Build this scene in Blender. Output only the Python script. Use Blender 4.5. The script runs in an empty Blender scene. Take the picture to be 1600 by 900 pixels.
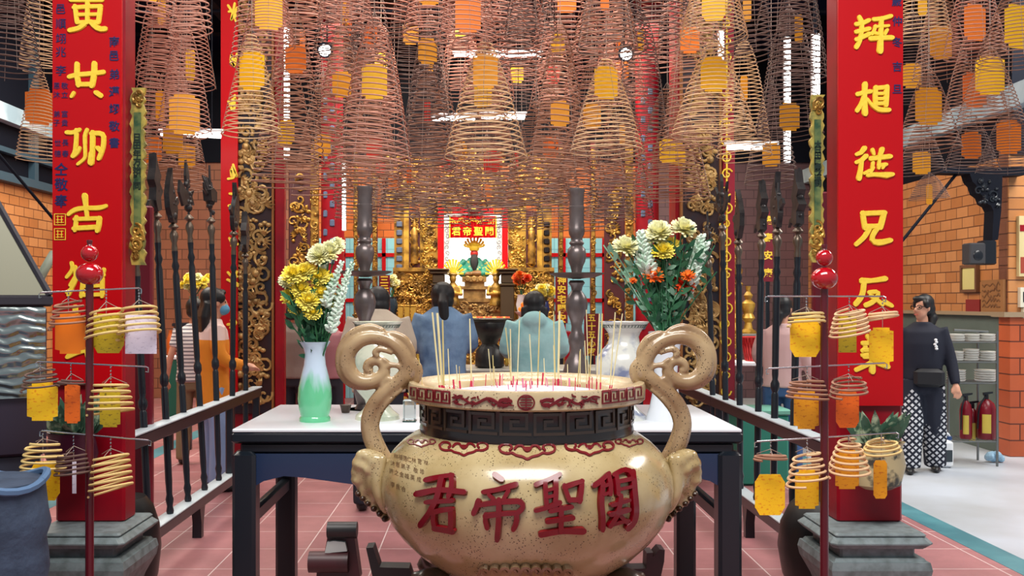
import bpy, bmesh, math, random
from mathutils import Vector, Matrix, Euler
PI = math.pi
SC = bpy.context.scene
COL = SC.collection
random.seed(7)

# ------------------------------------------------------------------ camera
F, VX, VY, H = 1450.0, 750.0, 472.0, 1.55        # focal length in px, vanishing point, eye height
cam_d = bpy.data.cameras.new('camera'); cam = bpy.data.objects.new('camera', cam_d); COL.objects.link(cam)
cam_d.sensor_width = 36.0; cam_d.lens = 36.0*F/1600.0
cam_d.shift_x = (800-VX)/1600.0; cam_d.shift_y = (VY-450)/1600.0
cam.location = (0, 0, H); cam.rotation_euler = (PI/2, 0, 0)
cam_d.clip_start = .05; cam_d.clip_end = 200
SC.camera = cam
SC.view_settings.view_transform = 'Standard'; SC.view_settings.look = 'None'
SC.view_settings.gamma = 1.0; SC.view_settings.use_curve_mapping = False
SC.view_settings.exposure = 0.45
try:
    SC.cycles.use_denoising = True
    SC.cycles.max_bounces = 6; SC.cycles.diffuse_bounces = 3; SC.cycles.glossy_bounces = 3
    SC.cycles.sample_clamp_indirect = 4.0; SC.cycles.caustics_reflective = False; SC.cycles.caustics_refractive = False
except Exception: pass

# ------------------------------------------------------------------ daylight from the open court behind the camera
w = bpy.data.worlds.new('world'); SC.world = w; w.use_nodes = True
bg = w.node_tree.nodes['Background']; bg.inputs[0].default_value = (.80, .90, 1, 1); bg.inputs[1].default_value = .32

def area(name, loc, rot, sx, sy, power, col=(1, 1, 1)):
    d = bpy.data.lights.new(name, 'AREA'); d.shape = 'RECTANGLE'; d.size = sx; d.size_y = sy
    d.energy = power; d.color = col
    o = bpy.data.objects.new(name, d); COL.objects.link(o); o.location = loc; o.rotation_euler = rot
    return o
def point(name, loc, power, col=(1, 1, 1), r=.15):
    d = bpy.data.lights.new(name, 'POINT'); d.energy = power; d.color = col; d.shadow_soft_size = r
    o = bpy.data.objects.new(name, d); COL.objects.link(o); o.location = loc
    return o
area('court_skylight', (0, 1.0, 5.2), (math.radians(20), 0, 0), 3.6, 1.6, 230, (1, .97, .93))
area('hall_lamp', (0, 5.6, 5.3), (0, 0, 0), 4.5, 2.0, 230, (1, .95, .90))
area('hall_lamp', (0, 9.4, 5.3), (0, 0, 0), 4.5, 2.0, 330, (1, .92, .82))
area('altar_lamp', (-.1, 12.2, 5.2), (math.radians(15), 0, 0), 5, 1.2, 300, (1, .85, .62))
area('aisle_lamp', (5.8, 7.0, 4.9), (0, 0, 0), 1.5, 4, 260, (1, .97, .92))
area('aisle_lamp', (-4.0, 9.0, 5.0), (0, 0, 0), 1.2, 4, 190, (1, .92, .82))

# ------------------------------------------------------------------ helpers
def P(px, py, Y):
    """the point at depth Y seen at pixel (px, py)"""
    return Vector(((px-VX)*Y/F, Y, H-(py-VY)*Y/F))
def SX(px, Y): return (px-VX)*Y/F
def SZ(py, Y): return H-(py-VY)*Y/F
def lin(c):
    return tuple((v/12.92 if v <= .04045 else ((v+.055)/1.055)**2.4) for v in c)
def rgb(r, g, b): return lin((r/255, g/255, b/255))

MATS = {}
def mat(name, col, rough=.5, metal=0, emit=0, ecol=None, noise=None, bump=None, coat=0, spec=.5, trans=0, alpha=1):
    if name in MATS: return MATS[name]
    m = bpy.data.materials.new(name); m.use_nodes = True
    nt = m.node_tree; b = nt.nodes['Principled BSDF']
    b.inputs['Base Color'].default_value = (*col, 1); b.inputs['Roughness'].default_value = rough
    b.inputs['Metallic'].default_value = metal; b.inputs['Specular IOR Level'].default_value = spec
    if coat: b.inputs['Coat Weight'].default_value = coat; b.inputs['Coat Roughness'].default_value = .08
    if emit:
        b.inputs['Emission Color'].default_value = (*(ecol or col), 1); b.inputs['Emission Strength'].default_value = emit
    if trans: b.inputs['Transmission Weight'].default_value = trans
    if alpha < 1: b.inputs['Alpha'].default_value = alpha
    if noise:   # (scale, second colour, contrast lo, hi)
        tc = nt.nodes.new('ShaderNodeTexCoord'); n = nt.nodes.new('ShaderNodeTexNoise'); r = nt.nodes.new('ShaderNodeValToRGB')
        n.inputs['Scale'].default_value = noise[0]; n.inputs['Detail'].default_value = 4
        r.color_ramp.elements[0].position = noise[2]; r.color_ramp.elements[1].position = noise[3]
        r.color_ramp.elements[0].color = (*col, 1); r.color_ramp.elements[1].color = (*noise[1], 1)
        nt.links.new(tc.outputs['Object'], n.inputs['Vector']); nt.links.new(n.outputs['Fac'], r.inputs['Fac'])
        nt.links.new(r.outputs['Color'], b.inputs['Base Color'])
    if bump:    # (scale, strength)
        tc = nt.nodes.new('ShaderNodeTexCoord'); n = nt.nodes.new('ShaderNodeTexNoise'); bp = nt.nodes.new('ShaderNodeBump')
        n.inputs['Scale'].default_value = bump[0]; n.inputs['Detail'].default_value = 5
        bp.inputs['Strength'].default_value = bump[1]; bp.inputs['Distance'].default_value = .01
        nt.links.new(tc.outputs['Object'], n.inputs['Vector']); nt.links.new(n.outputs['Fac'], bp.inputs['Height'])
        nt.links.new(bp.outputs['Normal'], b.inputs['Normal'])
    MATS[name] = m
    return m

class MB:
    """collects shapes in world coordinates and links them as ONE mesh object"""
    def __init__(s): s.v = []; s.f = []
    def add(s, vs, fs):
        o = len(s.v); s.v += [tuple(p) for p in vs]; s.f += [tuple(i+o for i in f) for f in fs]; return s
    def box(s, c, d, rot=None):
        x, y, z = d[0]/2, d[1]/2, d[2]/2
        vs = [Vector(p) for p in ((-x,-y,-z),(x,-y,-z),(x,y,-z),(-x,y,-z),(-x,-y,z),(x,-y,z),(x,y,z),(-x,y,z))]
        if rot is not None:
            R = Euler(rot).to_matrix(); vs = [R @ p for p in vs]
        c = Vector(c)
        return s.add([p+c for p in vs], [(3,2,1,0),(4,5,6,7),(0,1,5,4),(1,2,6,5),(2,3,7,6),(3,0,4,7)])
    def bb(s, x0, x1, y0, y1, z0, z1):
        return s.box(((x0+x1)/2, (y0+y1)/2, (z0+z1)/2), (abs(x1-x0), abs(y1-y0), abs(z1-z0)))
    def cbox(s, c, d, b):
        """box with chamfered vertical edges and chamfered top and bottom"""
        x, y, z = d[0]/2, d[1]/2, d[2]/2; cx, cy, cz = c
        def ring(k, zz):
            X, Y = x-k, y-k
            return [(cx-X+b, cy-Y, zz), (cx+X-b, cy-Y, zz), (cx+X, cy-Y+b, zz), (cx+X, cy+Y-b, zz), (cx+X-b, cy+Y, zz), (cx-X+b, cy+Y, zz), (cx-X, cy+Y-b, zz), (cx-X, cy-Y+b, zz)]
        vs = ring(b, cz-z)+ring(0, cz-z+b)+ring(0, cz+z-b)+ring(b, cz+z)
        fs = [tuple(range(7, -1, -1)), tuple(range(24, 32))]
        for k in range(3):
            for i in range(8): j = (i+1) % 8; fs.append((k*8+i, k*8+j, k*8+8+j, k*8+8+i))
        return s.add(vs, fs)
    def lathe(s, prof, c=(0, 0, 0), n=32, sx=1, sy=1, M=None):
        """profile [(r, z)] turned about the vertical axis at c"""
        vs = []; fs = []; c = Vector(c)
        for r, z in prof:
            for i in range(n):
                a = 2*PI*i/n; p = Vector((max(r, 1e-4)*math.cos(a)*sx, max(r, 1e-4)*math.sin(a)*sy, z))
                vs.append((M @ p if M is not None else p)+c)
        for k in range(len(prof)-1):
            for i in range(n):
                j = (i+1) % n; fs.append((k*n+i, k*n+j, k*n+n+j, k*n+n+i))
        fs.append(tuple(range(n-1, -1, -1))); L = (len(prof)-1)*n; fs.append(tuple(range(L, L+n)))
        return s.add(vs, fs)
    def tube(s, pts, r, n=8, closed=False, flat=1.0):
        pts = [Vector(p) for p in pts]; N = len(pts)
        rs = r if isinstance(r, (list, tuple)) else [r]*N
        vs = []; fs = []; up = None
        for k in range(N):
            a = pts[(k-1) % N] if (k > 0 or closed) else pts[k]; b = pts[(k+1) % N] if (k < N-1 or closed) else pts[k]
            t = (b-a); t = t.normalized() if t.length > 1e-9 else Vector((0, 0, 1))
            if up is None: up = Vector((0, 0, 1)) if abs(t.z) < .9 else Vector((0, 1, 0))
            u = (up - t*up.dot(t))
            if u.length < 1e-6: u = t.orthogonal()
            u.normalize(); w_ = t.cross(u); up = u
            for i in range(n):
                q = 2*PI*i/n; vs.append(pts[k]+(u*math.cos(q)*flat+w_*math.sin(q))*rs[k])
        for k in range(N if closed else N-1):
            k2 = (k+1) % N
            for i in range(n):
                j = (i+1) % n; fs.append((k*n+i, k*n+j, k2*n+j, k2*n+i))
        if not closed: fs.append(tuple(range(n-1, -1, -1))); fs.append(tuple(range((N-1)*n, N*n)))
        return s.add(vs, fs)
    def sphere(s, c, r, n=12, m=8, rot=None):
        r = r if isinstance(r, (tuple, list)) else (r, r, r); c = Vector(c)
        R = Euler(rot).to_matrix() if rot else None
        vs = []; fs = []
        for k in range(m+1):
            t = PI*k/m
            for i in range(n):
                a = 2*PI*i/n; st = max(math.sin(t), 1e-3)
                p = Vector((r[0]*st*math.cos(a), r[1]*st*math.sin(a), -r[2]*math.cos(t)))
                vs.append((R @ p if R else p)+c)
        for k in range(m):
            for i in range(n):
                j = (i+1) % n; fs.append((k*n+i, k*n+j, k*n+n+j, k*n+n+i))
        fs.append(tuple(range(n-1, -1, -1))); fs.append(tuple(range(m*n, m*n+n)))
        return s.add(vs, fs)
    def prism(s, poly, a, b, fn):
        """outline poly [(u, v)] extruded from depth a to b; fn(u, v, d) -> point"""
        n = len(poly)
        vs = [fn(u, v, a) for u, v in poly]+[fn(u, v, b) for u, v in poly]
        fs = [tuple(range(n-1, -1, -1)), tuple(range(n, 2*n))]+[(i, (i+1) % n, n+(i+1) % n, n+i) for i in range(n)]
        return s.add(vs, fs)
    def loft(s, rings, n=20):
        """rings [(cx, cy, z, rx, ry)] joined into one closed body"""
        vs = []; fs = []
        for cx, cy, z, rx, ry in rings:
            for i in range(n):
                a = 2*PI*i/n; vs.append((cx+rx*math.cos(a), cy+ry*math.sin(a), z))
        for k in range(len(rings)-1):
            for i in range(n):
                j = (i+1) % n; fs.append((k*n+i, k*n+j, k*n+n+j, k*n+n+i))
        fs.append(tuple(range(n-1, -1, -1))); L = (len(rings)-1)*n; fs.append(tuple(range(L, L+n)))
        return s.add(vs, fs)
    def stroke(s, pts, w, fn, h=.004, step=None):
        """a brush stroke: ribbon of half-width w along 2-D pts, raised by h on the surface fn(u, v, height)"""
        P2 = [Vector((p[0], p[1])) for p in pts]
        ws = list(w) if isinstance(w, (list, tuple)) else [w]*len(P2)
        wm = max(ws); step = step or wm*1.1
        Q = []; W = []
        for k in range(len(P2)-1):
            L = (P2[k+1]-P2[k]).length; m = max(1, int(L/step))
            for i in range(m):
                t = i/m; Q.append(P2[k].lerp(P2[k+1], t)); W.append(ws[k]*(1-t)+ws[k+1]*t)
        Q.append(P2[-1]); W.append(ws[-1])
        if len(Q) > 3:
            for _ in range(2):
                Q = [Q[0]]+[(Q[i-1]+Q[i]*2+Q[i+1])/4 for i in range(1, len(Q)-1)]+[Q[-1]]
        d0 = (Q[0]-Q[1]).normalized() if len(Q) > 1 else Vector((1, 0)); d1 = (Q[-1]-Q[-2]).normalized()
        Q = [Q[0]+d0*W[0]*.85, Q[0]+d0*W[0]*.5]+Q+[Q[-1]+d1*W[-1]*.5, Q[-1]+d1*W[-1]*.85]
        W = [W[0]*.4, W[0]*.8]+W+[W[-1]*.8, W[-1]*.4]
        vs = []; fs = []
        s.nst = getattr(s, 'nst', 0)+1; h = h+.00022*(s.nst % 14)
        for k, q in enumerate(Q):
            a = Q[max(k-1, 0)]; b = Q[min(k+1, len(Q)-1)]; t = (b-a)
            t = t.normalized() if t.length > 1e-9 else Vector((1, 0)); nn = Vector((-t.y, t.x))
            for o, hh in ((-1, 0), (-.75, h), (.75, h), (1, 0)):
                p = q+nn*(o*W[k]); vs.append(fn(p.x, p.y, hh))
        for k in range(len(Q)-1):
            for i in range(3): fs.append((k*4+i, k*4+i+1, k*4+5+i, k*4+4+i))
        fs.append((0, 1, 2, 3)); L = (len(Q)-1)*4; fs.append((L+3, L+2, L+1, L))
        return s.add(vs, fs)
    def text(s, txt, size, fn, h=0, bold=0):
        """glyph outlines placed by fn(u, v, height); u, v run from the centre of the text"""
        vs, fs = glyphs(txt, bold)
        return s.add([fn(x*size, y*size, h) for x, y in vs], fs)
    def mesh(s, name, smooth=True):
        me = bpy.data.meshes.new(name); me.from_pydata([tuple(p) for p in s.v], [], s.f)
        bm = bmesh.new(); bm.from_mesh(me); bmesh.ops.recalc_face_normals(bm, faces=bm.faces)
        bm.to_mesh(me); bm.free()
        if smooth:
            for p in me.polygons: p.use_smooth = True
            try: me.set_sharp_from_angle(angle=math.radians(38))
            except Exception: pass
        return me
    def build(s, name, m, parent=None, smooth=True, fused=0, iters=6):
        """fused > 0 melts the collected shapes into one continuous skin of that voxel size"""
        if parent is not None:
            M = base_of(parent); s.v = [tuple(M @ Vector(p)) for p in s.v]
        me = s.mesh(name, smooth)
        o = bpy.data.objects.new(name, me); COL.objects.link(o)
        if fused:
            r = o.modifiers.new('r', 'REMESH'); r.mode = 'VOXEL'; r.voxel_size = fused; r.use_smooth_shade = True
            if iters:
                sm = o.modifiers.new('s', 'SMOOTH'); sm.iterations = iters; sm.factor = .5
            dg = bpy.context.evaluated_depsgraph_get(); nm = bpy.data.meshes.new_from_object(o.evaluated_get(dg))
            o.modifiers.clear(); o.data = nm; nm.name = name
            for p in nm.polygons: p.use_smooth = True
        o.data.materials.clear(); o.data.materials.append(m)
        if parent is not None: o.parent = parent
        return o
def base_of(o):
    M = Matrix.LocRotScale(o.location, o.rotation_euler, o.scale)
    if o.parent is not None: M = M_parent(o.parent) @ M
    return M.inverted()
def M_parent(o):
    M = Matrix.LocRotScale(o.location, o.rotation_euler, o.scale)
    return M_parent(o.parent) @ M if o.parent is not None else M

_G = {}
def glyphs(txt, bold=0):
    k = (txt, bold)
    if k in _G: return _G[k]
    cu = bpy.data.curves.new('t', 'FONT'); cu.body = txt; cu.align_x = 'CENTER'; cu.align_y = 'CENTER'; cu.size = 1; cu.offset = bold; cu.resolution_u = 3
    o = bpy.data.objects.new('t', cu); COL.objects.link(o)
    dg = bpy.context.evaluated_depsgraph_get(); me = bpy.data.meshes.new_from_object(o.evaluated_get(dg))
    vs = [(v.co.x, v.co.y) for v in me.vertices]; fs = [tuple(p.vertices) for p in me.polygons]
    if vs and len(txt) == 1:
        cx = (min(v[0] for v in vs)+max(v[0] for v in vs))/2; cy = (min(v[1] for v in vs)+max(v[1] for v in vs))/2
        vs = [(a-cx, b-cy) for a, b in vs]
    bpy.data.objects.remove(o); bpy.data.curves.remove(cu); bpy.data.meshes.remove(me)
    _G[k] = (vs, fs); return _G[k]

def thing(name, label, cat, loc=(0, 0, 0), rz=0, group=None):
    o = bpy.data.objects.new(name, None); COL.objects.link(o); o.empty_display_size = .05
    o.location = loc; o.rotation_euler = (0, 0, rz); tag(o, label, cat, group); return o
def tag(o, label=None, cat=None, group=None, kind=None):
    if label: o['label'] = label
    if cat: o['category'] = cat
    if group: o['group'] = group
    if kind: o['kind'] = kind
    return o
def struct(o): o['kind'] = 'structure'; return o
def copy_tree(o, parent=None):
    c = o.copy(); COL.objects.link(c)
    if parent is not None: c.parent = parent; c.matrix_parent_inverse = Matrix()
    for ch in list(KIDS(o)): copy_tree(ch, c)
    return c
def KIDS(o): return list(o.children)
def plane_at(Y):
    """pixels of the photograph read on the vertical plane at depth Y, raised towards the eye"""
    return lambda u, v, h: Vector((SX(u, Y), Y-h, SZ(v, Y)))
ORD = 'first second third fourth fifth sixth seventh eighth ninth tenth eleventh twelfth thirteenth fourteenth fifteenth sixteenth seventeenth eighteenth nineteenth twentieth twenty-first twenty-second twenty-third twenty-fourth twenty-fifth twenty-sixth twenty-seventh twenty-eighth twenty-ninth thirtieth thirty-first thirty-second'.split()
# ------------------------------------------------------------------ materials of the shell
def brickmat(name, c1, c2, mortar, bw, rh, axes, ms=.006, off=.5, rough=.45, shift=(0, 0), mottle=0, bump=.35, spec=.5):
    m = bpy.data.materials.new(name); m.use_nodes = True; nt = m.node_tree; b = nt.nodes['Principled BSDF']
    tc = nt.nodes.new('ShaderNodeTexCoord'); sp = nt.nodes.new('ShaderNodeSeparateXYZ'); cb = nt.nodes.new('ShaderNodeCombineXYZ')
    br = nt.nodes.new('ShaderNodeTexBrick'); mp = nt.nodes.new('ShaderNodeMapping')
    nt.links.new(tc.outputs['Object'], sp.inputs[0])
    nt.links.new(sp.outputs[axes[0]], cb.inputs[0]); nt.links.new(sp.outputs[axes[1]], cb.inputs[1])
    mp.inputs['Location'].default_value = (shift[0], shift[1], 0)
    nt.links.new(cb.outputs[0], mp.inputs[0]); nt.links.new(mp.outputs[0], br.inputs['Vector'])
    br.offset = off; br.inputs['Scale'].default_value = 1; br.inputs['Brick Width'].default_value = bw; br.inputs['Row Height'].default_value = rh
    br.inputs['Mortar Size'].default_value = ms; br.inputs['Mortar Smooth'].default_value = .1; br.inputs['Bias'].default_value = 0
    br.inputs['Color1'].default_value = (*c1, 1); br.inputs['Color2'].default_value = (*c2, 1); br.inputs['Mortar'].default_value = (*mortar, 1)
    out = br.outputs['Color']
    if mottle:
        n = nt.nodes.new('ShaderNodeTexNoise'); n.inputs['Scale'].default_value = 2.2; n.inputs['Detail'].default_value = 8
        n.inputs['Roughness'].default_value = .65
        nt.links.new(tc.outputs['Object'], n.inputs['Vector'])
        mr = nt.nodes.new('ShaderNodeMapRange'); mr.inputs[1].default_value = .3; mr.inputs[2].default_value = .75
        mr.inputs[3].default_value = 1-mottle; mr.inputs[4].default_value = 1+mottle
        nt.links.new(n.outputs['Fac'], mr.inputs[0])
        mx = nt.nodes.new('ShaderNodeVectorMath'); mx.operation = 'SCALE'
        nt.links.new(out, mx.inputs[0]); nt.links.new(mr.outputs[0], mx.inputs['Scale']); out = mx.outputs[0]
    nt.links.new(out, b.inputs['Base Color'])
    b.inputs['Roughness'].default_value = rough; b.inputs['Specular IOR Level'].default_value = spec
    bp = nt.nodes.new('ShaderNodeBump'); bp.inputs['Strength'].default_value = bump; bp.inputs['Distance'].default_value = .004; bp.invert = True
    nt.links.new(br.outputs['Fac'], bp.inputs['Height']); nt.links.new(bp.outputs[0], b.inputs['Normal'])
    return m
TERRA = brickmat('terracotta_tiles', rgb(172, 118, 120), rgb(158, 104, 108), rgb(216, 196, 194), .455, .44, ('X', 'Y'), .004, 0, .42, (.63, .33), .22, .2)
ORANGE_X = brickmat('orange_wall_tiles', rgb(198, 138, 86), rgb(176, 114, 64), rgb(100, 60, 38), .24, .118, ('Y', 'Z'), .006, .5, .32, mottle=.12)
ORANGE_Y = brickmat('orange_wall_tiles_back', rgb(214, 120, 58), rgb(192, 100, 44), rgb(110, 60, 34), .24, .118, ('X', 'Z'), .006, .5, .32, mottle=.12)
BROWN_Y = brickmat('brown_wall_tiles', rgb(150, 98, 74), rgb(132, 84, 64), rgb(80, 48, 36), .26, .16, ('X', 'Z'), .006, .5, .4, mottle=.12)
PURPLE_Y = brickmat('mauve_wall_tiles', rgb(112, 84, 88), rgb(100, 74, 80), rgb(74, 52, 58), .26, .14, ('X', 'Z'), .006, .5, .4, mottle=.12)
RED_BRICK = brickmat('red_pier_bricks', rgb(190, 92, 52), rgb(172, 78, 42), rgb(96, 44, 28), .36, .165, ('X', 'Z'), .007, .5, .4, mottle=.1)
BLUE_Y = brickmat('pale_blue_tiles', rgb(150, 215, 232), rgb(140, 206, 226), rgb(112, 176, 200), .30, .30, ('X', 'Z'), .006, 0, .25, mottle=.03)
CONC = mat('pale_concrete', rgb(190, 198, 210), .38, noise=(1.1, rgb(164, 168, 172), .35, .7), spec=.5)
TEAL = mat('teal_strip', rgb(62, 118, 130), .4, noise=(3, rgb(90, 150, 160), .4, .75))
GREYWALL = mat('grey_green_dado', rgb(92, 104, 98), .6, noise=(2, rgb(76, 88, 82), .35, .7))
NAVY = mat('navy_ceiling', rgb(10, 18, 44), .8, spec=.1)
NAVYB = mat('dark_beam', rgb(12, 16, 28), .7, spec=.15)
STEEL = mat('blue_grey_steel', rgb(54, 78, 92), .5)
BAND = mat('pale_blue_band', rgb(186, 206, 216), .5, noise=(2, rgb(150, 176, 190), .4, .6))
RED = mat('red_lacquer', rgb(186, 0, 12), .4, spec=.3)
RED2 = mat('deep_red_lacquer', rgb(146, 6, 26), .4, spec=.35, noise=(6, rgb(126, 6, 26), .4, .7))
MAROON = mat('maroon_paint', rgb(112, 14, 34), .4)
GOLDL = mat('gold_leaf_lettering', rgb(250, 214, 70), .35, noise=(60, rgb(244, 206, 60), .4, .6))
GOLD = mat('gilded_carving', rgb(190, 146, 66), .38, .55, noise=(9, rgb(92, 66, 30), .42, .66))
GOLDD = mat('old_gilding', rgb(186, 150, 92), .4, .35, noise=(10, rgb(104, 76, 42), .42, .72))
BLACK = mat('black_lacquer', rgb(18, 22, 30), .3)
BLACKP = mat('black_paint', rgb(24, 30, 38), .28)
INKB = mat('blue_black_ink', rgb(24, 26, 84), .5)
STONE = mat('grey_stone', rgb(124, 136, 138), .55, noise=(20, rgb(96, 106, 106), .4, .7), bump=(40, .2))
WHITE = mat('white_paint', rgb(236, 238, 240), .5)
PEWTER = mat('pewter', rgb(116, 104, 102), .3, .5, noise=(9, rgb(86, 76, 76), .4, .7))
TUBE = mat('lit_tube', (1, 1, 1), .5, emit=9, ecol=(1, .98, .92))
CHROME = mat('chrome', rgb(190, 192, 196), .2, 1)

# ------------------------------------------------------------------ room
struct(MB().bb(-8, 3.08, -.6, 15.2, -.08, 0).build('floor', TERRA))
struct(MB().bb(3.08, 3.27, -.6, 15.2, -.08, .002).build('trim_1', TEAL))
struct(MB().bb(-3.42, -3.23, -.6, 15.2, -.08, .002).build('trim_2', TEAL))
struct(MB().bb(3.27, 9, -.6, 15.2, -.08, .001).build('floor_aisle', CONC))
struct(MB().bb(-8.2, 9, 2.6, 15.3, 5.6, 5.75).build('ceiling', NAVY))
b = MB()
for y in (3.2, 5.2, 7.2, 9.2, 11.2, 13.2): b.bb(-8, 9, y-.09, y+.09, 5.36, 5.6)
struct(b.build('trim_3', NAVYB))
b = MB()
for x in (-3.3, -1.1, 1.1, 3.3): b.bb(x-.07, x+.07, 2.6, 15, 5.2, 5.36)
struct(b.build('trim_4', NAVYB))
# side walls
struct(MB().bb(-5.8, -5.6, 6, 15.2, 0, 3.0).build('wall_left', ORANGE_X))
struct(MB().bb(-5.8, -5.62, 6, 15.2, 3.0, 5.6).build('wall_left_upper', NAVYB))
struct(MB().bb(-5.62, -5.5, 6, 15.2, 3.66, 3.86).build('trim_5', BAND))
b = MB()
for y in (6.6, 7.6, 8.6, 9.6, 10.6, 11.6): b.bb(-5.62, -5.54, y-.05, y+.05, 3.0, 5.6)
b.bb(-5.62, -5.5, 6, 15.2, 2.96, 3.06).bb(-5.62, -5.53, 6, 15.2, 3.3, 3.36)
struct(b.build('window_1', STEEL))
YR = 9.28
struct(MB().bb(5.3, 5.5, YR+.02, 15.2, 1.43, 3.02).build('wall_right', ORANGE_X))
struct(MB().bb(5.32, 5.5, YR+.02, 15.2, 0, 1.43).build('wall_right_lower', GREYWALL))
struct(MB().bb(5.26, 5.34, YR+.0, 15.2, 1.41, 1.45).build('trim_6', mat('tan_ledge', rgb(150, 130, 104), .5)))
struct(MB().bb(5.32, 5.5, YR, 15.2, 3.02, 5.6).build('wall_right_upper', NAVYB))
struct(MB().bb(5.2, 5.34, YR-1.2, 15.2, 3.46, 3.68).build('trim_7', BAND))
struct(MB().bb(5.3, 8.6, YR, YR+.2, 0, 1.40).build('wall_front_pier', RED_BRICK))
struct(MB().bb(5.22, 8.6, YR-.04, YR+.2, 1.40, 1.45).build('trim_8', mat('tan_ledge', (0, 0, 0))))
struct(MB().bb(5.3, 8.6, YR+.04, YR+.2, 1.45, 3.4).build('wall_front_upper', BROWN_Y))
struct(MB().bb(5.3, 8.6, YR+.04, YR+.2, 3.4, 5.6).build('wall_front_head', NAVYB))
# back wall: blue tiled dado and glowing orange tile between the inner pillars, plainer tile outside
YB = 15.0
struct(MB().bb(-2.7, 2.7, YB, YB+.2, 2.58, 4.0).build('wall_back', ORANGE_Y))
struct(MB().bb(-2.7, 2.7, YB-.02, YB+.2, 0, 2.58).build('wall_back_lower', BLUE_Y))
struct(MB().bb(-5.6, -2.7, YB-.02, YB+.2, 0, 3.8).build('wall_back_left', BROWN_Y))
struct(MB().bb(2.7, 5.5, YB-.02, YB+.2, 0, 3.8).build('wall_back_right', PURPLE_Y))
struct(MB().bb(-5.6, 5.5, YB-.06, YB+.2, 3.8, 5.6).build('wall_back_upper', NAVYB))
b = MB()
for z in (2.28, 1.55): b.bb(-2.7, 2.7, YB-.05, YB-.02, z, z+.06)
for x in (-2.2, -1.55, 1.35, 2.0): b.bb(x-.03, x+.03, YB-.05, YB-.02, 0, 2.58)
struct(b.build('trim_9', RED))
# ------------------------------------------------------------------ ornament builders
def scroll(b, c, r, turns, a0, tr, ax, hand=1, n=26):
    """a spiral tendril lying in the plane (ax[0], ax[1]) raised along ax[2]"""
    u, v, nn = ax; pts = []; rs = []
    for i in range(n):
        t = i/(n-1); a = a0+hand*t*turns*2*PI; q = r*(1-t)**.8+r*.08
        pts.append(Vector(c)+u*(q*math.cos(a))+v*(q*math.sin(a))+nn*(tr*(.4+.9*t))); rs.append(tr*(1.0-.35*t))
    b.tube(pts, rs, 5)
AXF = (Vector((1, 0, 0)), Vector((0, 0, 1)), Vector((0, -1, 0)))
def carving(x0, x1, z0, z1, Y, n, seed, ax=AXF, size=.09, b=None):
    """tangle of scrolls, leaves and bosses in relief filling a panel; sizes in metres"""
    rn = random.Random(seed); b = b or MB(); u, v, nn = ax
    for k in range(n):
        c = u*rn.uniform(x0+size*.6, x1-size*.6)+v*rn.uniform(z0+size*.6, z1-size*.6)
        c = c - nn*Y if ax is AXF else c+nn*Y
        q = rn.random(); r = size*rn.uniform(.5, 1.1)
        if q < .45: scroll(b, c, r*.9, rn.uniform(.9, 1.4), rn.uniform(0, 6.3), size*.20, ax, rn.choice((-1, 1)), 14)
        elif q < .72:   # leaf fan
            a0 = rn.uniform(0, 6.3)
            for i in range(4):
                a = a0+(i-1.5)*.45; e = c+(u*math.cos(a)+v*math.sin(a))*r*1.1
                b.tube([c+nn*size*.1, (c+e)/2+nn*size*.32, e+nn*size*.08], [size*.06, size*.16, size*.02], 5)
        elif q < .88:   # cloud of three lobes
            for i in range(3): b.sphere(c+u*(r*.5*(i-1))+v*(r*.25*(i == 1))+nn*size*.06, (r*.42, r*.3, r*.34) if ax is AXF else r*.36, 8, 5)
        else: b.sphere(c+nn*size*.12, r*.42, 7, 5)
    return b
def tile_fn(x, y, z):
    return lambda u, v, h: Vector((x+u, y-h, z+v))

# ------------------------------------------------------------------ front pillars with couplet boards
def L4(pts, ox, oy, s=4.0): return [(ox+p[0]/s, oy+p[1]/s) for p in pts]
def column_text(t, chars, px, ys, Y, size_px, bold=.01):
    for c, y in zip(chars, ys):
        b = MB(); b.text(c, size_px*Y/F, lambda u, v, h: Vector((SX(px, Y)+u, Y-h, SZ(y, Y)+v)), 0, bold); b.build('ink_character', INKB, t)

def pillar(x0, x1, label, side):
    Y0, Y1 = 4.412, 4.56
    cx = (x0+x1)/2
    t = thing('pillar', label, 'pillar', (cx, (Y0+Y1)/2, 0), 0, 'pillars at the front of the hall')
    MB().cbox((cx, (Y0+Y1)/2, 3.04), (x1-x0, Y1-Y0, 5.08), .012).build('shaft', RED2, t)
    b = MB(); cx = -1.83 if side < 0 else 1.81; cy = 4.40
    b.cbox((cx, cy, .462), (.46, .48, .05), .022).cbox((cx, cy, .495), (.41, .43, .02), .008)
    b.cbox((cx, cy, .41), (.34, .36, .07), .01)
    for z0_, z1_, w0, w1 in ((.375, .39, .42, .40), (.34, .375, .455, .44), (.30, .34, .44, .455), (.22, .30, .36, .44), (.12, .22, .30, .36)):
        vs = [(cx+sx_*w_/2, cy+sy_*w_/2, z) for z, w_ in ((z0_, w0), (z1_, w1)) for sx_, sy_ in ((-1, -1), (1, -1), (1, 1), (-1, 1))]
        b.add(vs, [(3, 2, 1, 0), (4, 5, 6, 7)]+[(i, (i+1) % 4, 4+(i+1) % 4, 4+i) for i in range(4)])
    b.cbox((cx, cy, .06), (.50, .52, .12), .02)
    # rounded drum behind the moulded blocks
    b.build('pedestal', STONE, t, smooth=False)
    rf = .62 if side < 0 else .95; MB().lathe([(.20*rf, 0), (.26*rf, .03), (.30*rf, .12), (.325*rf, .26), (.31*rf, .38), (.26*rf, .48), (.20*rf, .53)], (1.88*side, 4.86, 0), 32).build('drum_base', mat('black_stone', rgb(9, 10, 12), .4), t)
    return t
pillar(-2.02, -1.69, 'square red pillar on a moulded grey stone pedestal, left of the urn', -1)
pillar(1.70, 2.01, 'square red pillar on a moulded grey stone pedestal, right of the urn', 1)

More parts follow.
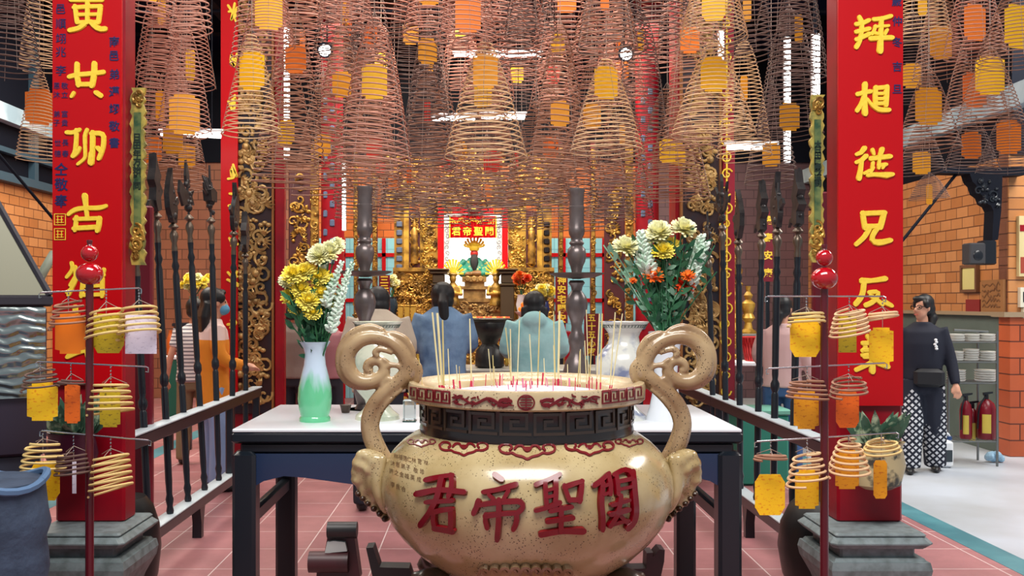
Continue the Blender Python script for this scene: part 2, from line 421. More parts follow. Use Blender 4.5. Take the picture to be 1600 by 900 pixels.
YC = 4.385     # face of the couplet boards
fnL = plane_at(YC-.002)
# left board
t = thing('couplet_board', 'long red couplet board with gold characters ending in a left-hand column and two square seals', 'sign', (-1.85, 4.39, 1.2), 0, 'couplet boards on the front pillars')
x0, x1 = SX(82, YC), SX(190, YC); zb = SZ(600, YC)
MB().bb(x0, x1, YC, YC+.014, zb, 4.9).build('board', RED, t)
b = []
W1 = 3.9
def S(b, off, pts, w=1.0, fn=None, h=.006, W=W1):
    ww = [W*x for x in w] if isinstance(w, (list, tuple)) else W*w
    q = L4(pts, *off); b.append((sum(p[1] for p in q)/len(q), q, ww, fn, h))
def build_characters(strokes, cuts, t):
    for lo, hi in zip(cuts, cuts[1:]):
        b = MB()
        for my, q, ww, fn, h in strokes:
            if lo <= my < hi: b.stroke(q, ww, fn, h)
        b.build('gold_character', GOLDL, t)
A = (0, 0)
for q, w_ in (([(445, 2), (640, 2)], .9), ([(470, 40), (475, 90), (482, 140)], 1), ([(465, 48), (550, 42), (632, 40)], 1), ([(628, 42), (622, 95), (615, 140)], 1.1),
              ([(480, 92), (615, 90)], .85), ([(485, 140), (615, 138)], .95), ([(547, 5), (547, 140)], 1.0), ([(530, 150), (500, 178), (440, 190)], 1.15),
              ([(572, 140), (600, 175), (635, 198), (658, 182)], 1.25),
              # 共
              ([(436, 480), (480, 468), (560, 462), (648, 452)], 1.1), ([(482, 402), (480, 470), (492, 532)], 1.2), ([(590, 400), (588, 480), (575, 535)], 1.3),
              ([(490, 528), (580, 528)], 1.1), ([(462, 582), (450, 602)], .9), ([(602, 580), (632, 600)], 1.1),
              # 仰
              ([(420, 828), (450, 836), (498, 812)], 1.0), ([(478, 815), (478, 870), (474, 920)], 1.0), ([(545, 812), (530, 835), (532, 900)], .9), ([(530, 850), (535, 990), (490, 1025)], .8),
              ([(575, 835), (650, 832), (648, 920), (620, 990)], 1.1), ([(580, 830), (578, 960), (572, 1020)], 1.2), ([(474, 900), (470, 960), (455, 975)], .9),
              ([(455, 975), (500, 930)], .6), ([(612, 925), (635, 950)], 1.0), ([(500, 925), (490, 960), (460, 980)], .8), ([(572, 960), (565, 1015)], 1.2)):
    S(b, A, q, w_, fnL)
A5 = (0, 225)
for q, w_ in (([(530, 325), (536, 380), (545, 455)], [1.4, 1.1, .9]), ([(432, 438), (465, 408), (540, 400), (625, 402), (664, 388)], [1.0, 1.1, 1.0, 1.1, .9]),
              ([(478, 458), (474, 500), (470, 538)], 1.0), ([(470, 470), (625, 465)], .95), ([(622, 465), (618, 505), (610, 540)], 1.2), ([(465, 528), (610, 520)], 1.1),
              # 猶
              ([(448, 745), (462, 770), (445, 800), (420, 830)], .9), ([(470, 770), (478, 830), (450, 900), (430, 940)], 1.0), ([(500, 790), (470, 830), (440, 880)], .8), ([(475, 850), (455, 900), (420, 925)], .8),
              ([(540, 760), (560, 800)], 1), ([(650, 785), (640, 820)], 1), ([(500, 830), (650, 820)], .9), ([(520, 850), (510, 950)], 1), ([(640, 830), (640, 950)], 1), ([(520, 890), (640, 885)], .8), ([(510, 945), (645, 940)], .9)):
    S(b, A5, q, w_, fnL)
A6 = (0, 450)
for q, w_ in (([(420, 200), (540, 190), (630, 185)], 1.2), ([(470, 120), (480, 330)], 1.2), ([(440, 330), (470, 380), (425, 425)], .9), ([(425, 430), (490, 400), (555, 385)], 1.1),
              ([(545, 385), (548, 450)], [1.4, .6]), ([(560, 120), (570, 300), (555, 390)], 1.1), ([(430, 260), (600, 250)], 1)):
    S(b, A6, q, w_, fnL)
build_characters(b, (-50, 75, 180, 285, 385, 470, 600), t)
column_text(t, '邑順翊兆李', 95, (14, 37, 60, 81, 110), YC-.003, 17)
column_text(t, '恩沐弟子', 88.5, (134, 148, 178, 192), YC-.003, 11); column_text(t, '敬立富貴', 101, (134, 148, 178, 192), YC-.003, 11)
column_text(t, '世德永昌', 90, (223, 240, 0, 0)[:2], YC-.003, 11); column_text(t, '長春', 102, (223, 240), YC-.003, 11)
column_text(t, '仝敬奉', 95.5, (264, 288, 314), YC-.003, 21, .02)
column_text(t, '南邑弟邁翊敬書', 178.5, (65, 87, 116, 143, 170, 197, 223), YC-.003, 17, .02)
for yy in (343, 366):
    b = MB()
    zc = SZ(yy, YC); xc = SX(94, YC); r = .026
    fn = tile_fn(xc, YC-.002, zc)
    for q in ([(-r, -r), (r, -r)], [(r, -r), (r, r)], [(r, r), (-r, r)], [(-r, r), (-r, -r)], [(-.016, .014), (.016, .014)], [(-.016, -.002), (.014, -.002)], [(-.01, .018), (-.01, -.018)], [(.008, .016), (.008, -.016)], [(-.018, -.014), (.018, -.014)]):
        b.stroke(q, .0018, fn, .001)
    b.build('seal', GOLDL, t)
# right board
t = thing('couplet_board', 'long red couplet board of six gold characters beside the aisle, short ink date upper right', 'sign', (1.85, 4.39, 1.1), 0, 'couplet boards on the front pillars')
x0, x1 = SX(1310, YC), SX(1411, YC); zb = SZ(634, YC)
MB().bb(x0, x1, YC, YC+.014, zb, 4.9).build('board', RED, t)
b = []; R4 = (1200, 0); R8 = (1200, 225); R9 = (1200, 450)
for q, w_ in (([(570, 108), (588, 125), (584, 200), (575, 260), (552, 295)], [1.0, 1.1, 1, 1, 1.1]), ([(550, 152), (590, 148), (628, 128)], 1.0), ([(550, 200), (630, 180)], 1.0), ([(552, 248), (590, 235), (632, 212)], 1.0),
              ([(660, 122), (712, 118), (765, 102)], 1.0), ([(708, 118), (705, 200), (700, 318)], [1.1, 1.1, 1.5]), ([(640, 242), (700, 238), (772, 236)], 1.15), ([(668, 165), (664, 200), (650, 212)], .8), ([(665, 168), (750, 162)], .7), ([(742, 190), (730, 212)], .8), ([(660, 205), (684, 212)], .8),
              # 相
              ([(558, 590), (600, 578), (640, 572)], 1.0), ([(606, 528), (602, 600), (606, 708)], [1.3, 1.1, 1.4]), ([(600, 600), (585, 650), (556, 692)], 1.0), ([(618, 620), (646, 655)], .8),
              ([(672, 548), (668, 600), (672, 655)], 1.1), ([(668, 552), (742, 545)], 1.0), ([(742, 545), (740, 600), (736, 655)], 1.2), ([(680, 586), (735, 584)], .8), ([(680, 618), (735, 616)], .8), ([(672, 648), (736, 646)], .9),
              ([(650, 660), (690, 690), (752, 688)], [.9, 1.2, 1.1])):
    S(b, R4, q, w_, plane_at(YC-.002))
for q, w_ in (([(602, 28), (580, 55), (552, 66)], [1.2, 1, .8]), ([(612, 76), (585, 102), (550, 116)], [1.1, 1, .8]), ([(584, 105), (580, 160), (568, 214)], [1, 1.1, 1.3]), ([(652, 38), (660, 62)], [1, .8]), ([(712, 35), (700, 70)], [1.2, 1]),
              ([(640, 92), (700, 85), (762, 78)], 1.1), ([(655, 118), (650, 150)], .8), ([(694, 100), (690, 150)], .8), ([(690, 135), (735, 128)], .9), ([(635, 165), (600, 185)], .7), ([(622, 196), (660, 182), (700, 190), (742, 210), (775, 190)], [1.0, 1.0, 1.1, 1.4, 1.0]), ([(655, 150), (640, 175)], .8), ([(730, 128), (715, 150)], .7),
              # 兄
              ([(592, 432), (598, 480), (606, 525)], 1.2), ([(588, 436), (660, 432), (728, 430)], 1.1), ([(724, 432), (714, 480), (702, 520)], 1.3), ([(604, 516), (700, 514)], 1.1), ([(632, 528), (608, 580), (550, 628)], [1.2, 1.1, 1.0]), ([(686, 522), (650, 570), (634, 608), (690, 622), (764, 602)], [1.2, 1.1, 1.2, 1.4, 1.1]),
              ([(586, 856), (650, 856), (732, 842)], [1.4, 1.0, 1.2]), ([(600, 860), (596, 920), (585, 960), (548, 1000)], 1.2)):
    S(b, R8, q, w_, plane_at(YC-.002))
for q, w_ in (([(630, 28), (700, 18), (690, 50), (650, 95), (610, 108)], [.9, 1.0, 1.0, 1.1, 1.1]), ([(640, 48), (690, 80), (712, 102)], 1.0), ([(728, 88), (770, 110)], [1.2, 1.0]), ([(600, 350), (625, 372), (590, 392)], 1.0), ([(588, 420), (640, 412)], .9), ([(550, 512), (600, 490), (640, 470)], 1.0), ([(652, 350), (652, 420), (652, 518)], [1, 1.1, 1.5]), ([(690, 470), (745, 490)], 1.3),
              ([(620, 300), (640, 330)], 1), ([(700, 290), (680, 330)], 1), ([(590, 345), (720, 340)], 1), ([(720, 340), (715, 385)], 1), ([(600, 388), (715, 385)], .9), ([(600, 430), (730, 425)], 1), ([(728, 425), (722, 480)], 1)):
    S(b, R9, q, w_, plane_at(YC-.002))
build_characters(b, (-20, 100, 200, 310, 410, 505, 640), t)
column_text(t, '仲冬吉旦', 1402, (33, 66, 104, 139), YC-.003, 16, .02); column_text(t, '歲', 1401, (2,), YC-.003, 16, .02)

# narrow gilt plaques behind the pillars
def plaque(pxc, ytop, ybot, wpx, Y, chars, label, tilt):
    cx, cz = SX(pxc, Y), (SZ(ytop, Y)+SZ(ybot, Y))/2
    t = thing('hanging_plaque', label, 'sign', (cx, Y, cz), 0, 'narrow gilt plaques beside the front pillars')
    rn = random.Random(chars); hw = wpx/2*Y/F; zt, zb_ = SZ(ytop, Y), SZ(ybot, Y)
    n = 44; left = []; right = []
    for i in range(n+1):
        z = zt+(zb_-zt)*i/n; q = .006*math.sin(i*1.9)+rn.uniform(-.004, .004); off = tilt*(i/n-.5)
        left.append((cx+off-hw+q, z)); right.append((cx+off+hw+.006*math.sin(i*2.3+1)+rn.uniform(-.004, .004), z))
    MB().prism(left+right[::-1], 0, .02, lambda u, v, d: Vector((u, Y+d, v))).build('plaque_board', mat('pale_gilt', rgb(200, 178, 88), .35, .4, noise=(16, rgb(126, 124, 70), .42, .62)), t)
    MB().bb(cx-hw*.52, cx+hw*.52, Y-.006, Y+.001, zb_+(zt-zb_)*.22, zt-.12).build('text_field', mat('green_gilt_field', rgb(126, 140, 84), .35, .4, noise=(14, rgb(52, 88, 62), .4, .62)), t)
    m = len(chars)
    for i, ch in enumerate(chars):
        b = MB(); z = zt-.24-(zt-zb_-.62)*i/(m-1)
        b.text(ch, hw*1.25, lambda u, v, h: Vector((cx+u, Y-.009, z+v)), 0, .03); b.build('ink_character', mat('black_green_ink', rgb(16, 38, 30), .4), t)
    b = MB(); carving(cx-hw*.9, cx+hw*.9, zt-.11, zt-.0, Y-.002, 8, 3, size=.03, b=b).build('carved_end', GOLD, t)
    b = MB(); carving(cx-hw*.9, cx+hw*.9, zb_+.01, zb_+.2, Y-.002, 12, 4, size=.035, b=b).build('carved_end', GOLD, t)
    return t
plaque(215, 137, 414, 21, 4.47, '日田年方始皆同', 'narrow gilt plaque with green field behind the left front pillar', .0)
plaque(1277, 148, 410, 19, 4.47, '大日田隆春秋遠到', 'narrow gilt plaque with green field beside the right front pillar', .0)
# dark red boards standing behind the front pillars, against the fence
for xa, xb, yt, Y, lab in ((226, 252, 322, 5.35, 'plain dark red board standing behind the left front pillar'), (1256, 1282, 300, 5.4, 'plain dark red board standing behind the right front pillar')):
    o = MB().cbox(((SX(xa, Y)+SX(xb, Y))/2+(-.10 if xa < 700 else .10), Y, SZ(yt, Y)/2), (.20, .05, SZ(yt, Y)), .01).build('red_board', MAROON)
    tag(o, lab, 'board', 'plain red boards behind the front pillars')
# ------------------------------------------------------------------ the great stoneware urn
def speckle(name, c, spot, rough, c2=None):
    m = mat(name, c, rough, coat=.35); nt = m.node_tree; b = nt.nodes['Principled BSDF']
    tc = nt.nodes.new('ShaderNodeTexCoord'); v = nt.nodes.new('ShaderNodeTexVoronoi'); v.inputs['Scale'].default_value = 120
    r = nt.nodes.new('ShaderNodeValToRGB'); r.color_ramp.elements[0].position = .14; r.color_ramp.elements[1].position = .30
    r.color_ramp.elements[0].color = (*spot, 1); r.color_ramp.elements[1].color = (1, 1, 1, 1)
    n = nt.nodes.new('ShaderNodeTexNoise'); n.inputs['Scale'].default_value = 5; n.inputs['Detail'].default_value = 8
    r2 = nt.nodes.new('ShaderNodeValToRGB'); r2.color_ramp.elements[0].position = .36; r2.color_ramp.elements[1].position = .66
    r2.color_ramp.elements[0].color = (*c, 1); r2.color_ramp.elements[1].color = (*(c2 or c), 1)
    n2 = nt.nodes.new('ShaderNodeTexNoise'); n2.inputs['Scale'].default_value = 14
    r3 = nt.nodes.new('ShaderNodeValToRGB'); r3.color_ramp.elements[0].position = .44; r3.color_ramp.elements[1].position = .58
    r3.color_ramp.elements[0].color = (0, 0, 0, 1); r3.color_ramp.elements[1].color = (1, 1, 1, 1)
    mx = nt.nodes.new('ShaderNodeMix'); mx.data_type = 'RGBA'; mx.blend_type = 'MULTIPLY'
    L = nt.links
    for q in (v, n, n2): L.new(tc.outputs['Object'], q.inputs['Vector'])
    L.new(v.outputs['Distance'], r.inputs['Fac']); L.new(n.outputs['Fac'], r2.inputs['Fac']); L.new(n2.outputs['Fac'], r3.inputs['Fac'])
    L.new(r3.outputs['Color'], mx.inputs[0]); L.new(r2.outputs['Color'], mx.inputs[6]); L.new(r.outputs['Color'], mx.inputs[7])
    L.new(mx.outputs[2], b.inputs['Base Color'])
    return m
GLAZE = speckle('speckled_cream_glaze', rgb(190, 170, 128), rgb(70, 44, 28), .2, rgb(158, 134, 88))
GLAZE2 = speckle('brown_speckled_glaze', rgb(176, 150, 112), rgb(66, 38, 24), .26, rgb(124, 90, 58))
RIMM = speckle('pale_rim_glaze', rgb(200, 182, 148), rgb(90, 62, 40), .3, rgb(180, 156, 114))
OXRED = mat('ox_blood_glaze', rgb(112, 2, 16), .2, coat=.15)
PAINTR = mat('dull_red_painting', rgb(110, 18, 26), .35)
UY, UX = 3.10, SX(822, 3.10)
KU = UY/F
def uz(py): return SZ(py, UY)
# belly, rim and neck outline (r, z)
BELLY = [(.02, .632), (.12, .632), (.182, .641), (.235, .658), (.300, .688), (.363, .732), (.415, .783), (.452, .832), (.478, .893), (.484, .945), (.480, .985),
         (.466, 1.025), (.443, 1.058), (.412, 1.088), (.378, 1.112), (.352, 1.126)]
NECKP = [(.352, 1.118), (.356, 1.135), (.352, 1.15), (.350, 1.222), (.356, 1.232)]
RIMP = [(.350, 1.225), (.384, 1.228), (.391, 1.234), (.393, 1.276), (.389, 1.286), (.378, 1.288), (.335, 1.270), (.318, 1.255), (.31, 1.22)]
HITP = BELLY+NECKP[2:4]+RIMP[1:5]
def rad_at(z, prof=HITP):
    for (r0, z0), (r1, z1) in zip(prof, prof[1:]):
        if z0 <= z <= z1: return r0+(r1-r0)*((z-z0)/(z1-z0) if z1 > z0 else 0)
    return 0
def urn_hit(px, py, h=0):
    d = Vector(((px-VX)/F, 1, -(py-VY)/F)); o = Vector((0, 0, H)); t = UY-.55; st = .004
    while t < UY:
        p = o+d*t
        if math.hypot(p.x-UX, p.y-UY) <= rad_at(p.z): break
        t += st
    for _ in range(6):
        t -= st; st /= 2
        while math.hypot((o+d*t).x-UX, (o+d*t).y-UY) > rad_at((o+d*t).z) and t < UY: t += st
    p = o+d*t; nx, ny = p.x-UX, p.y-UY; L = math.hypot(nx, ny) or 1
    e = .004; dr = (rad_at(p.z+e)-rad_at(p.z-e))/(2*e); dr = max(-2.5, min(2.5, dr))
    nn = Vector((nx/L, ny/L, -dr)).normalized()
    return p+nn*(h+.0012)
urn = thing('incense_urn', 'huge speckled cream ceramic urn with red characters and two cloud-scroll handles', 'urn', (UX, UY, .45))
MB().lathe(BELLY, (UX, UY, 0), 96).build('belly', GLAZE, urn)
nk = MB().lathe(NECKP, (UX, UY, 0), 96).build('neck_band', mat('black_brown_band', rgb(34, 24, 20), .28, coat=.3), urn)
MB().lathe(RIMP, (UX, UY, 0), 96).build('rim', RIMM, urn)
# black fret relief round the neck
def cyl(rr): return lambda u, v, h: Vector((UX+(rr+h)*math.sin(u), UY-(rr+h)*math.cos(u), v))
b = MB(); ff = cyl(.351); nfr = 22
for k in range(nfr):
    a = -PI+2*PI*(k+.5)/nfr; q = 2*PI/nfr*.46; z0, z1 = 1.158, 1.216
    def fr(pts): b.stroke([(a+u*q, z0+(z1-z0)*v) for u, v in pts], .0035, lambda u, v, h: ff(u, v, h), .004, .02)
    # strokes measured in angle would be stretched: draw bars as boxes along the surface
    def bar(u0, v0, u1, v1):
        w_ = .0045; pu0, pu1 = a+min(u0, u1)*q-w_/.35, a+max(u0, u1)*q+w_/.35; pv0, pv1 = z0+(z1-z0)*min(v0, v1)-w_, z0+(z1-z0)*max(v0, v1)+w_
        vs = [ff(x, y, h) for h in (0, .005) for x, y in ((pu0, pv0), (pu1, pv0), (pu1, pv1), (pu0, pv1))]
        b.add(vs, [(4, 5, 6, 7), (0, 1, 5, 4), (1, 2, 6, 5), (2, 3, 7, 6), (3, 0, 4, 7)])
    bar(-.9, 0, -.9, 1); bar(-.9, 1, .75, 1); bar(.75, 1, .75, .3); bar(.75, .3, -.25, .3); bar(-.25, .3, -.25, .65); bar(-.25, .65, .2, .65); bar(-.9, 0, .95, 0)
b.build('fret_relief', mat('dark_bronze_fret', rgb(66, 50, 38), .3, coat=.3), nk)
# painted rim: roundel, dragons, fret ends
b = MB()
R1 = lambda q, w_: b.stroke(q, w_, urn_hit, .001)
cx, cy = 822, 629
R1([(cx+13*math.cos(a*PI/12), cy+11.5*math.sin(a*PI/12)) for a in range(25)], 1.2)
for q in ([(cx-8, cy-4), (cx+8, cy-4)], [(cx-10, cy), (cx+10, cy)], [(cx-8, cy+4), (cx+8, cy+4)], [(cx, cy-10), (cx, cy+10)], [(cx-6, cy-8), (cx+6, cy-8)], [(cx-6, cy+8), (cx+6, cy+8)]): R1(q, 1.0)
rn = random.Random(5)
for sgn in (-1, 1):
    X = lambda d: cx+sgn*d
    curve = lambda d: -abs(d/182)**2*14   # the ellipse of the rim lifts towards its ends
    body = []
    for i in range(30):
        t = i/29; d = 30+t*84; body.append((X(d), cy+curve(d)+5.2*math.sin(t*11+1)))
    R1(body, [3.2*(1-i/29*.55) for i in range(30)])
    R1([(X(24), cy-2), (X(32), cy-6), (X(40), cy-3)], 3.2); R1([(X(25), cy+3), (X(36), cy+3)], 2.2)
    for k in range(30):
        d = 26+rn.random()*86; y = cy+curve(d)+rn.uniform(-7, 7)
        a = rn.uniform(0, 6.3); R1([(X(d), y), (X(d+5*math.cos(a)), y+3*math.sin(a)), (X(d+8*math.cos(a+.6)), y+4.5*math.sin(a+.6))], [1.6, 1.3, .5])
    for k in range(5):   # fret ends
        d0 = 119+k*12.6
        g = lambda d, v: (X(d), cy-1.5+curve(d)+v)
        w_ = 1.3*(1-.12*k)
        for q in ([g(d0, -9), g(d0, 9)], [g(d0, -9), g(d0+10, -9)], [g(d0+10, -9), g(d0+10, 4)], [g(d0+5, 4), g(d0+10, 4)], [g(d0+5, 4), g(d0+5, -4)], [g(d0, 9), g(d0+14, 9)]): R1(q, w_)
b.build('rim_painting', PAINTR, urn)
# cloud motifs on the shoulder
b = MB()
for mx, my, s_, k in ((659, 691, 22, .6), (725, 699, 38, .95), (824, 703, 44, 1.05), (921, 699, 38, .95), (983, 691, 22, .6)):
    o = [(-1, -.1), (-.95, .12), (-.7, .22), (-.55, .14), (-.4, .3), (-.15, .36), (0, .52), (.15, .36), (.4, .3), (.55, .14), (.7, .22), (.95, .12), (1, -.1), (.85, -.28), (.6, -.25), (.52, -.05), (.62, .02)]
    i_ = [(-1, -.1), (-.85, -.28), (-.6, -.25), (-.52, -.05), (-.62, .02)]
    mid = [(-.45, -.02), (-.35, -.2), (-.15, -.2), (-.12, .0), (0, .12), (.12, .0), (.15, -.2), (.35, -.2), (.45, -.02)]
    for q in (o, i_, mid): b.stroke([(mx+u*s_, my+v*s_*.72) for u, v in q], 2.0*k, urn_hit, .001)
    b.stroke([(mx-.1*s_, my-.02*s_), (mx+.1*s_, my-.02*s_)], 2.6*k, urn_hit, .001)
b.build('cloud_motifs', PAINTR, urn)
# four raised characters
C6 = (400, 675); C7 = (800, 675)
chars = {
 'character_jun': [([(1075, 305), (1150, 290), (1235, 278)], 4.6), ([(1228, 280), (1240, 340), (1215, 400)], 5), ([(1020, 388), (1150, 362), (1305, 378)], 5.6), ([(1080, 438), (1160, 432), (1235, 428)], 4.6), ([(1168, 300), (1150, 400), (1105, 490), (1045, 570)], 5.6),
    ([(1125, 500), (1118, 545), (1130, 590)], 4.6), ([(1110, 500), (1180, 482), (1232, 480)], 4.6), ([(1228, 485), (1232, 545), (1228, 600)], 5.2), ([(1130, 592), (1185, 600), (1240, 612)], 4.8)],
 'character_di': [([(1500, 278), (1535, 302)], 6), ([(1430, 378), (1520, 362), (1625, 335)], 5), ([(1462, 398), (1490, 425)], 4), ([(1580, 370), (1552, 420)], 4.2), ([(1395, 435), (1385, 470), (1370, 500)], 5.5), ([(1395, 455), (1520, 438), (1660, 430), (1680, 470), (1640, 500)], 5),
    ([(1442, 515), (1440, 550), (1450, 590)], 4.8), ([(1440, 520), (1540, 508), (1630, 505)], 4.6), ([(1630, 508), (1640, 550), (1612, 598)], 5.2), ([(1522, 430), (1522, 540), (1512, 655)], 5.4)],
}
for nm, st in chars.items():
    b = MB()
    for q, w_ in st: b.stroke(L4(q, *C6), w_, urn_hit, .010)
    b.build(nm, OXRED, urn)
chars7 = {
 'character_sheng': [([(150, 335), (215, 312), (292, 275)], 4.6), ([(205, 318), (208, 390), (214, 465)], 4.6), ([(270, 290), (272, 380), (265, 480)], 5), ([(212, 368), (262, 356)], 3.6), ([(212, 412), (262, 400)], 3.6), ([(150, 488), (220, 470), (292, 442)], 4.6),
    ([(322, 345), (335, 385), (352, 428)], 4.6), ([(322, 350), (380, 330), (430, 318)], 4.4), ([(428, 320), (425, 380), (415, 430)], 5), ([(352, 425), (418, 425)], 4.4), ([(240, 492), (300, 478), (362, 466)], 4.8), ([(302, 470), (302, 540), (300, 612)], 5), ([(220, 552), (300, 540), (370, 530)], 4.8), ([(180, 632), (300, 612), (435, 612)], [5.2, 5.6, 6.4])],
 'character_guan': [([(508, 338), (550, 312), (592, 270)], 4.8), ([(558, 330), (548, 440), (560, 540), (556, 600)], 5), ([(592, 272), (606, 330), (604, 390)], 4.4), ([(560, 345), (600, 330)], 3.4), ([(565, 395), (604, 380)], 3.4),
    ([(630, 275), (690, 238), (730, 245), (745, 290)], 5), ([(742, 260), (752, 380), (762, 500), (745, 575), (712, 590)], 5.4), ([(640, 280), (648, 340), (650, 390)], 4.2), ([(648, 318), (735, 300)], 3.4), ([(648, 365), (740, 345)], 3.4),
    ([(615, 455), (665, 440), (712, 425)], 4.2), ([(605, 510), (655, 498), (712, 482)], 4.2), ([(664, 405), (655, 470), (640, 520), (600, 580)], 4.6), ([(655, 500), (680, 540), (705, 560)], 4.2), ([(610, 575), (660, 560), (712, 548)], 3.6)],
}
for nm, st in chars7.items():
    b = MB()
    for q, w_ in st: b.stroke(L4(q, *C7), w_, urn_hit, .010)
    b.build(nm, OXRED, urn)
# small brown donor lettering
for row, (xa, ya), dx, dy in (('林福德仁林', (619, 713), 7, 1.6), ('官林', (656, 721), 10, 2), ('沐恩弟子', (614, 724), 8, 2.2), ('敬珍', (650, 735), 10, 2), ('許之金城', (612, 736), 8, 2.6), ('英成', (645, 746), 10, 3), ('李良合', (614, 757), 8.5, 3.4)):
    for i, ch in enumerate(row):
        px, py = xa+dx*i, ya+dy*i
        b = MB(); b.text(ch, 9, lambda u, v, h: urn_hit(px+u*.8, py-v-u*-.25, 0), 0, .0); b.build('donor_character', mat('brown_lettering', rgb(92, 62, 36), .5), urn)
# cloud-scroll handles (traced once for the left, mirrored for the right)
HY = UY
def HP(q, dx=0, dy=0.0): return [Vector((SX(400+x/4, HY), HY+dy, SZ(450+y/4, HY))) for x, y in q]
def smooth(pts, n=3):
    for _ in range(n):
        q = [pts[0]]
        for a, c in zip(pts, pts[1:]): q += [a*.75+c*.25, a*.25+c*.75]
        pts = q+[pts[-1]]
    return pts
def catm(pts, n=6):
    """smooth curve through points [(x, y, r)]"""
    q = [pts[0]]+list(pts)+[pts[-1]]; out = []
    for i in range(1, len(q)-2):
        p0, p1, p2, p3 = q[i-1:i+3]
        for k in range(n):
            t = k/n; out.append(tuple(.5*(2*b_+(c_-a_)*t+(2*a_-5*b_+4*c_-d_)*t*t+(-a_+3*b_-3*c_+d_)*t**3) for a_, b_, c_, d_ in zip(p0, p1, p2, p3)))
    return out+[pts[-1]]
KC = UY/F/2.093
def CP(q, dy=0): return Vector((SX(500+q[0]/2.093, HY), HY+dy, SZ(470+q[1]/2.093, HY)))
main = [(206, 522, 33), (190, 490, 32), (172, 450, 32), (163, 400, 31), (178, 350, 31), (212, 305, 30), (255, 270, 29), (286, 235, 27), (284, 200, 25), (262, 160, 24), (225, 131, 23), (180, 119, 24), (135, 126, 26), (100, 155, 28), (87, 195, 29), (97, 236, 29), (130, 263, 27), (172, 264, 25), (206, 242, 22), (208, 212, 18), (186, 196, 16), (160, 203, 15), (154, 224, 14), (172, 232, 12)]
outer = [(285, 290, 4), (318, 258, 12), (322, 220, 14), (303, 190, 12), (300, 165, 13), (278, 128, 14), (242, 110, 13), (216, 110, 11), (196, 96, 13), (160, 87, 14), (110, 104, 14), (74, 145, 14), (63, 195, 14), (73, 242, 14), (108, 276, 12), (155, 288, 6)]
curls = [[(238, 172, 7), (215, 162, 9), (192, 158, 10), (180, 170, 10), (192, 182, 9)], [(282, 222, 8), (255, 212, 9), (228, 210, 10), (214, 220, 9)], [(255, 214, 8), (272, 226, 9), (262, 240, 9)], [(250, 262, 8), (222, 256, 10), (206, 272, 11), (214, 292, 10), (226, 286, 8)], [(206, 190, 8), (222, 200, 8), (228, 212, 8)]]
stemline = [(222, 520, 8), (212, 490, 8), (196, 450, 8), (189, 405, 8), (202, 362, 8), (232, 322, 8), (270, 288, 6)]
mxp = UX
def handle(mir):
    fx = (lambda p: Vector((2*mxp-p.x, p.y, p.z))) if mir else (lambda p: p)
    b = MB()
    for line, dy in ((main, 0), (outer, 0), (stemline, -.022)): c_ = catm(line); b.tube([fx(CP(p, dy)) for p in c_], [max(2, p[2])*KC for p in c_], 12)
    for q in curls: c_ = catm(q); b.tube([fx(CP(p, -.010)) for p in c_], [p[2]*KC for p in c_], 8)
    b.build('handle', GLAZE2, urn, fused=.0042, iters=2)
    # animal mask under the handle
    b = MB(); B = lambda px, py, r, dy=0, rot=None: b.sphere(fx(Vector((SX(px, HY), HY+dy, SZ(py, HY)))), r, 12, 8, rot)
    B(590, 740, (.055, .085, .085)); B(572, 738, (.045, .06, .04)); B(566, 722, (.034, .05, .028), -.02); B(575, 708, (.04, .04, .02), -.03); B(562, 748, (.03, .045, .02), -.01)
    B(571, 760, (.03, .05, .035)); B(590, 716, (.03, .03, .03), -.06); B(578, 728, (.016, .016, .016), -.07); B(586, 772, (.03, .05, .035)); B(557, 735, (.018, .03, .018), -.02)
    pts = [Vector((SX(x, HY), HY-.075+dy, SZ(y, HY))) for x, y, dy in ((604, 705, .0), (596, 730, .0), (594, 755, 0), (600, 775, 0), (607, 796, .02))]
    b.tube([fx(p) for p in smooth(pts)], [.008+.016*math.sin(PI*(i+.6)/len(smooth(pts))) for i in range(len(smooth(pts)))], 8)
    for k, (px, py) in enumerate(((566, 772), (574, 782), (584, 790), (594, 800), (602, 808))): B(px+2, py, (.016, .03, .012), -.015)
    b.build('lion_mask', GLAZE, urn, fused=.008, iters=3)
    b = MB()
    for k, (px, py) in enumerate(((562, 768), (569, 775), (577, 783), (586, 791), (595, 799), (603, 807))): b.sphere(fx(Vector((SX(px, HY), HY-.03, SZ(py, HY)))), (.012, .02, .011), 8, 6)
    b.build('beaded_beard', mat('dark_glaze', rgb(62, 40, 26), .3), urn)
handle(False); handle(True)
# lion-faced feet and the row of curls under the belly
for a in (-2.1, -1.12, 1.12, 2.1):
    ca, sa = math.sin(a), -math.cos(a)
    b = MB(); c = Vector((UX+.34*ca, UY+.34*sa, 0))
    b.sphere(c+Vector((0, 0, .65)), (.07, .07, .055)); b.sphere(c+Vector((ca*.03, sa*.03, .62)), (.06, .05, .04)); b.sphere(c+Vector((ca*.05, sa*.05, .60)), (.03, .03, .025))
    for s_ in (-1, 1): b.sphere(c+Vector((s_*.04*-sa, s_*.04*ca, .67))+Vector((ca*.04, sa*.04, 0)), .02)
    b.lathe([(.05, .45), (.06, .47), (.042, .50), (.045, .56), (.06, .60)], c, 14)
    b.build('lion_foot', mat('dark_foot_glaze', rgb(70, 54, 44), .3, coat=.3, noise=(14, rgb(104, 82, 62), .45, .7)), urn, fused=.009, iters=3)
b = MB()
for k in range(9):
    px = 758+k*16; py = 888-3.0*math.cos((k-4)*.35)
    for (u, v) in ((0, 0),):
        b.stroke([(px-9, py+7), (px-7, py-2), (px, py-5), (px+7, py-1), (px+6, py+5), (px, py+5), (px-1, py+1)], 2.6, urn_hit, .012)
b.build('wave_relief', GLAZE2, urn)
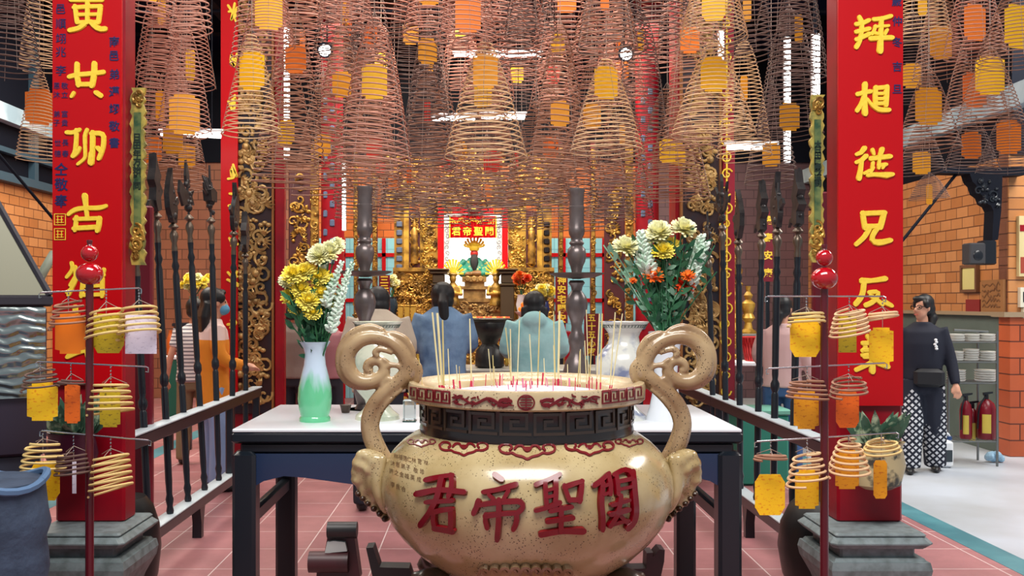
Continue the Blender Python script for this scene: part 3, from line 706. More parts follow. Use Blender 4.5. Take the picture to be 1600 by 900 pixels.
# ash and the joss sticks in it
o = MB().lathe([(.001, 1.262), (.15, 1.258), (.26, 1.25), (.322, 1.235), (.322, 1.20), (.001, 1.20)], (UX, UY, 0), 64).build('ash_bed', mat('pale_grey_ash', rgb(206, 202, 210), .95, noise=(24, rgb(168, 164, 176), .35, .7), bump=(60, .8)))
tag(o, 'bed of pale ash filling the big urn', 'ash', kind='stuff')
STICK = mat('straw_joss_stick', rgb(206, 186, 120), .7); STICKB = mat('pale_joss_stick', rgb(224, 210, 160), .7); STUB = mat('magenta_stub', rgb(196, 30, 70), .6)
def stick(px, yt, pb, yb, r, m, label, stub=True):
    # foot stands on the ash where the pixel ray meets it
    Yf = F*(H-1.262)/(yb-VY); xq = SX(pb, UY)-UX; Yf = min(Yf, UY+math.sqrt(max(.0, .27**2-xq*xq))); foot = Vector((SX(pb, Yf), Yf, 1.240)); top = Vector((SX(px, Yf), Yf+random.uniform(-.03, .03), SZ(yt, Yf)))
    t = thing('joss_stick', label, 'incense stick', foot, 0, 'joss sticks standing in the urn')
    d = top-foot; q = foot+d*min(.12, .05/max(d.length, .01))
    MB().tube([q, top], [r, r*.95], 6).build('stick', m, t)
    MB().tube([foot, q], r*1.15, 6).build('stub', STUB, t)
sticks = [(676, 488, 688, 594, .0034), (683, 489, 692, 594, .0045), (692, 500, 694, 592, .003), (734, 498, 737, 585, .0028), (700, 545, 703, 590, .0018), (713, 570, 716, 594, .0015), (718, 572, 718, 592, .0015),
          (763, 545, 769, 600, .0018), (770, 555, 772, 602, .0016), (790, 512, 800, 590, .002), (797, 514, 799, 588, .0024), (812, 500, 808, 587, .002), (827, 522, 832, 588, .0022), (843, 486, 840, 590, .0024),
          (866, 540, 867, 588, .0018), (874, 486, 872, 590, .0042), (865, 486, 868, 586, .002), (888, 570, 887, 598, .0015), (905, 548, 902, 590, .002), (913, 532, 917, 592, .002), (924, 528, 920, 594, .0022), (936, 490, 932, 594, .0022),
          (942, 490, 938, 592, .0026), (960, 488, 952, 596, .0022), (973, 490, 954, 598, .002), (915, 484, 920, 592, .0018), (908, 546, 906, 596, .0016), (772, 572, 774, 596, .0014), (850, 560, 852, 592, .0016), (655, 560, 662, 600, .0014)]
desc = ['tallest thick', 'thick slanting', 'slim slanting', 'straight tall', 'short', 'very short', 'short burnt-down']
for i, (px, yt, pb, yb, r) in enumerate(sorted(sticks, key=lambda q: q[2])):
    side = 'left of the rim' if px < 720 else 'middle of the ash' if px < 850 else 'right of the rim'
    kind = 'thick' if r > .003 else 'thin'; ht = 'tall' if yt < 515 else 'half-burnt' if yt < 556 else 'nearly burnt-down'
    stick(px, yt, pb, yb, r, STICKB if i % 3 else STICK, f'{ht} {kind} joss stick in the urn, {ORD[i]} from the left, {side}')
# burnt-out red stubs
STUBS = []
rn = random.Random(12)
for k in range(46):
    px = rn.uniform(668, 985); yb = rn.uniform(596, 610)-abs(px-822)**2*.0003; hh = rn.uniform(5, 17); Yf = F*(H-1.262)/(yb-VY)
    if math.hypot(SX(px, Yf)-UX, Yf-UY) > .30: continue
    f_ = Vector((SX(px, Yf), Yf, 1.238))
    m = STUB if k % 3 else mat('pink_stub', rgb(222, 120, 150), .6)
    o = MB().tube([f_, f_+Vector((rn.uniform(-.006, .006), 0, .03+hh*.0019))], .0032 if k % 5 == 0 else .0016, 5).build('incense_stub', m); tag(o, 'burnt-out red or pink joss stick stub standing in the pale ash', 'incense stub', 'burnt-out stubs in the urn')

# ------------------------------------------------------------------ wooden cradle under the urn
WOODD = mat('dark_red_wood', rgb(60, 20, 24), .45, noise=(9, rgb(40, 16, 18), .4, .7)); WOODB = mat('black_wood', rgb(28, 22, 22), .45)
t = thing('urn_stand', 'dark wooden cradle with scrolled ends carrying the urn', 'stand', (UX, UY, 0))
b = MB()
for s_ in (-1, 1):
    for yy in (UY-.28, UY+.28):
        b.cbox((UX+s_*.30, yy, .20), (.09, .09, .40), .01)
b.cbox((UX, UY-.28, .41), (.76, .09, .08), .012).cbox((UX, UY+.28, .41), (.76, .09, .08), .012).cbox((UX-.30, UY, .41), (.09, .6, .08), .012).cbox((UX+.30, UY, .41), (.09, .6, .08), .012)
b.cbox((UX, UY, .10), (.7, .06, .06), .01)
b.build('frame', WOODB, t)
Yl = UY+.10
for (px, py, r, ln) in ((535, 828, .028, .12), (514, 878, .036, .16)):
    p = P(px, py, Yl); MB().tube([p-Vector((ln/2*.85, 0, 0)), p+Vector((ln/2*.85, 0, 0))], r, 20).build('roller', WOODD if py > 850 else WOODB, t)
b = MB(); b.prism([(SX(x, Yl), SZ(y, Yl)) for x, y in ((512, 832), (552, 832), (562, 905), (500, 905))], 0, .06, lambda u, v, d: Vector((u, Yl+.01+d, v))); b.prism([(SX(x, Yl), SZ(y, Yl)) for x, y in ((494, 880), (545, 868), (565, 960), (490, 960))], 0, .06, lambda u, v, d: Vector((u, Yl+.02+d, v))); b.build('side_board', WOODD, t)
MB().prism([(SX(x, Yl), SZ(y, Yl)) for x, y in ((512, 846), (522, 844), (540, 846), (543, 860), (520, 862), (508, 864))], 0, .02, lambda u, v, d: Vector((u, Yl-.012+d, v))).build('rag', mat('grey_rag', rgb(170, 172, 168), .9), t)
for q in (((573, 854), (584, 853), (594, 884), (640, 885), (645, 900), (640, 930), (590, 930)), ((1009, 862), (1019, 861), (1018, 868), (1029, 856), (1037, 857), (1036, 875), (1024, 930), (970, 930), (970, 887), (1008, 886))):
    MB().prism([(SX(x, Yl), SZ(y, Yl)) for x, y in q], 0, .07, lambda u, v, d: Vector((u, Yl-.02+d, v))).build('arm', WOODB if q[0][0] < 700 else WOODD, t)

# ------------------------------------------------------------------ black altar table with a white top
TZ = .98; T0, T1 = 4.13, 5.13
xl, xr = SX(360, T0), SX(1162, T0); cxt = (xl+xr)/2
t = thing('altar_table', 'long black lacquered altar table with a white top behind the urn', 'table', (cxt, (T0+T1)/2, 0))
MB().cbox((cxt, (T0+T1)/2, TZ-.004), (xr-xl-.012, T1-T0-.012, .016), .004).build('white_top', mat('white_table_top', rgb(232, 236, 242), .22, spec=.6), t)
b = MB(); b.cbox((cxt, (T0+T1)/2, TZ-.036), (xr-xl, T1-T0, .05), .01).cbox((cxt, (T0+T1)/2, TZ-.085), (xr-xl-.07, T1-T0-.06, .05), .01); b.build('table_frame', BLACKP, t)
def apron(y):
    b = MB(); zz = TZ-.11; h = .17; xa, xb = xl+.05, xr-.05; n = 24; top = []; bot = []
    for i in range(n+1):
        u = i/n; x = xa+(xb-xa)*u; e = min(u, 1-u)
        top.append((x, zz)); bot.append((x, zz-(.10 if e > .30 else .10+.05*max(0, (.30-e)/.30)*0-.0)-(0.075*max(0, 1-abs(e-.0)/.06) if e < .06 else .06*max(0, min(1, (e-.1)/.2)))))
    b.prism(top+bot[::-1], 0, .03, lambda u, v, d: Vector((u, y+d, v))); return b
BLUEB = mat('blue_black_lacquer', rgb(26, 46, 78), .22, coat=.3)
apron(T0+.03).build('apron', BLUEB, t); apron(T1-.07).build('apron', BLUEB, t)
for x_ in (xl+.055, xr-.055): MB().bb(x_-.015, x_+.015, T0+.06, T1-.06, TZ-.24, TZ-.1).build('side_apron', BLUEB, t)
for lx in (xl+.055, xr-.055):
    for ly in (T0+.06, T1-.06): MB().cbox((lx, ly, (TZ-.1)/2), (.105, .105, TZ-.1), .015).build('leg', BLACKP, t)
for lx in (xl+.055, xr-.055): MB().cbox((lx, (T0+T1)/2, .56), (.05, T1-T0-.1, .07), .01).build('stretcher', mat('grey_black_paint', rgb(44, 56, 66), .35), t)
# ------------------------------------------------------------------ vases, candlesticks and flowers on the altar table
CELADON = mat('celadon_glaze', rgb(112, 196, 148), .16, coat=.5)
def celadon():
    m = mat('celadon_glaze', (0, 0, 0)); nt = m.node_tree; b = nt.nodes['Principled BSDF']
    tc = nt.nodes.new('ShaderNodeTexCoord'); sp = nt.nodes.new('ShaderNodeSeparateXYZ'); n = nt.nodes.new('ShaderNodeTexNoise'); n.inputs['Scale'].default_value = 26
    mp = nt.nodes.new('ShaderNodeMapping'); mp.inputs['Scale'].default_value = (1, 1, .12)
    ad = nt.nodes.new('ShaderNodeMath'); ad.operation = 'MULTIPLY_ADD'; ad.inputs[1].default_value = .22
    r = nt.nodes.new('ShaderNodeValToRGB'); e = r.color_ramp.elements
    e[0].position = .27; e[0].color = (*rgb(104, 196, 146), 1); e[1].position = .36; e[1].color = (*rgb(196, 214, 232), 1)
    L = nt.links; L.new(tc.outputs['Object'], sp.inputs[0]); L.new(tc.outputs['Object'], mp.inputs[0]); L.new(mp.outputs[0], n.inputs['Vector'])
    L.new(n.outputs['Fac'], ad.inputs[0]); L.new(sp.outputs['Z'], ad.inputs[2]); L.new(ad.outputs[0], r.inputs['Fac']); L.new(r.outputs['Color'], b.inputs['Base Color'])
celadon()
def px_prof(rows, Y, z0=None):
    """[(half-width px, y px)] -> [(r, z)]"""
    return [(a*Y/F, SZ(y, Y)) for a, y in rows]
YV = 4.42
vx = SX(492, YV)
def shift(prof, z): d = z-prof[0][1]; return [(r, zz+d) for r, zz in prof]
pr = shift(px_prof([(24, 660), (24, 655), (22, 652), (25, 640), (26.5, 625), (25.5, 608), (21, 588), (17, 572), (15.5, 556), (18, 546), (23, 538), (24.5, 536), (21.5, 538), (16, 548)], YV), TZ+.004)
t = thing('flower_vase', 'pale green celadon vase with lilac drips at its neck on the white table', 'vase', (vx, YV, TZ+.004))
MB().lathe(pr, (vx, YV, 0), 40).build('body', CELADON, t)
# cream goblet vase half hidden behind the left handle, and its blue and white twin behind the right one
PORC = mat('blue_white_porcelain', rgb(214, 214, 206), .2, coat=.4, noise=(9, rgb(120, 130, 160), .52, .66))
PALEP = mat('pale_crackle_porcelain', rgb(206, 206, 186), .2, coat=.4, noise=(7, rgb(170, 180, 160), .5, .65))
YG = 4.50
for px, m, lab in ((590, PALEP, 'cream goblet-shaped porcelain vase behind the left handle of the urn'), (975, PORC, 'blue and white porcelain vase with patterned flaring rim behind the right handle of the urn')):
    gx = SX(px, YG)
    prof = shift(px_prof([(35, 660), (34, 654), (24, 646), (18, 638), (20, 630), (32, 616), (41, 598), (45, 580), (43, 565), (34, 552), (25, 542), (23, 532), (27, 520), (37, 511), (40, 508), (36, 510), (22, 530)], YG), TZ+.004)
    t = thing('porcelain_vase', lab, 'vase', (gx, YG, TZ+.004), 0, 'pair of porcelain vases on the altar table')
    MB().lathe(prof, (gx, YG, 0), 40).build('body', m, t)
    zr = prof[-3][1]
    b = MB(); rr = 37*YG/F
    for k in range(40):
        a = 2*PI*k/40; f_ = lambda u, v: Vector((gx+(rr*.93+v*.6)*math.sin(u), YG-(rr*.93+v*.6)*math.cos(u), zr-.022+v))
        b.tube([f_(a, -.008), f_(a+.1, .008)], .0016, 4); b.tube([f_(a, .008), f_(a+.1, -.008)], .0016, 4)
    b.build('rim_pattern', mat('grey_green_pattern', rgb(90, 104, 96), .4), t)
# tapered white vase behind the right handle
YW = 4.46; wx = SX(1040, YW)
prof = shift(px_prof([(31, 660), (30, 655), (25, 640), (20, 615), (18, 590), (20, 560), (25, 530), (27, 522), (23, 526)], YW), TZ+.004)
t = thing('flower_vase', 'plain white tapered vase holding the orange and cream bouquet', 'vase', (wx, YW, TZ+.004))
MB().lathe(prof, (wx, YW, 0), 36).build('body', mat('white_glaze', rgb(226, 230, 236), .18, coat=.4), t)
# small things between the vases
YS = 4.75; o = MB().lathe([(.02, TZ+.004), (.026, TZ+.03), (.03, TZ+.045), (.026, TZ+.042)], (SX(540, YS), YS, 0), 16).build('offering_cup', mat('brown_cup', rgb(66, 50, 40), .4)); tag(o, 'tiny brown cup beside the cream goblet vase', 'cup')
p = P(640, 660, 4.40)
t = thing('glass_jar', 'small clear glass jar with a dark foot between the left handle and the urn', 'jar', (p.x, 4.40, TZ+.004))
GLASS = mat('clear_glass', rgb(225, 235, 235), .05, trans=.85)
MB().cbox((p.x, 4.40, TZ+.060), (.06, .06, .10), .006).build('jar_body', GLASS, t); MB().cbox((p.x, 4.40, TZ+.007), (.064, .064, .006), .002).build('foot', mat('dark_green_foot', rgb(24, 60, 52), .3), t)

# pewter candlesticks
def candlestick(px, top, lab, dish_px):
    Y = 4.92; cx = SX(px, Y)
    rows = [(14, 632), (26, 652)]
    prof = [(30, 655), (30, 648), (16, 640), (12, 630), (17, 612), (20, 590), (21, 575), (17, 560), (11, 550), (10, 540), (13, 530), (13, 522), (9, 515), (8, 506), (10, 497), (16, 482), (17.5, 470), (15, 460), (8, 450), (9, 444), (13, 438), (10, 434)]
    up = [(7, 432), (8, 420), (10, 412), (13, 405), (15, 395), (14, 386), (9, 380), (12, 376), (9, 372), (9, 368), (12, 362), (13, 355), (11.5, 352), (11.5, 325), (12.5, 322), (12.5, 319), (11, 318), (11.5, 298), (13, 295), (12.5, 291), (8, 290), (8, 296)]
    dy = top-290
    f = lambda rows_: [(a*Y/F, SZ(y+dy, Y)) for a, y in rows_]
    t = thing('candlestick', lab, 'candlestick', (cx, Y, TZ+.004), 0, 'tall pewter candlesticks')
    low = f(prof); low = [(r, max(z, TZ+.004)) for r, z in low]; low[0] = (low[0][0], TZ+.004)
    MB().lathe(low, (cx, Y, 0), 28).build('stem', PEWTER, t)
    MB().lathe(f(up), (cx, Y, 0), 28).build('candle_socket', PEWTER, t)
    zd = SZ(428+dy, Y); R = dish_px*Y/F
    MB().lathe([(.02, zd-.012), (R*.7, zd-.004), (R, zd+.012), (R*1.01, zd+.018), (R*.97, zd+.016), (R*.6, zd+.004), (.02, zd)], (cx, Y, 0), 36).build('drip_pan', mat('dark_pewter', rgb(84, 76, 72), .36, .4), t)
candlestick(570, 291, 'tall pewter candlestick with wide drip pan beside the left flower vase', 42)
candlestick(901, 294, 'tall pewter candlestick with wide drip pan behind the right of the urn', 42)

# flowers ---------------------------------------------------------------
GREEN = mat('stem_green', rgb(44, 104, 62), .6, noise=(9, rgb(28, 78, 50), .4, .65)); LEAFG = mat('leaf_green', rgb(30, 84, 56), .55, noise=(9, rgb(54, 120, 74), .45, .7)); PALEG = mat('pale_green_leaf', rgb(140, 186, 158), .6)
YEL = mat('yellow_petals', rgb(252, 226, 60), .6, noise=(14, rgb(250, 240, 140), .4, .7)); CREAM = mat('cream_petals', rgb(252, 250, 206), .6, noise=(12, rgb(248, 232, 120), .5, .75)); ORA = mat('orange_petals', rgb(240, 120, 24), .6, noise=(14, rgb(222, 66, 20), .45, .7))
REDO = mat('red_orange_petals', rgb(232, 74, 28), .6); WHITEF = mat('white_blossom', rgb(226, 240, 226), .6, noise=(14, rgb(176, 214, 186), .5, .75))
def blossom(R, seed, layers=5, n=20, cup=.5):
    rn = random.Random(seed); b = MB()
    for L in range(layers):
        t = L/(layers-1); m = int(n*(1-.35*t)); el = (-.15+1.25*t*cup*2)
        for k in range(m):
            a = 2*PI*(k+rn.random()*.5)/m+L*.3; e = el+rn.uniform(-.15, .15); r = R*(1-.35*t)*rn.uniform(.88, 1.08)
            d = Vector((math.cos(a)*math.cos(e), math.sin(a)*math.cos(e), math.sin(e))); sd = Vector((-math.sin(a), math.cos(a), 0)); nn = d.cross(sd)
            w_ = R*.13; q = [Vector((0, 0, R*.08*L/4)), d*r*.55-nn*R*.05, d*r]
            vs = [q[0], q[1]-sd*w_, q[1]+sd*w_, q[2]-sd*w_*.55+nn*R*.06, q[2]+sd*w_*.55+nn*R*.06]
            b.add(vs+[v-nn*R*.02 for v in vs], [(0, 1, 2), (1, 3, 4, 2), (5, 7, 6), (6, 7, 9, 8)])
    b.sphere((0, 0, R*.12), (R*.28, R*.28, R*.2), 10, 6)
    return b.mesh('blossom')
B_Y = [blossom(.064, s, 5, 24, .5) for s in (1, 2)]; B_C = [blossom(.068, s, 6, 24, .55) for s in (3, 4)]; B_O = [blossom(.055, 5, 3, 16, .35)]
def leafy(b, a, e, w_):
    """a leaf blade from a to e, slightly keeled"""
    a, e = Vector(a), Vector(e); d = (e-a); sd = d.cross(Vector((0, 1, 0)))
    if sd.length < 1e-6: sd = Vector((1, 0, 0))
    sd.normalize(); m1 = a+d*.35; m2 = a+d*.7; k = Vector((0, .12*w_, 0)); th = Vector((0, .0015, 0))
    vs = [a, m1-sd*w_, m1+k, m1+sd*w_, m2-sd*w_*.8, m2+k, m2+sd*w_*.8, e]
    fs = [(0, 1, 2), (0, 2, 3), (1, 4, 5, 2), (2, 5, 6, 3), (4, 7, 5), (5, 7, 6)]
    b.add(vs+[v+th for v in vs], fs+[tuple(i+8 for i in f[::-1]) for f in fs])
def flower(name, label, mesh, m, px, py, Y, foot, tilt, scale, group, leaves=5, cat='flower'):
    top = P(px, py, Y); foot = Vector(foot); rn = random.Random(int(px*7+py))
    t = thing(name, label, cat, foot, 0, group)
    mid = foot.lerp(top, .5)+Vector((0, 0, .03)); mid.x = foot.x+(top.x-foot.x)*.35
    st = smooth([foot, mid, top-Vector((0, 0, .01))], 2)
    MB().tube(st, .0035, 5).build('stem', GREEN, t)
    o = bpy.data.objects.new('blossom', mesh.copy()); COL.objects.link(o); o.data.materials.append(m); o.parent = t
    o.location = top-foot; o.rotation_euler = tilt; o.scale = (scale,)*3
    if leaves:
        b = MB()
        for k in range(leaves):
            p = st[int(len(st)*(.35+.5*k/leaves))]; a = rn.uniform(0, 6.3)
            leafy(b, p, p+Vector((math.cos(a)*.07, math.sin(a)*.04, rn.uniform(.02, .07))), .013)
        b.build('leaves', LEAFG, t)
    return t
gv = 'yellow chrysanthemums in the green vase'
ft = lambda dx, dy: (vx+dx, YV+dy, TZ+.26)
LV = [(458, 428, 1, .95, 'Y'), (476, 424, 1, .9, 'Y'), (500, 432, 1, .9, 'Y'), (514, 440, .9, .8, 'Y'), (455, 462, 1, .9, 'Y'), (482, 470, 1, .95, 'Y'), (470, 452, 1, .85, 'Y'), (501, 458, 1, .9, 'Y'), (515, 470, .9, .8, 'Y'), (465, 480, 1, .75, 'Y'), (489, 488, 1, .75, 'Y'), (498, 398, 1, .95, 'C'), (515, 392, 1, .95, 'C'), (526, 383, 1, .7, 'C'), (449, 438, 1, .7, 'C')]
where = ['upper left', 'upper middle', 'beside the middle', 'right of centre', 'far left edge, low', 'low front', 'heart', 'middle right', 'low right', 'lowest left', 'lowest middle', 'top', 'topmost, right', 'topmost spike side', 'left rim']
for i, (px, py, a, s_, k) in enumerate(LV):
    flower('chrysanthemum', ('yellow' if k == 'Y' else 'large cream')+f' chrysanthemum at the {where[i]} of the bouquet in the green vase', (B_Y if k == 'Y' else B_C)[i % 2], YEL if k == 'Y' else CREAM, px, py, YV-.05+.02*(i % 5), ft(random.uniform(-.03, .03), random.uniform(-.03, .03)), (.9, random.uniform(-.4, .4), 0), s_*.95, gv)
def spike(px, py, bx, by, Y, foot, label, group, w_=.022, n=34):
    """a flower spike of crowded pale buds from pixel (bx, by) up to (px, py)"""
    a, e = P(bx, by, Y), P(px, py, Y); rn = random.Random(int(px)); foot = Vector(foot)
    t = thing('tuberose_spike', label, 'flower', foot, 0, group)
    MB().tube(smooth([foot, a, e], 2), .004, 5).build('stem', GREEN, t)
    b = MB()
    for k in range(n):
        f_ = k/n; p = a.lerp(e, f_); an = k*2.4; r = w_*(1.15-.75*f_)
        d = Vector((math.cos(an), math.sin(an)*.8, .55)).normalized(); q = p+d*r*1.25
        b.tube([p, p+d*r*.7, q], [.004, (.0105 if w_ < .03 else .0135)*(1.1-.5*f_), .004], 6)
    b.build('buds', WHITEF, t)
    return t
spike(524, 372, 505, 420, YV, ft(0, .01), 'pale green flower spike rising at the top of the left bouquet', gv, .016)
for i, (px, py, bx, by) in enumerate(((552, 410, 512, 500), (546, 425, 520, 510), (535, 408, 508, 480), (540, 450, 516, 520))):
    spike(px, py, bx, by, YV-.02*i, ft(.02, .0), ['white flower spike leaning far right in the left bouquet', 'white flower spike lowest on the right of the left bouquet', 'white flower spike next to the cream chrysanthemums', 'short white flower spike at the lower right of the left bouquet'][i], gv, .028, 44)
def sprays(foot, n, hgt, sp, Y, label, seed, lean=0, m=LEAFG):
    """a tuft of slim leafy stems filling the heart of a bouquet"""
    rn = random.Random(seed); foot = Vector(foot); t = thing('greenery_spray', label, 'foliage', foot, 0)
    b = MB()
    for k in range(n):
        e = foot+Vector((rn.uniform(-sp, sp)+lean, rn.uniform(-.06, .08), hgt*rn.uniform(.55, 1))); s_ = smooth([foot+Vector((rn.uniform(-.025, .025), rn.uniform(-.025, .025), 0)), foot.lerp(e, .5)+Vector((0, 0, .03)), e], 2); b.tube(s_, .0032, 4)
        for q in range(6):
            p = s_[int(len(s_)*(.3+.1*q))]; a = rn.uniform(0, 6.3); leafy(b, p, p+Vector((math.cos(a)*.055, math.sin(a)*.05, rn.uniform(.0, .07))), .011)
    b.build('leafy_stems', m, t)
sprays(ft(0, 0), 22, .36, .14, YV, 'dark green leafy stems filling the celadon vase', 3)
# right-hand bouquet
gr = 'flowers in the white vase'
fr = lambda dx=0, dy=0: (wx+dx, YW+dy, TZ+.36)
for i, (px, py, s_, k, lab) in enumerate(((977, 385, 1.0, 'C', 'cream chrysanthemum at the far left of the right bouquet'), (1029, 362, 1.05, 'C', 'cream chrysanthemum at the top middle of the right bouquet'), (1068, 356, 1.0, 'C', 'pale cupped chrysanthemum topmost on the right of the right bouquet'), (1046, 385, .95, 'Y', 'yellow chrysanthemum in the heart of the right bouquet'), (1036, 392, .9, 'Y', 'yellow chrysanthemum just below the heart of the right bouquet'),
                                 (1021, 428, 1.1, 'O', 'wide orange gerbera at the lower left of the right bouquet'), (1022, 401, .8, 'O', 'small orange gerbera under the yellow blossoms'), (1066, 440, 1.05, 'R', 'red-orange gerbera at the lower right of the right bouquet'), (1075, 430, .7, 'O', 'small orange gerbera behind the red-orange one'), (989, 438, .4, 'O', 'tiny orange blossom low at the left of the right bouquet'), (1026, 370, .9, 'C', 'cream chrysanthemum under the top blossom of the right bouquet'), (1058, 452, .7, 'R', 'red-orange gerbera lowest in the right bouquet'))):
    mm = {'C': CREAM, 'Y': YEL, 'O': ORA, 'R': REDO}[k]; me = {'C': B_C[i % 2], 'Y': B_Y[0], 'O': B_O[0], 'R': B_Y[1]}[k]
    flower('gerbera' if k in 'OR' else 'chrysanthemum', lab, me, mm, px, py, YW-.06+.02*(i % 4), fr(random.uniform(-.03, .03), random.uniform(-.03, .03)), (.75 if k != 'C' else .55, random.uniform(-.35, .35), 0), s_, gr)
for i, (px, py, bx, by) in enumerate(((1000, 362, 1010, 425), (1012, 372, 1016, 440), (1105, 380, 1075, 450), (1098, 368, 1072, 430), (1092, 402, 1066, 470))):
    spike(px, py, bx, by, YW-.04+.02*i, fr(), ['white flower spike left of the cream blossom in the right bouquet', 'white flower spike in the middle left of the right bouquet', 'white flower spike outermost on the right of the right bouquet', 'tall white flower spike on the right of the right bouquet', 'short white flower spike leaning right over the handle'][i], gr, .042, 64)
sprays(fr(), 34, .54, .24, YW, 'dark green leafy stems filling the white vase', 8)
sprays(fr(), 10, .50, .2, YW, 'pale grey-green sprays leaning left over the urn rim', 11, -.12, PALEG)
# ------------------------------------------------------------------ fences with ceremonial weapons
IRON = mat('dark_pewter_weapon', rgb(70, 68, 68), .42, .6, noise=(16, rgb(44, 44, 46), .4, .7))
RAILW = mat('grey_white_rail_top', rgb(188, 200, 206), .4)
def fence(X, sgn, ya, yb, label):
    t = thing('railing', label, 'railing', (X, (ya+yb)/2, 0), 0, 'black railings either side of the hall')
    for z, h, w_ in ((.80, .075, .07), (.235, .07, .08)):
        MB().cbox((X, (ya+yb)/2, z), (w_, yb-ya, h), .008).build('rail', BLACKP, t)
        MB().cbox((X, (ya+yb)/2, z+h/2+.004), (w_+.012, yb-ya, .012), .003).build('rail_top', RAILW, t)
    for y in (6.12, 8.2):
        MB().prism([(0, .20), (.11, .20), (.075, .08), (.075, 0), (.025, 0), (.03, .1)], -.03, .03, lambda u, v, d: Vector((X+d, y-.05+u, v))).build('foot', BLACK, t)
    for y in (6.9, yb-.04): MB().cbox((X, y, .52), (.055, .055, .52), .01).build('upright', BLACKP, t)
    return t
fence(-1.86, -1, 4.7, 7.75, 'long black railing with whitish rail tops on the left, weapons standing in it')
fence(1.775, 1, 4.7, 8.3, 'long black railing with whitish rail tops on the right, weapons standing in it')
def weapon(foot, top_xy, ztop, kind, label):
    """turned black shaft, pewter socket and an ornamental head; foot on the bottom rail"""
    foot = Vector(foot); top = Vector((top_xy[0], top_xy[1], ztop)); L = (top-foot).length; d = (top-foot).normalized()
    t = thing('ceremonial_weapon', label, 'weapon', foot, 0, 'ceremonial weapons standing in the railings')
    R = d.to_track_quat('Z', 'Y').to_matrix()
    zs = L*.75    # shaft length
    r = .023
    pr = [(r*.8, 0), (r, .02), (r*.75, .05), (r*1.05, .09), (r*.75, .12), (r*.9, .2), (r*.92, zs*.46), (r*.7, zs*.47), (r*1.15, zs*.485), (r*1.15, zs*.505), (r*.7, zs*.52), (r*.85, zs*.54), (r*.95, zs*.9), (r*.65, zs*.92), (r*1.1, zs*.94), (r*.7, zs*.96), (r*.9, zs)]
    MB().lathe(pr, foot, 14, M=R).build('shaft', BLACKP, t)
    q = L*.085
    so = [(r*.8, zs-.005), (r*.85, zs+.02), (r*.7, zs+.05), (r*1.25, zs+q*.5), (r*1.1, zs+q*.62), (r*.5, zs+q*.75), (r*1.4, zs+q*.84), (r*1.3, zs+q*.88), (r*.45, zs+q)]
    MB().lathe(so, foot, 14, M=R).build('socket', mat('brassy_pewter', rgb(112, 100, 88), .36, .8), t)
    H0 = zs+q; Hh = L-H0
    ux = Vector((1, 0, 0)); b = MB()
    def fn(u, v, dd): return foot+R @ Vector((u*1.7, dd*1.5, H0+v))
    def pl(pts, th=.012): b.prism([(u*Hh, v*Hh) for u, v in pts], -th/2, th/2, fn)
    def ball(u, v, rr): b.sphere(fn(u*Hh, v*Hh, 0), rr, 9, 7)
    b.tube([fn(0, 0, 0), fn(0, Hh*.8, 0)], .008, 8)
    if kind == 0:   # dragon-jaw halberd
        pl([(-.06, .05), (.04, .0), (.10, .18), (.07, .4), (.12, .52), (.06, .72), (.03, .98), (-.02, .75), (-.09, .62), (-.04, .5), (-.12, .36), (-.05, .25)], .03); pl([(.05, .05), (.2, .1), (.26, .02), (.22, .16), (.08, .2)]); pl([(-.02, .7), (.02, .7), (.0, 1.0)], .01); ball(.0, .35, .025); ball(.03, .55, .02)
    elif kind == 1: # curved broad blade
        pl([(-.05, .0), (.06, .0), (.16, .25), (.17, .5), (.10, .75), (.0, 1.0), (.02, .72), (-.06, .5), (-.1, .25)], .022); ball(0, .12, .03); pl([(-.1, .3), (-.2, .4), (-.16, .5), (-.05, .42)])
    elif kind == 2: # trident
        pl([(-.03, .2), (.03, .2), (.03, .85), (0, 1.0), (-.03, .85)], .014)
        for s_ in (-1, 1): pl([(0, .22), (s_*.14, .26), (s_*.24, .42), (s_*.22, .62), (s_*.27, .8), (s_*.16, .64), (s_*.16, .45), (s_*.08, .36), (0, .36)]); pl([(s_*.2, .42), (s_*.32, .38), (s_*.36, .5), (s_*.28, .46)], .01)
        ball(0, .12, .028); ball(0, .26, .024)
    elif kind == 3: # hand on a rod
        ball(0, .3, .034); pl([(-.1, .3), (.1, .3), (.13, .5), (.02, .56), (-.12, .5)], .04)
        for k in range(4): b.tube([fn((-.09+.06*k)*Hh, .5*Hh, 0), fn((-.12+.08*k)*Hh, .68*Hh, -.01), fn((-.1+.07*k)*Hh, .78*Hh, -.02)], [.012, .011, .008], 7)
        b.tube([fn(.11*Hh, .42*Hh, 0), fn(.22*Hh, .5*Hh, 0), fn(.24*Hh, .62*Hh, 0)], [.012, .01, .008], 7); pl([(-.015, .6), (.015, .6), (0, 1.0)], .01)
    elif kind == 4: # axe with spear point
        pl([(0, .2), (.2, .12), (.3, .35), (.26, .58), (.05, .42), (0, .42)]); pl([(0, .25), (-.18, .2), (-.12, .35), (-.2, .48), (0, .4)]); pl([(-.04, .5), (.04, .5), (.06, .7), (0, 1.0), (-.06, .7)], .012); ball(0, .12, .028)
    else:           # sun disc
        b.lathe([(.001, -.01), (Hh*.2, -.012), (Hh*.22, 0), (Hh*.2, .012), (.001, .01)], fn(0, Hh*.42, 0), 24, M=R @ Matrix.Rotation(PI/2, 3, 'X'))
        for k in range(12):
            a = k*PI/6; c, s_ = math.cos(a), math.sin(a); pl([(.2*math.cos(a-.16), .42+.2*math.sin(a-.16)), (.2*math.cos(a+.16), .42+.2*math.sin(a+.16)), (.31*c, .42+.31*s_)], .01)
        pl([(-.02, .7), (.02, .7), (0, 1.0)], .01)
    q_ = random.Random(int(foot.y*100))
    for _ in range(16): v_ = q_.uniform(.08, .62); ball(q_.uniform(-.08, .08)*(1.1-v_), v_, q_.uniform(.010, .022))
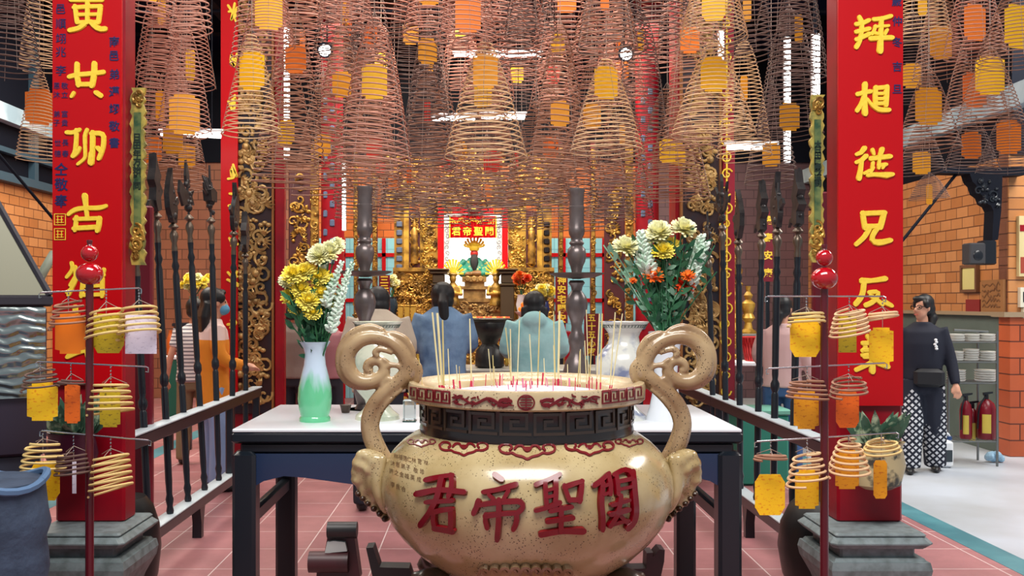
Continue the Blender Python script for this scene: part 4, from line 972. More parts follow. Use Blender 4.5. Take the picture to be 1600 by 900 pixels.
    b.build('head', IRON, t, smooth=False)
    return t
Xl, Xr = -1.86, 1.775
def weap(sgn, px_foot, px_top, y_top, kind, label):
    X = Xl if sgn < 0 else Xr
    Y = F*X/(px_foot-VX); top = P(px_top, y_top, Y)
    weapon((X, Y, .276), (top.x, Y), top.z, kind, label)
for a in ((-1, 232, 208, 300, 1, 'curved-blade weapon nearest the left front pillar, its head behind the pillar'), (-1, 266, 240, 238, 0, 'dragon-headed halberd with the tallest head in the left railing'), (-1, 294, 266, 262, 1, 'curved-blade weapon standing next to the dragon halberd on the left'), (-1, 320, 290, 250, 4, 'axe-headed weapon in the middle of the left railing'),
          (-1, 342, 327, 258, 3, 'hand-shaped weapon with spread fingers in the left railing'), (-1, 362, 366, 285, 1, 'slim bladed weapon in front of the left carved pillar'), (-1, 384, 383, 330, 0, 'short dark weapon at the far end of the left railing')):
    weap(*a)
for a in ((1, 1237, 1249, 262, 0, 'dragon-headed halberd nearest the right front pillar'), (1, 1208, 1216, 268, 1, 'curved-blade weapon next to the dragon halberd on the right'), (1, 1182, 1192, 280, 0, 'dark clustered weapon in the middle of the right railing'), (1, 1157, 1153, 296, 1, 'curved weapon left of the clustered weapon on the right'),
          (1, 1136, 1127, 272, 2, 'black trident in front of the red strip of the right carved pillar'), (1, 1117, 1105, 330, 5, 'sun-disc weapon with spiked rays at the far end of the right railing')):
    weap(*a)

# ------------------------------------------------------------------ incense coils
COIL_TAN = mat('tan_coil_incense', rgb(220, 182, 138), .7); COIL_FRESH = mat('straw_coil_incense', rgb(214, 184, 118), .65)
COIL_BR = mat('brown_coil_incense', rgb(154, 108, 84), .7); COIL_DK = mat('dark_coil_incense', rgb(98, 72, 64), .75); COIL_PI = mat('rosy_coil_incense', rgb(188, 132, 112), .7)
CARDS = {'yellow': mat('yellow_card', rgb(252, 196, 16), .55, noise=(8, rgb(248, 184, 12), .4, .7)), 'amber': mat('amber_card', rgb(232, 156, 14), .55), 'orange': mat('orange_card', rgb(250, 128, 8), .55), 'deep orange': mat('deep_orange_card', rgb(224, 100, 10), .55),
         'olive': mat('olive_card', rgb(196, 170, 24), .55), 'white': mat('white_card', rgb(232, 224, 240), .6), 'red': mat('red_card', rgb(214, 44, 30), .55)}
def scrib(c, ink):
    """a card covered in rows of faint brush writing"""
    m = mat('written_'+c+'_card', (1, 1, 1), .55); nt = m.node_tree; b = nt.nodes['Principled BSDF']; base = CARDS[c].node_tree.nodes['Principled BSDF'].inputs['Base Color'].default_value
    tc = nt.nodes.new('ShaderNodeTexCoord'); mp = nt.nodes.new('ShaderNodeMapping'); mp.inputs['Scale'].default_value = (70, 1, 130); mp.inputs['Rotation'].default_value = (0, .1, 0)
    n = nt.nodes.new('ShaderNodeTexNoise'); n.inputs['Scale'].default_value = 1; n.inputs['Detail'].default_value = 1.5
    r = nt.nodes.new('ShaderNodeValToRGB'); e = r.color_ramp.elements; e[0].position = .56; e[0].color = base; e[1].position = .66; e[1].color = (*ink, 1)
    nt.links.new(tc.outputs['Object'], mp.inputs[0]); nt.links.new(mp.outputs[0], n.inputs['Vector']); nt.links.new(n.outputs['Fac'], r.inputs['Fac']); nt.links.new(r.outputs['Color'], b.inputs['Base Color'])
    return m
WCARD = {'yellow': scrib('yellow', rgb(236, 150, 10)), 'amber': scrib('amber', rgb(200, 110, 10)), 'orange': CARDS['orange'], 'deep orange': scrib('deep orange', rgb(190, 74, 8)), 'olive': scrib('olive', rgb(120, 100, 20)), 'white': scrib('white', rgb(206, 196, 216))}
def card_shape(w_, h, kind=0):
    a, k = w_/2, h/2; n = .16*w_
    if kind == 0: q = [(-a+n, -k), (a-n, -k), (a-n, -k+n*.7), (a, -k+n*.9), (a, k-n*.9), (a-n, k-n*.7), (a-n, k), (-a+n, k), (-a+n, k-n*.7), (-a, k-n*.9), (-a, -k+n*.9), (-a+n, -k+n*.7)]
    elif kind == 1: q = [(-a+n, -k), (a-n, -k), (a-n*.3, -k+n*1.2), (a, -k+n*1.6), (a, k-n*1.6), (a-n*.3, k-n*1.2), (a-n, k), (-a+n, k), (-a+n*.3, k-n*1.2), (-a, k-n*1.6), (-a, -k+n*1.6), (-a+n*.3, -k+n*1.2)]
    else: q = [(-a, -k), (a, -k), (a, k), (-a, k)]
    return q
def spiral(turns, r0, R, h, seg=26, pw=.8, wob=.0, seed=0, skew=0):
    """points of a hanging coil, apex at the origin and widening downwards; skew tips the rings"""
    rn = random.Random(seed); ph = rn.uniform(0, 6); N = int(turns*seg); pts = []
    for i in range(N+1):
        t = i/N; a = 2*PI*turns*t; r = r0+(R-r0)*t**pw
        z = -h*t**1.08+r*(wob*math.sin(a+ph+t*3)+skew*math.cos(a))
        pts.append(Vector((r*math.cos(a)*(1+.04*math.sin(2*a+ph)*wob*8), r*math.sin(a), z)))
    return pts
def coil_proto(seed, turns, R, h, tube_r, pw, wob, skew=0, sides=4):
    b = MB(); b.tube(spiral(turns, R*.10, R, h, 26, pw, wob, seed, skew), tube_r, sides); me = b.mesh('coil')
    b = MB()
    for k in range(4):
        a = k*PI/2+.5; pts = [Vector(((R*.10+(R-R*.10)*t**pw)*math.cos(a)*1.01, (R*.10+(R-R*.10)*t**pw)*math.sin(a)*1.01, -h*t**1.08)) for t in (0, .15, .35, .6, .85, 1)]
        b.tube([Vector((0, 0, .05))]+pts, .0018, 3)
    b.tube([Vector((0, 0, .05)), Vector((0, 0, .16))], .003, 4); b.tube([Vector((0, 0, .05)), Vector((0, 0, -h*.2))], .002, 3)
    return me, b.mesh('threads'), R, h
PRO = [coil_proto(1, 22, .26, .78, .0046, .82, .04), coil_proto(2, 26, .25, .92, .0046, .74, .06), coil_proto(3, 18, .25, .62, .0046, .8, .07), coil_proto(4, 30, .24, 1.15, .0046, .62, .05), coil_proto(5, 15, .27, .46, .005, .7, .06)]
THREAD = mat('grey_thread', rgb(150, 130, 118), .8)
def cardmesh(w_, h, kind): return MB().prism(card_shape(w_, h, kind), -.0012, .0012, lambda u, v, d: Vector((u, d, v))).mesh('card', smooth=False)
CM = [cardmesh(.135, .185, 0), cardmesh(.13, .19, 1), cardmesh(.12, .17, 2), cardmesh(.05, .17, 1)]
_mm = {}
def with_mat(me, m):
    k = (me.name, m.name)
    if k not in _mm: q = me.copy(); q.materials.clear(); q.materials.append(m); _mm[k] = q
    return _mm[k]
def link(name, me, m, parent):
    o = bpy.data.objects.new(name, with_mat(me, m)); COL.objects.link(o); o.parent = parent; return o
COILS = []
def hang(x, y, zbot, pro, R, h, m, card, label=None, ck=0, cz=.30, turn=0, cturn=0, cs=1.0):
    """one hanging coil: bottom ring at zbot, radius R and height h"""
    me, th, R0, h0 = PRO[pro]
    t = thing('incense_coil', label or '', 'incense coil', (x, y, zbot+h), 0, 'incense coils hanging under the roof')
    sx, sz = R/R0, h/h0
    o = link('coil', me, m, t); o.scale = (sx, sx, sz); o.rotation_euler = (0, 0, turn)
    o = link('threads', th, THREAD, t); o.scale = (sx, sx, sz); o.rotation_euler = (0, 0, turn)
    if card:
        o = link('card', CM[ck], CARDS[card], t); o.location = (0, 0, -h*cz); o.rotation_euler = (0, 0, cturn); o.scale = (cs, 1, cs)
    COILS.append([t, x, y, zbot, R, card]); return t
def hpx(px, ybot, wpx, ytop, Y, pro, m, card, **k):
    R = wpx/2*Y/F; p = P(px, ybot, Y); zt = SZ(ytop, Y)
    return hang(p.x, Y, p.z, pro, R, zt-p.z, m, card, **k)
rn = random.Random(21)
# the big ones in front, as the photograph shows them
FRONT = [
 (757, 248, 132, 62, 5.5, 0, COIL_TAN, 'amber', 0, .25), (585, 262, 124, 30, 5.4, 1, COIL_PI, 'yellow', 0, .42), (947, 240, 116, 92, 5.7, 0, COIL_TAN, 'yellow', 0, .25), (1115, 215, 132, 66, 5.4, 0, COIL_TAN, 'yellow', 0, .34), (875, 270, 100, 40, 6.4, 1, COIL_BR, 'amber', 0, .6),
 (1050, 250, 90, 36, 6.6, 1, COIL_BR, 'orange', 0, .22), (945, 78, 104, -110, 5.2, 0, COIL_BR, 'orange', 3, .55), (1115, 64, 106, -80, 5.0, 1, COIL_TAN, 'yellow', 1, .6), (405, 218, 92, 60, 5.0, 0, COIL_TAN, 'yellow', 0, .36), (410, 70, 84, -60, 5.0, 1, COIL_PI, 'yellow', 0, .55),
 (462, 262, 92, 20, 5.8, 1, COIL_BR, 'orange', 0, .3), (470, 30, 84, -110, 5.3, 2, COIL_BR, 'orange', 0, .6), (540, 40, 88, -130, 4.9, 1, COIL_PI, 'amber', 3, .5), (533, 230, 84, 45, 6.4, 2, COIL_BR, 'amber', 0, .5), (668, 262, 90, 40, 6.3, 1, COIL_DK, 'amber', 0, .18),
 (670, 60, 84, -120, 6.0, 0, COIL_PI, 'amber', 0, .6), (755, 55, 96, -130, 5.2, 1, COIL_PI, 'orange', 0, .75), (1150, 250, 84, 70, 6.2, 3, COIL_TAN, 'amber', 3, .4), (1170, 90, 84, -110, 5.4, 1, COIL_DK, 'amber', 3, .6), (990, 210, 86, 20, 6.8, 3, COIL_DK, 'amber', 3, .2), (830, 60, 84, -120, 6.0, 3, COIL_DK, 'amber', 3, .4),
 # the packed cluster beside the left pillar
 (292, 216, 84, 40, 4.7, 1, COIL_PI, 'amber', 0, .8), (288, 132, 78, -30, 4.8, 1, COIL_PI, 'yellow', 3, .78), (300, 60, 66, -120, 4.6, 2, COIL_PI, None, 0, .4), (250, 205, 84, 10, 5.0, 3, COIL_PI, 'amber', 3, .8), (246, 120, 84, -70, 5.1, 1, COIL_PI, 'yellow', 3, .4), (250, 40, 78, -140, 4.9, 0, COIL_PI, 'yellow', 3, .7), (270, 250, 90, 90, 5.8, 1, COIL_BR, 'amber', 0, .8), (238, 265, 76, 110, 6.2, 0, COIL_BR, 'orange', 0, .8), (292, 300, 70, 160, 6.9, 0, COIL_BR, 'amber', 0, .6),
 # between the left wall and the left pillar
 (22, 120, 92, -60, 4.9, 0, COIL_DK, None, 0, .4), (60, 250, 70, 110, 5.2, 1, COIL_TAN, 'orange', 0, .4), (62, 110, 66, -80, 5.1, 1, COIL_TAN, None, 0, .4), (20, 50, 90, -140, 5.8, 3, COIL_DK, None, 0, .4),
 # beside and behind the right pillar
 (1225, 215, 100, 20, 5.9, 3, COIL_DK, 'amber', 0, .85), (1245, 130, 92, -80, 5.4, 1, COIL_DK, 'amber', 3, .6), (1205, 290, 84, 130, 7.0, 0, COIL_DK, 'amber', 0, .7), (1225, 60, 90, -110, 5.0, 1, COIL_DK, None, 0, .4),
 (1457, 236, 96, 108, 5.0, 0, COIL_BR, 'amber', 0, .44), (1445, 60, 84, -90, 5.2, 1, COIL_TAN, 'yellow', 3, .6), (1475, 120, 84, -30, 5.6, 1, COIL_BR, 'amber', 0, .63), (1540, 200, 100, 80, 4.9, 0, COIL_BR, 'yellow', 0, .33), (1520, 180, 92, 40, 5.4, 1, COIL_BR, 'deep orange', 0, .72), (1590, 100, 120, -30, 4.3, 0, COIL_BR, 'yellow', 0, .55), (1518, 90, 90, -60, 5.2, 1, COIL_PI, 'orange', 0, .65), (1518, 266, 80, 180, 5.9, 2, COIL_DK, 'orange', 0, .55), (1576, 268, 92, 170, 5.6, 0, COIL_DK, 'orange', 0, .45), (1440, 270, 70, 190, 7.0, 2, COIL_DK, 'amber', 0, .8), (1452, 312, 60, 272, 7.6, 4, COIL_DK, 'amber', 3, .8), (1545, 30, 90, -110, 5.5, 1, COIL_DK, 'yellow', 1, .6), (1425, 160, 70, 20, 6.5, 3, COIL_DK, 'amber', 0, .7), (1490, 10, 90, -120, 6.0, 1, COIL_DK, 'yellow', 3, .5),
]
for px, yb, wp, yt, Y, pro, m, card, ck, cz in FRONT:
    big = 1.15 if Y < 5.8 and ck == 0 else 1.0
    hpx(px, yb, wp, yt, Y, pro, m, card, ck=ck, cz=cz, turn=rn.uniform(0, 6), cturn=rn.uniform(-.3, .3), cs=big*.95)
# the ranks behind, hung from the same rafters
cc = ['amber', 'orange', 'yellow', 'deep orange', 'amber', None, 'red', None]
for r_, (Y, zb_, xs) in enumerate(((6.9, 2.42, [-1.42, -.95, -.45, .05, .5, .95, 1.4]), (7.8, 2.44, [-1.35, -.85, -.35, .15, .65, 1.15, 1.5]), (8.8, 2.40, [-1.2, -.7, -.2, .3, .8, 1.3]), (9.9, 2.42, [-1.4, -.85, -.3, .25, .8, 1.35]), (11.0, 2.46, [-1.2, -.6, .0, .5, .9, 1.4]))):
    for i, x in enumerate(xs):
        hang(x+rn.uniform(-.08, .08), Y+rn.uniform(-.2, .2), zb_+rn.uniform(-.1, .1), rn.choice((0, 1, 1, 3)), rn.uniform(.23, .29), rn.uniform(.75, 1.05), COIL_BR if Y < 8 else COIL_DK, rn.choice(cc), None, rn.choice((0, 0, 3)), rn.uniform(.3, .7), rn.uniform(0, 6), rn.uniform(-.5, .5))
for Y, zb_, xs in ((5.3, 3.62, [-1.25, -.5, .1, .55, 1.1]), (6.6, 3.38, [-1.5, -.9, -.3, .3, .95, 1.5]), (8.2, 3.45, [-1.5, -.9, -.2, .4, 1.0, 1.6]), (9.8, 3.6, [-1.4, -.5, .5, 1.4])):
    for x in xs+[q+.28 for q in xs[:-1]]:
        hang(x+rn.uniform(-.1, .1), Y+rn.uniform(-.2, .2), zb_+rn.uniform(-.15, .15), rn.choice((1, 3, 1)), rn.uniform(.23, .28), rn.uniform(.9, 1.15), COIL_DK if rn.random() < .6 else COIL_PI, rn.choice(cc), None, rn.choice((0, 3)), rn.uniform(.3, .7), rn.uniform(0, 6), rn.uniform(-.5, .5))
# let neighbours hang clear of each other
for it in range(60):
    for i in range(len(COILS)):
        a = COILS[i]
        for j in range(i+1, len(COILS)):
            c = COILS[j]
            dx, dy = c[1]-a[1], c[2]-a[2]
            if abs(dx) > .6 or abs(dy) > .6: continue
            za0, za1, zc0, zc1 = a[3], a[0].location.z, c[3], c[0].location.z
            ov = min(za1, zc1)-max(za0, zc0)
            if ov <= 0: continue
            # radius of each at the lower end of the shared stretch
            zl = max(za0, zc0); ra = a[4]*max(.12, min(1, ((za1-zl)/(za1-za0))**.75)); rc = c[4]*max(.12, min(1, ((zc1-zl)/(zc1-zc0))**.75))
            need = (ra+rc)*.96; d = math.hypot(dx, dy)
            if d < need:
                q = (need-d)*.3; sy = 1 if dy >= 0 else -1; ux, uy = (dx/d if d > 1e-4 else 0)*.35, sy
                a[1] -= ux*q; a[2] = min(11.6, max(3.95, a[2]-uy*q)); c[1] += ux*q; c[2] = min(11.6, max(3.95, c[2]+uy*q))
for c in COILS: c[0].location.x, c[0].location.y = c[1], c[2]
# words that single each one out, row by row
ordw = ['first', 'second', 'third', 'fourth', 'fifth', 'sixth', 'seventh', 'eighth', 'ninth', 'tenth', 'eleventh', 'twelfth', 'thirteenth', 'fourteenth', 'fifteenth', 'sixteenth', 'seventeenth', 'eighteenth', 'nineteenth', 'twentieth']
groups = {}
for c in COILS:
    t, x, y, zb_, R, card = c; px = VX+x*F/y
    zone = 'left of the left front pillar' if px < 84 else 'beside the left front pillar' if px < 340 else 'over the right aisle' if px > 1410 else 'beside the right front pillar' if px > 1185 else 'before the altar'
    row = 'near' if y < 5.85 else 'middle' if y < 7.4 else 'far'
    tier = 'low-hanging' if zb_ < 2.85 else 'high-hanging'
    groups.setdefault((zone, row, tier, card), []).append(c)
for (zone, row, tier, card), L in groups.items():
    L.sort(key=lambda c: VX+c[1]*F/c[2])
    cd = f'{card} card' if card else 'no card'
    for i, c in enumerate(L):
        pre = '' if len(L) == 1 else f', {ordw[i]} from the left'
        c[0]['label'] = f'{tier} {row} coil with {cd} {zone}{pre}'
# rails the coils hang from
b = MB()
for Y in sorted({round(c[2], 1) for c in COILS}): pass
def rafter(Y, z): return MB().tube([Vector((-5.5, Y, z)), Vector((5.2, Y, z))], .02, 8)
for Y in (4.8, 5.6, 6.6, 7.8, 8.8, 9.9, 11.0): struct(rafter(Y, 5.0).build('trim_10', NAVYB))
for c in COILS:
    t, x, y, zb_, R, card = c; h = t.location.z
    if h+.16 < 5.4: MB().tube([Vector((x, y, h+.1)), Vector((x, y, 5.6))], .0022, 4).build('hanger', THREAD, t)
# ------------------------------------------------------------------ carved pillars of the second and third row
DARKP = mat('dark_carved_ground', rgb(40, 10, 16), .5, noise=(5, rgb(18, 16, 34), .45, .6))
def carved_pillar(X, Y, sgn, label):
    t = thing('carved_pillar', label, 'pillar', (X, Y, 0), 0, 'gilded pillars of the second row')
    MB().cbox((X, Y+.18, 2.75), (.42, .32, 5.5), .02).build('shaft', RED2, t)
    xa, xb = X-.20, X+.17
    if sgn > 0: xa, xb = X-.17, X+.18
    MB().cbox(((xa+xb)/2, Y, 2.7), (xb-xa, .05, 4.3), .008).build('carved_ground', DARKP, t)
    b = MB(); carving(xa+.015, xb-.015, .6, 3.2, Y-.026, 190, 40+sgn, size=.085, b=b); carving(xa+.015, xb-.015, 3.2, 4.8, Y-.026, 70, 44+sgn, size=.085, b=b); b.build('gilded_relief', GOLDD, t)
    b = MB(); e = .014
    for x in (xa, xb): b.cbox((x, Y-.02, 2.7), (.022, .05, 4.3), .005)
    b.build('gilt_edge', mat('brown_gilt', rgb(150, 98, 52), .4, .3), t)
    xe = xb+.06 if sgn < 0 else xb+.075
    MB().cbox((xe, Y+.0, 2.6), (.085 if sgn < 0 else .11, .09, 5.0), .01).build('red_post', RED2 if sgn < 0 else mat('maroon_post', rgb(140, 12, 40), .4), t)
    return xa, xb, xe
xa, xb, xe = carved_pillar(SX(398, 8.3), 8.3, -1, 'square pillar with black and gold dragon carving and a red post, left of the altar')
Yb = 8.215; xo = SX(357, Yb)
t = thing('couplet_board', 'narrow red board with gold characters beside the left carved pillar', 'sign', (xo, Yb, 1.0), 0, 'couplet boards on the carved pillars')
MB().bb(SX(345, Yb), SX(371, Yb), Yb, Yb+.03, .75, 4.9).build('board', RED2 if False else RED, t)
for i, y in enumerate((20, 95, 165, 268, 318, 372, 440, 505)):
    b = MB(); fn = lambda u, v, h: Vector((SX(364, Yb)+u, Yb-.004-h, SZ(y, Yb)+v))
    for k in range(4):
        q = random.Random(i*9+k); b.stroke([(q.uniform(-.05, .02), q.uniform(-.09, .09)), (q.uniform(-.02, .04), q.uniform(-.09, .09)), (q.uniform(.0, .045), q.uniform(-.09, .09))], .012, fn, .006)
    b.build('gold_character', GOLDL, t)
xa, xb, xe = carved_pillar(SX(1093, 8.4), 8.4, 1, 'square pillar with black and gold dragon carving and a maroon strip, right of the altar')
t = thing('hanging_strip', 'gold scrolled edging running down the maroon strip of the right carved pillar', 'ornament', (xe, 8.34, 2.0))
b = MB(); b.bb(xe-.03, xe-.015, 8.343, 8.35, .7, 4.3)
for k in range(24): scroll(b, (xe-.035+.012*(k % 2), 8.345, .75+k*.15), .05, 1.2, k, .008, AXF, 1 if k % 2 else -1, 14)
b.build('scrollwork', GOLDL, t)
# round inner columns with rows of blue studs
for px, Y, lab in ((520, 12.0, 'dark red column with small blue studs left of the altar, behind the flowers'), (1011, 12.0, 'dark red column with small blue studs right of the altar')):
    X = SX(px, Y); t = thing('round_column', lab, 'pillar', (X, Y, 0), 0, 'studded columns of the third row')
    MB().lathe([(.19, 0), (.22, .02), (.22, .12), (.16, .22), (.15, .3), (.15, 5.3), (.2, 5.5)], (X, Y, 0), 24).build('shaft', RED2, t)
    b = MB()
    for k in range(14):
        for a in (-.5, .1): b.cbox((X+.15*math.sin(a), Y-.15*math.cos(a), 1.0+k*.24+(.12 if a > 0 else 0)), (.06, .03, .09), .01)
    b.build('studs', mat('slate_blue_studs', rgb(84, 98, 124), .4), t)
    b = MB(); s_ = -1 if px < 750 else -1
    carving(X-.28, X-.18, .7, 3.6, Y-.02, 60, int(px), size=.06, b=b); b.cbox((X-.23, Y, 2.1), (.10, .04, 3.0), .005); b.build('gilt_strip', GOLD, t)

# fluorescent tubes
def tube_lamp(p0, p1, label, pw=0):
    t = thing('tube_lamp', label, 'lamp', p0, 0, 'lit fluorescent tubes')
    p0, p1 = Vector(p0), Vector(p1); d = (p1-p0).normalized()
    MB().tube([p0, p1], .016, 10).build('lit_tube', TUBE, t)
    hor = abs(d.x) > .5; off = Vector((0, 0, .035)) if hor else Vector((0, .035, 0))
    c = (p0+p1)/2+off
    MB().cbox(c, (abs(p1.x-p0.x)+.04, .05, .03) if hor else (.05, .03, abs(p1.z-p0.z)+.04), .005).build('housing', WHITE, t)
    if hor:
        for p in (p0.lerp(p1, .15), p0.lerp(p1, .85)): MB().tube([p+off, Vector((p.x, p.y, 5.6))], .004, 5).build('hanger', NAVYB, t)
    else: MB().tube([p0+off, Vector((p0.x, p0.y+.035, 5.6))], .012, 6).build('conduit', NAVYB, t)
for xa_, xb_, y, Y, lab in ((252, 345, 210, 7.6, 'horizontal lit tube beside the left pillar, under the coils'), (676, 742, 186, 8.5, 'left horizontal lit tube over the middle of the hall'), (752, 820, 184, 8.4, 'right horizontal lit tube over the middle of the hall'), (710, 845, 87, 9.3, 'highest horizontal lit tube above the middle of the hall'), (1136, 1212, 231, 7.3, 'horizontal lit tube beside the right front pillar')):
    tube_lamp(P(xa_, y, Y), P(xb_, y+(3 if xa_ < 300 else 0), Y), lab)
for x, ya, yb_, Y, lab in ((447, 45, 245, 7.9, 'upright lit tube right of the left carved pillar'), (537, 256, 358, 11.4, 'upright lit tube beside the left studded column'), (1232, 60, 250, 7.2, 'long upright lit tube left of the right front pillar'), (1277, 55, 146, 5.8, 'short upright lit tube touching the edge of the right front pillar'), (998, 285, 366, 12.9, 'upright lit tube beside the right studded column'), (1128, 50, 90, 7.9, 'short upright lit tube high among the coils on the right')):
    tube_lamp(P(x, ya, Y), P(x, yb_, Y), lab)
for x, y, Y, lab in ((508, 78, 7.7, 'round spotlight glowing high left among the coils'), (978, 84, 7.9, 'round spotlight glowing high right among the coils')):
    p = P(x, y, Y); t = thing('spotlight', lab, 'lamp', p, 0, 'spotlights among the coils')
    MB().lathe([(.02, .14), (.05, .12), (.06, .02), (.066, 0), (.058, -.002)], p, 18, M=Matrix.Rotation(-1.2, 3, 'X')).build('lamp_housing', NAVYB, t)
    MB().sphere(p+Vector((0, -.015, -.006)), (.05, .02, .05), 14, 8).build('lit_bulb', TUBE, t); MB().tube([p+Vector((0, .1, .1)), Vector((p.x, p.y+.1, 5.6))], .008, 6).build('stem', NAVYB, t)

# ------------------------------------------------------------------ the altar
YA = 13.4
def bx(b, x0, x1, y0, y1, Y, d): return b.bb(SX(x0, Y), SX(x1, Y), Y, Y+d, SZ(y1, Y), SZ(y0, Y))
GOLDB = mat('bright_gilt', rgb(200, 158, 70), .36, .5, noise=(8, rgb(88, 62, 28), .44, .66)); GOLDY = mat('yellow_gilt', rgb(214, 172, 72), .38, .35, noise=(9, rgb(150, 110, 44), .42, .66))
shr = thing('altar_shrine', 'gilded altar shrine with red posts, red curtain and a white lit niche', 'shrine', (SX(740, YA), YA, 0))
b = MB(); bx(b, 694, 784, 335, 500, YA+.55, .05); b.build('lit_niche_back', mat('lit_white_niche', rgb(250, 250, 246), .6, emit=1.3, ecol=(1, .99, .95)), shr)
for xa_, xb_, yb_ in ((684, 693.5, 425), (784.5, 793.5, 486)):
    b = MB(); bx(b, xa_, xb_, 325, yb_, YA-.02, .08); b.build('red_post', RED, shr)
for xa_, xb_ in ((694, 703), (775.5, 784.5)):
    o = bx(MB(), xa_, xb_, 345, 430, YA+.0, .03).build('floral_strip', WHITE, shr)
    b = MB()
    for k in range(9): scroll(b, Vector((SX((xa_+xb_)/2, YA), YA-.002, SZ(352+k*8.6, YA))), .032, 1.2, k, .004, AXF, 1 if k % 2 else -1, 12)
    b.build('grey_scrolls', mat('grey_scroll_paint', rgb(110, 124, 134), .5), o)
v_ = MB(); n = 30; pts = [(SX(703, YA), SZ(338, YA))]
xs0, xs1 = SX(703, YA), SX(775, YA); zt_, zb_ = SZ(338, YA), SZ(372, YA)
vs = []; fs = []
for i in range(n+1):
    x = xs0+(xs1-xs0)*i/n; yy = YA-.06+.015*math.sin(i*1.7); vs += [(x, yy, zt_), (x, yy, zb_), (x, yy+.02, zb_), (x, yy+.02, zt_)]
for i in range(n):
    for q in range(4): fs.append((i*4+q, i*4+(q+1) % 4, i*4+4+(q+1) % 4, i*4+4+q))
val = MB().add(vs, fs+[(0, 1, 2, 3), (n*4+3, n*4+2, n*4+1, n*4)]).build('red_curtain', RED, shr)
b = MB()
for i, ch in enumerate('君帝聖關'): b.text(ch, .135, lambda u, v, h: Vector((SX(713+i*17.2, YA)+u, YA-.085, SZ(362, YA)+v)), 0, .02)
for k in range(18): scroll(b, Vector((SX(706+k*3.9, YA), YA-.08, SZ(346+3*math.sin(k*1.3), YA))), .028, 1.1, k*1.1, .005, AXF, 1, 10)
for x in (703, 775): b.tube([Vector((SX(x, YA), YA-.08, zt_)), Vector((SX(x, YA), YA-.08, zb_))], .010, 5)
b.build('gold_embroidery', GOLDL, val)
b = MB(); bx(b, 707, 771, 324, 333, YA-.05, .05); b.build('crown_board', RED, shr)
b = MB(); bx(b, 708, 735, 333, 339, YA-.04, .04); bx(b, 746, 770, 333, 339, YA-.04, .04); b.build('white_fringe', WHITE, shr)
c = Vector((SX(740, YA), YA-.12, SZ(329, YA))); MB().sphere(c, (.085, .05, .075), 16, 10).build('red_rosette', mat('dark_red_silk', rgb(120, 8, 20), .6), shr); MB().sphere(c+Vector((0, -.03, 0)), (.04, .03, .035), 12, 8).build('gold_boss', GOLDL, shr)
# carved side wings of the shrine
for mir in (0, 1):
    m_ = (lambda x: 1478-x) if mir else (lambda x: x)
    r_ = lambda a, b_: (min(m_(a), m_(b_)), max(m_(a), m_(b_)))
    b = MB(); bx(b, *r_(656, 684), 318, 470, YA+.05, .1); carving(SX(r_(656, 684)[0], YA), SX(r_(656, 684)[1], YA), SZ(470, YA), SZ(318, YA), YA+.05, 130, 70+mir, size=.065, b=b); b.build('gilded_lattice', GOLDB, shr)
    b = MB(); bx(b, *r_(639, 656), 330, 420, YA+.02, .06); b.build('panel_ground', mat('dark_maroon_panel', rgb(66, 16, 22), .5), shr)
    b = MB(); xa_, xb_ = r_(640, 655); carving(SX(xa_, YA), SX(xb_, YA), SZ(418, YA), SZ(336, YA), YA+.015, 45, 80+mir, size=.06, b=b)
    xm = SX((xa_+xb_)/2, YA); b.lathe([(.05, SZ(412, YA)), (.06, SZ(395, YA)), (.045, SZ(375, YA)), (.05, SZ(360, YA)), (.02, SZ(355, YA)), (.03, SZ(350, YA)), (.005, SZ(342, YA))], (xm, YA, 0), 10); b.build('carved_figures', GOLD, shr)
    b = MB(); bx(b, *r_(631, 639), 318, 470, YA+.03, .1); b.build('yellow_strip', GOLDY, shr)
    b = MB(); bx(b, *r_(616, 631), 322, 470, YA+.05, .1); b.build('studded_strip', GOLD, shr)
    b = MB()
    for k in range(8): b.cbox((SX((r_(617, 630)[0]+r_(617, 630)[1])/2, YA), YA+.04, SZ(350+k*13.5, YA)), (.085, .04, .085), .012)
    b.build('square_studs', mat('slate_blue_studs' if not mir else 'black_studs', rgb(18, 18, 22), .3), shr)
    b = MB(); xa_, xb_ = r_(610, 684)
    for (y0, y1, d) in ((418, 424, .30), (424, 436, .24), (436, 441, .32), (441, 462, .26), (462, 467, .34), (467, 520, .28)): bx(b, xa_+4, xb_-2, y0, y1, YA-d, d)
    carving(SX(xa_+6, YA), SX(xb_-4, YA), SZ(518, YA), SZ(424, YA), YA-.34, 170, 90+mir, size=.07, b=b); b.build('carved_plinth', GOLD, shr)
    b = MB(); xq = SX(m_(686), YA-.4)
    for y0, y1, w_ in ((422, 425, .30), (425, 430, .24), (430, 444, .17), (444, 448, .22), (448, 500, .19)): b.cbox((xq, YA-.5, (SZ(y0, YA)+SZ(y1, YA))/2), (w_, w_, SZ(y0, YA)-SZ(y1, YA)), .012)
    b.build('dark_pedestal', mat('bronzed_wood', rgb(84, 70, 52), .4, .4), shr)
    b = MB(); bx(b, *r_(600, 800 if False else 684), 295, 318, YA+.0, .12); carving(SX(r_(600, 684)[0], YA), SX(r_(600, 684)[1], YA), SZ(318, YA), SZ(240, YA), YA, 140, 100+mir, size=.09, b=b); b.build('carved_canopy', GOLD, shr)
b = MB(); bx(b, 690, 790, 280, 322, YA+.02, .1); carving(SX(690, YA), SX(790, YA), SZ(322, YA), SZ(230, YA), YA+.0, 190, 111, size=.09, b=b); b.build('carved_canopy', GOLD, shr)
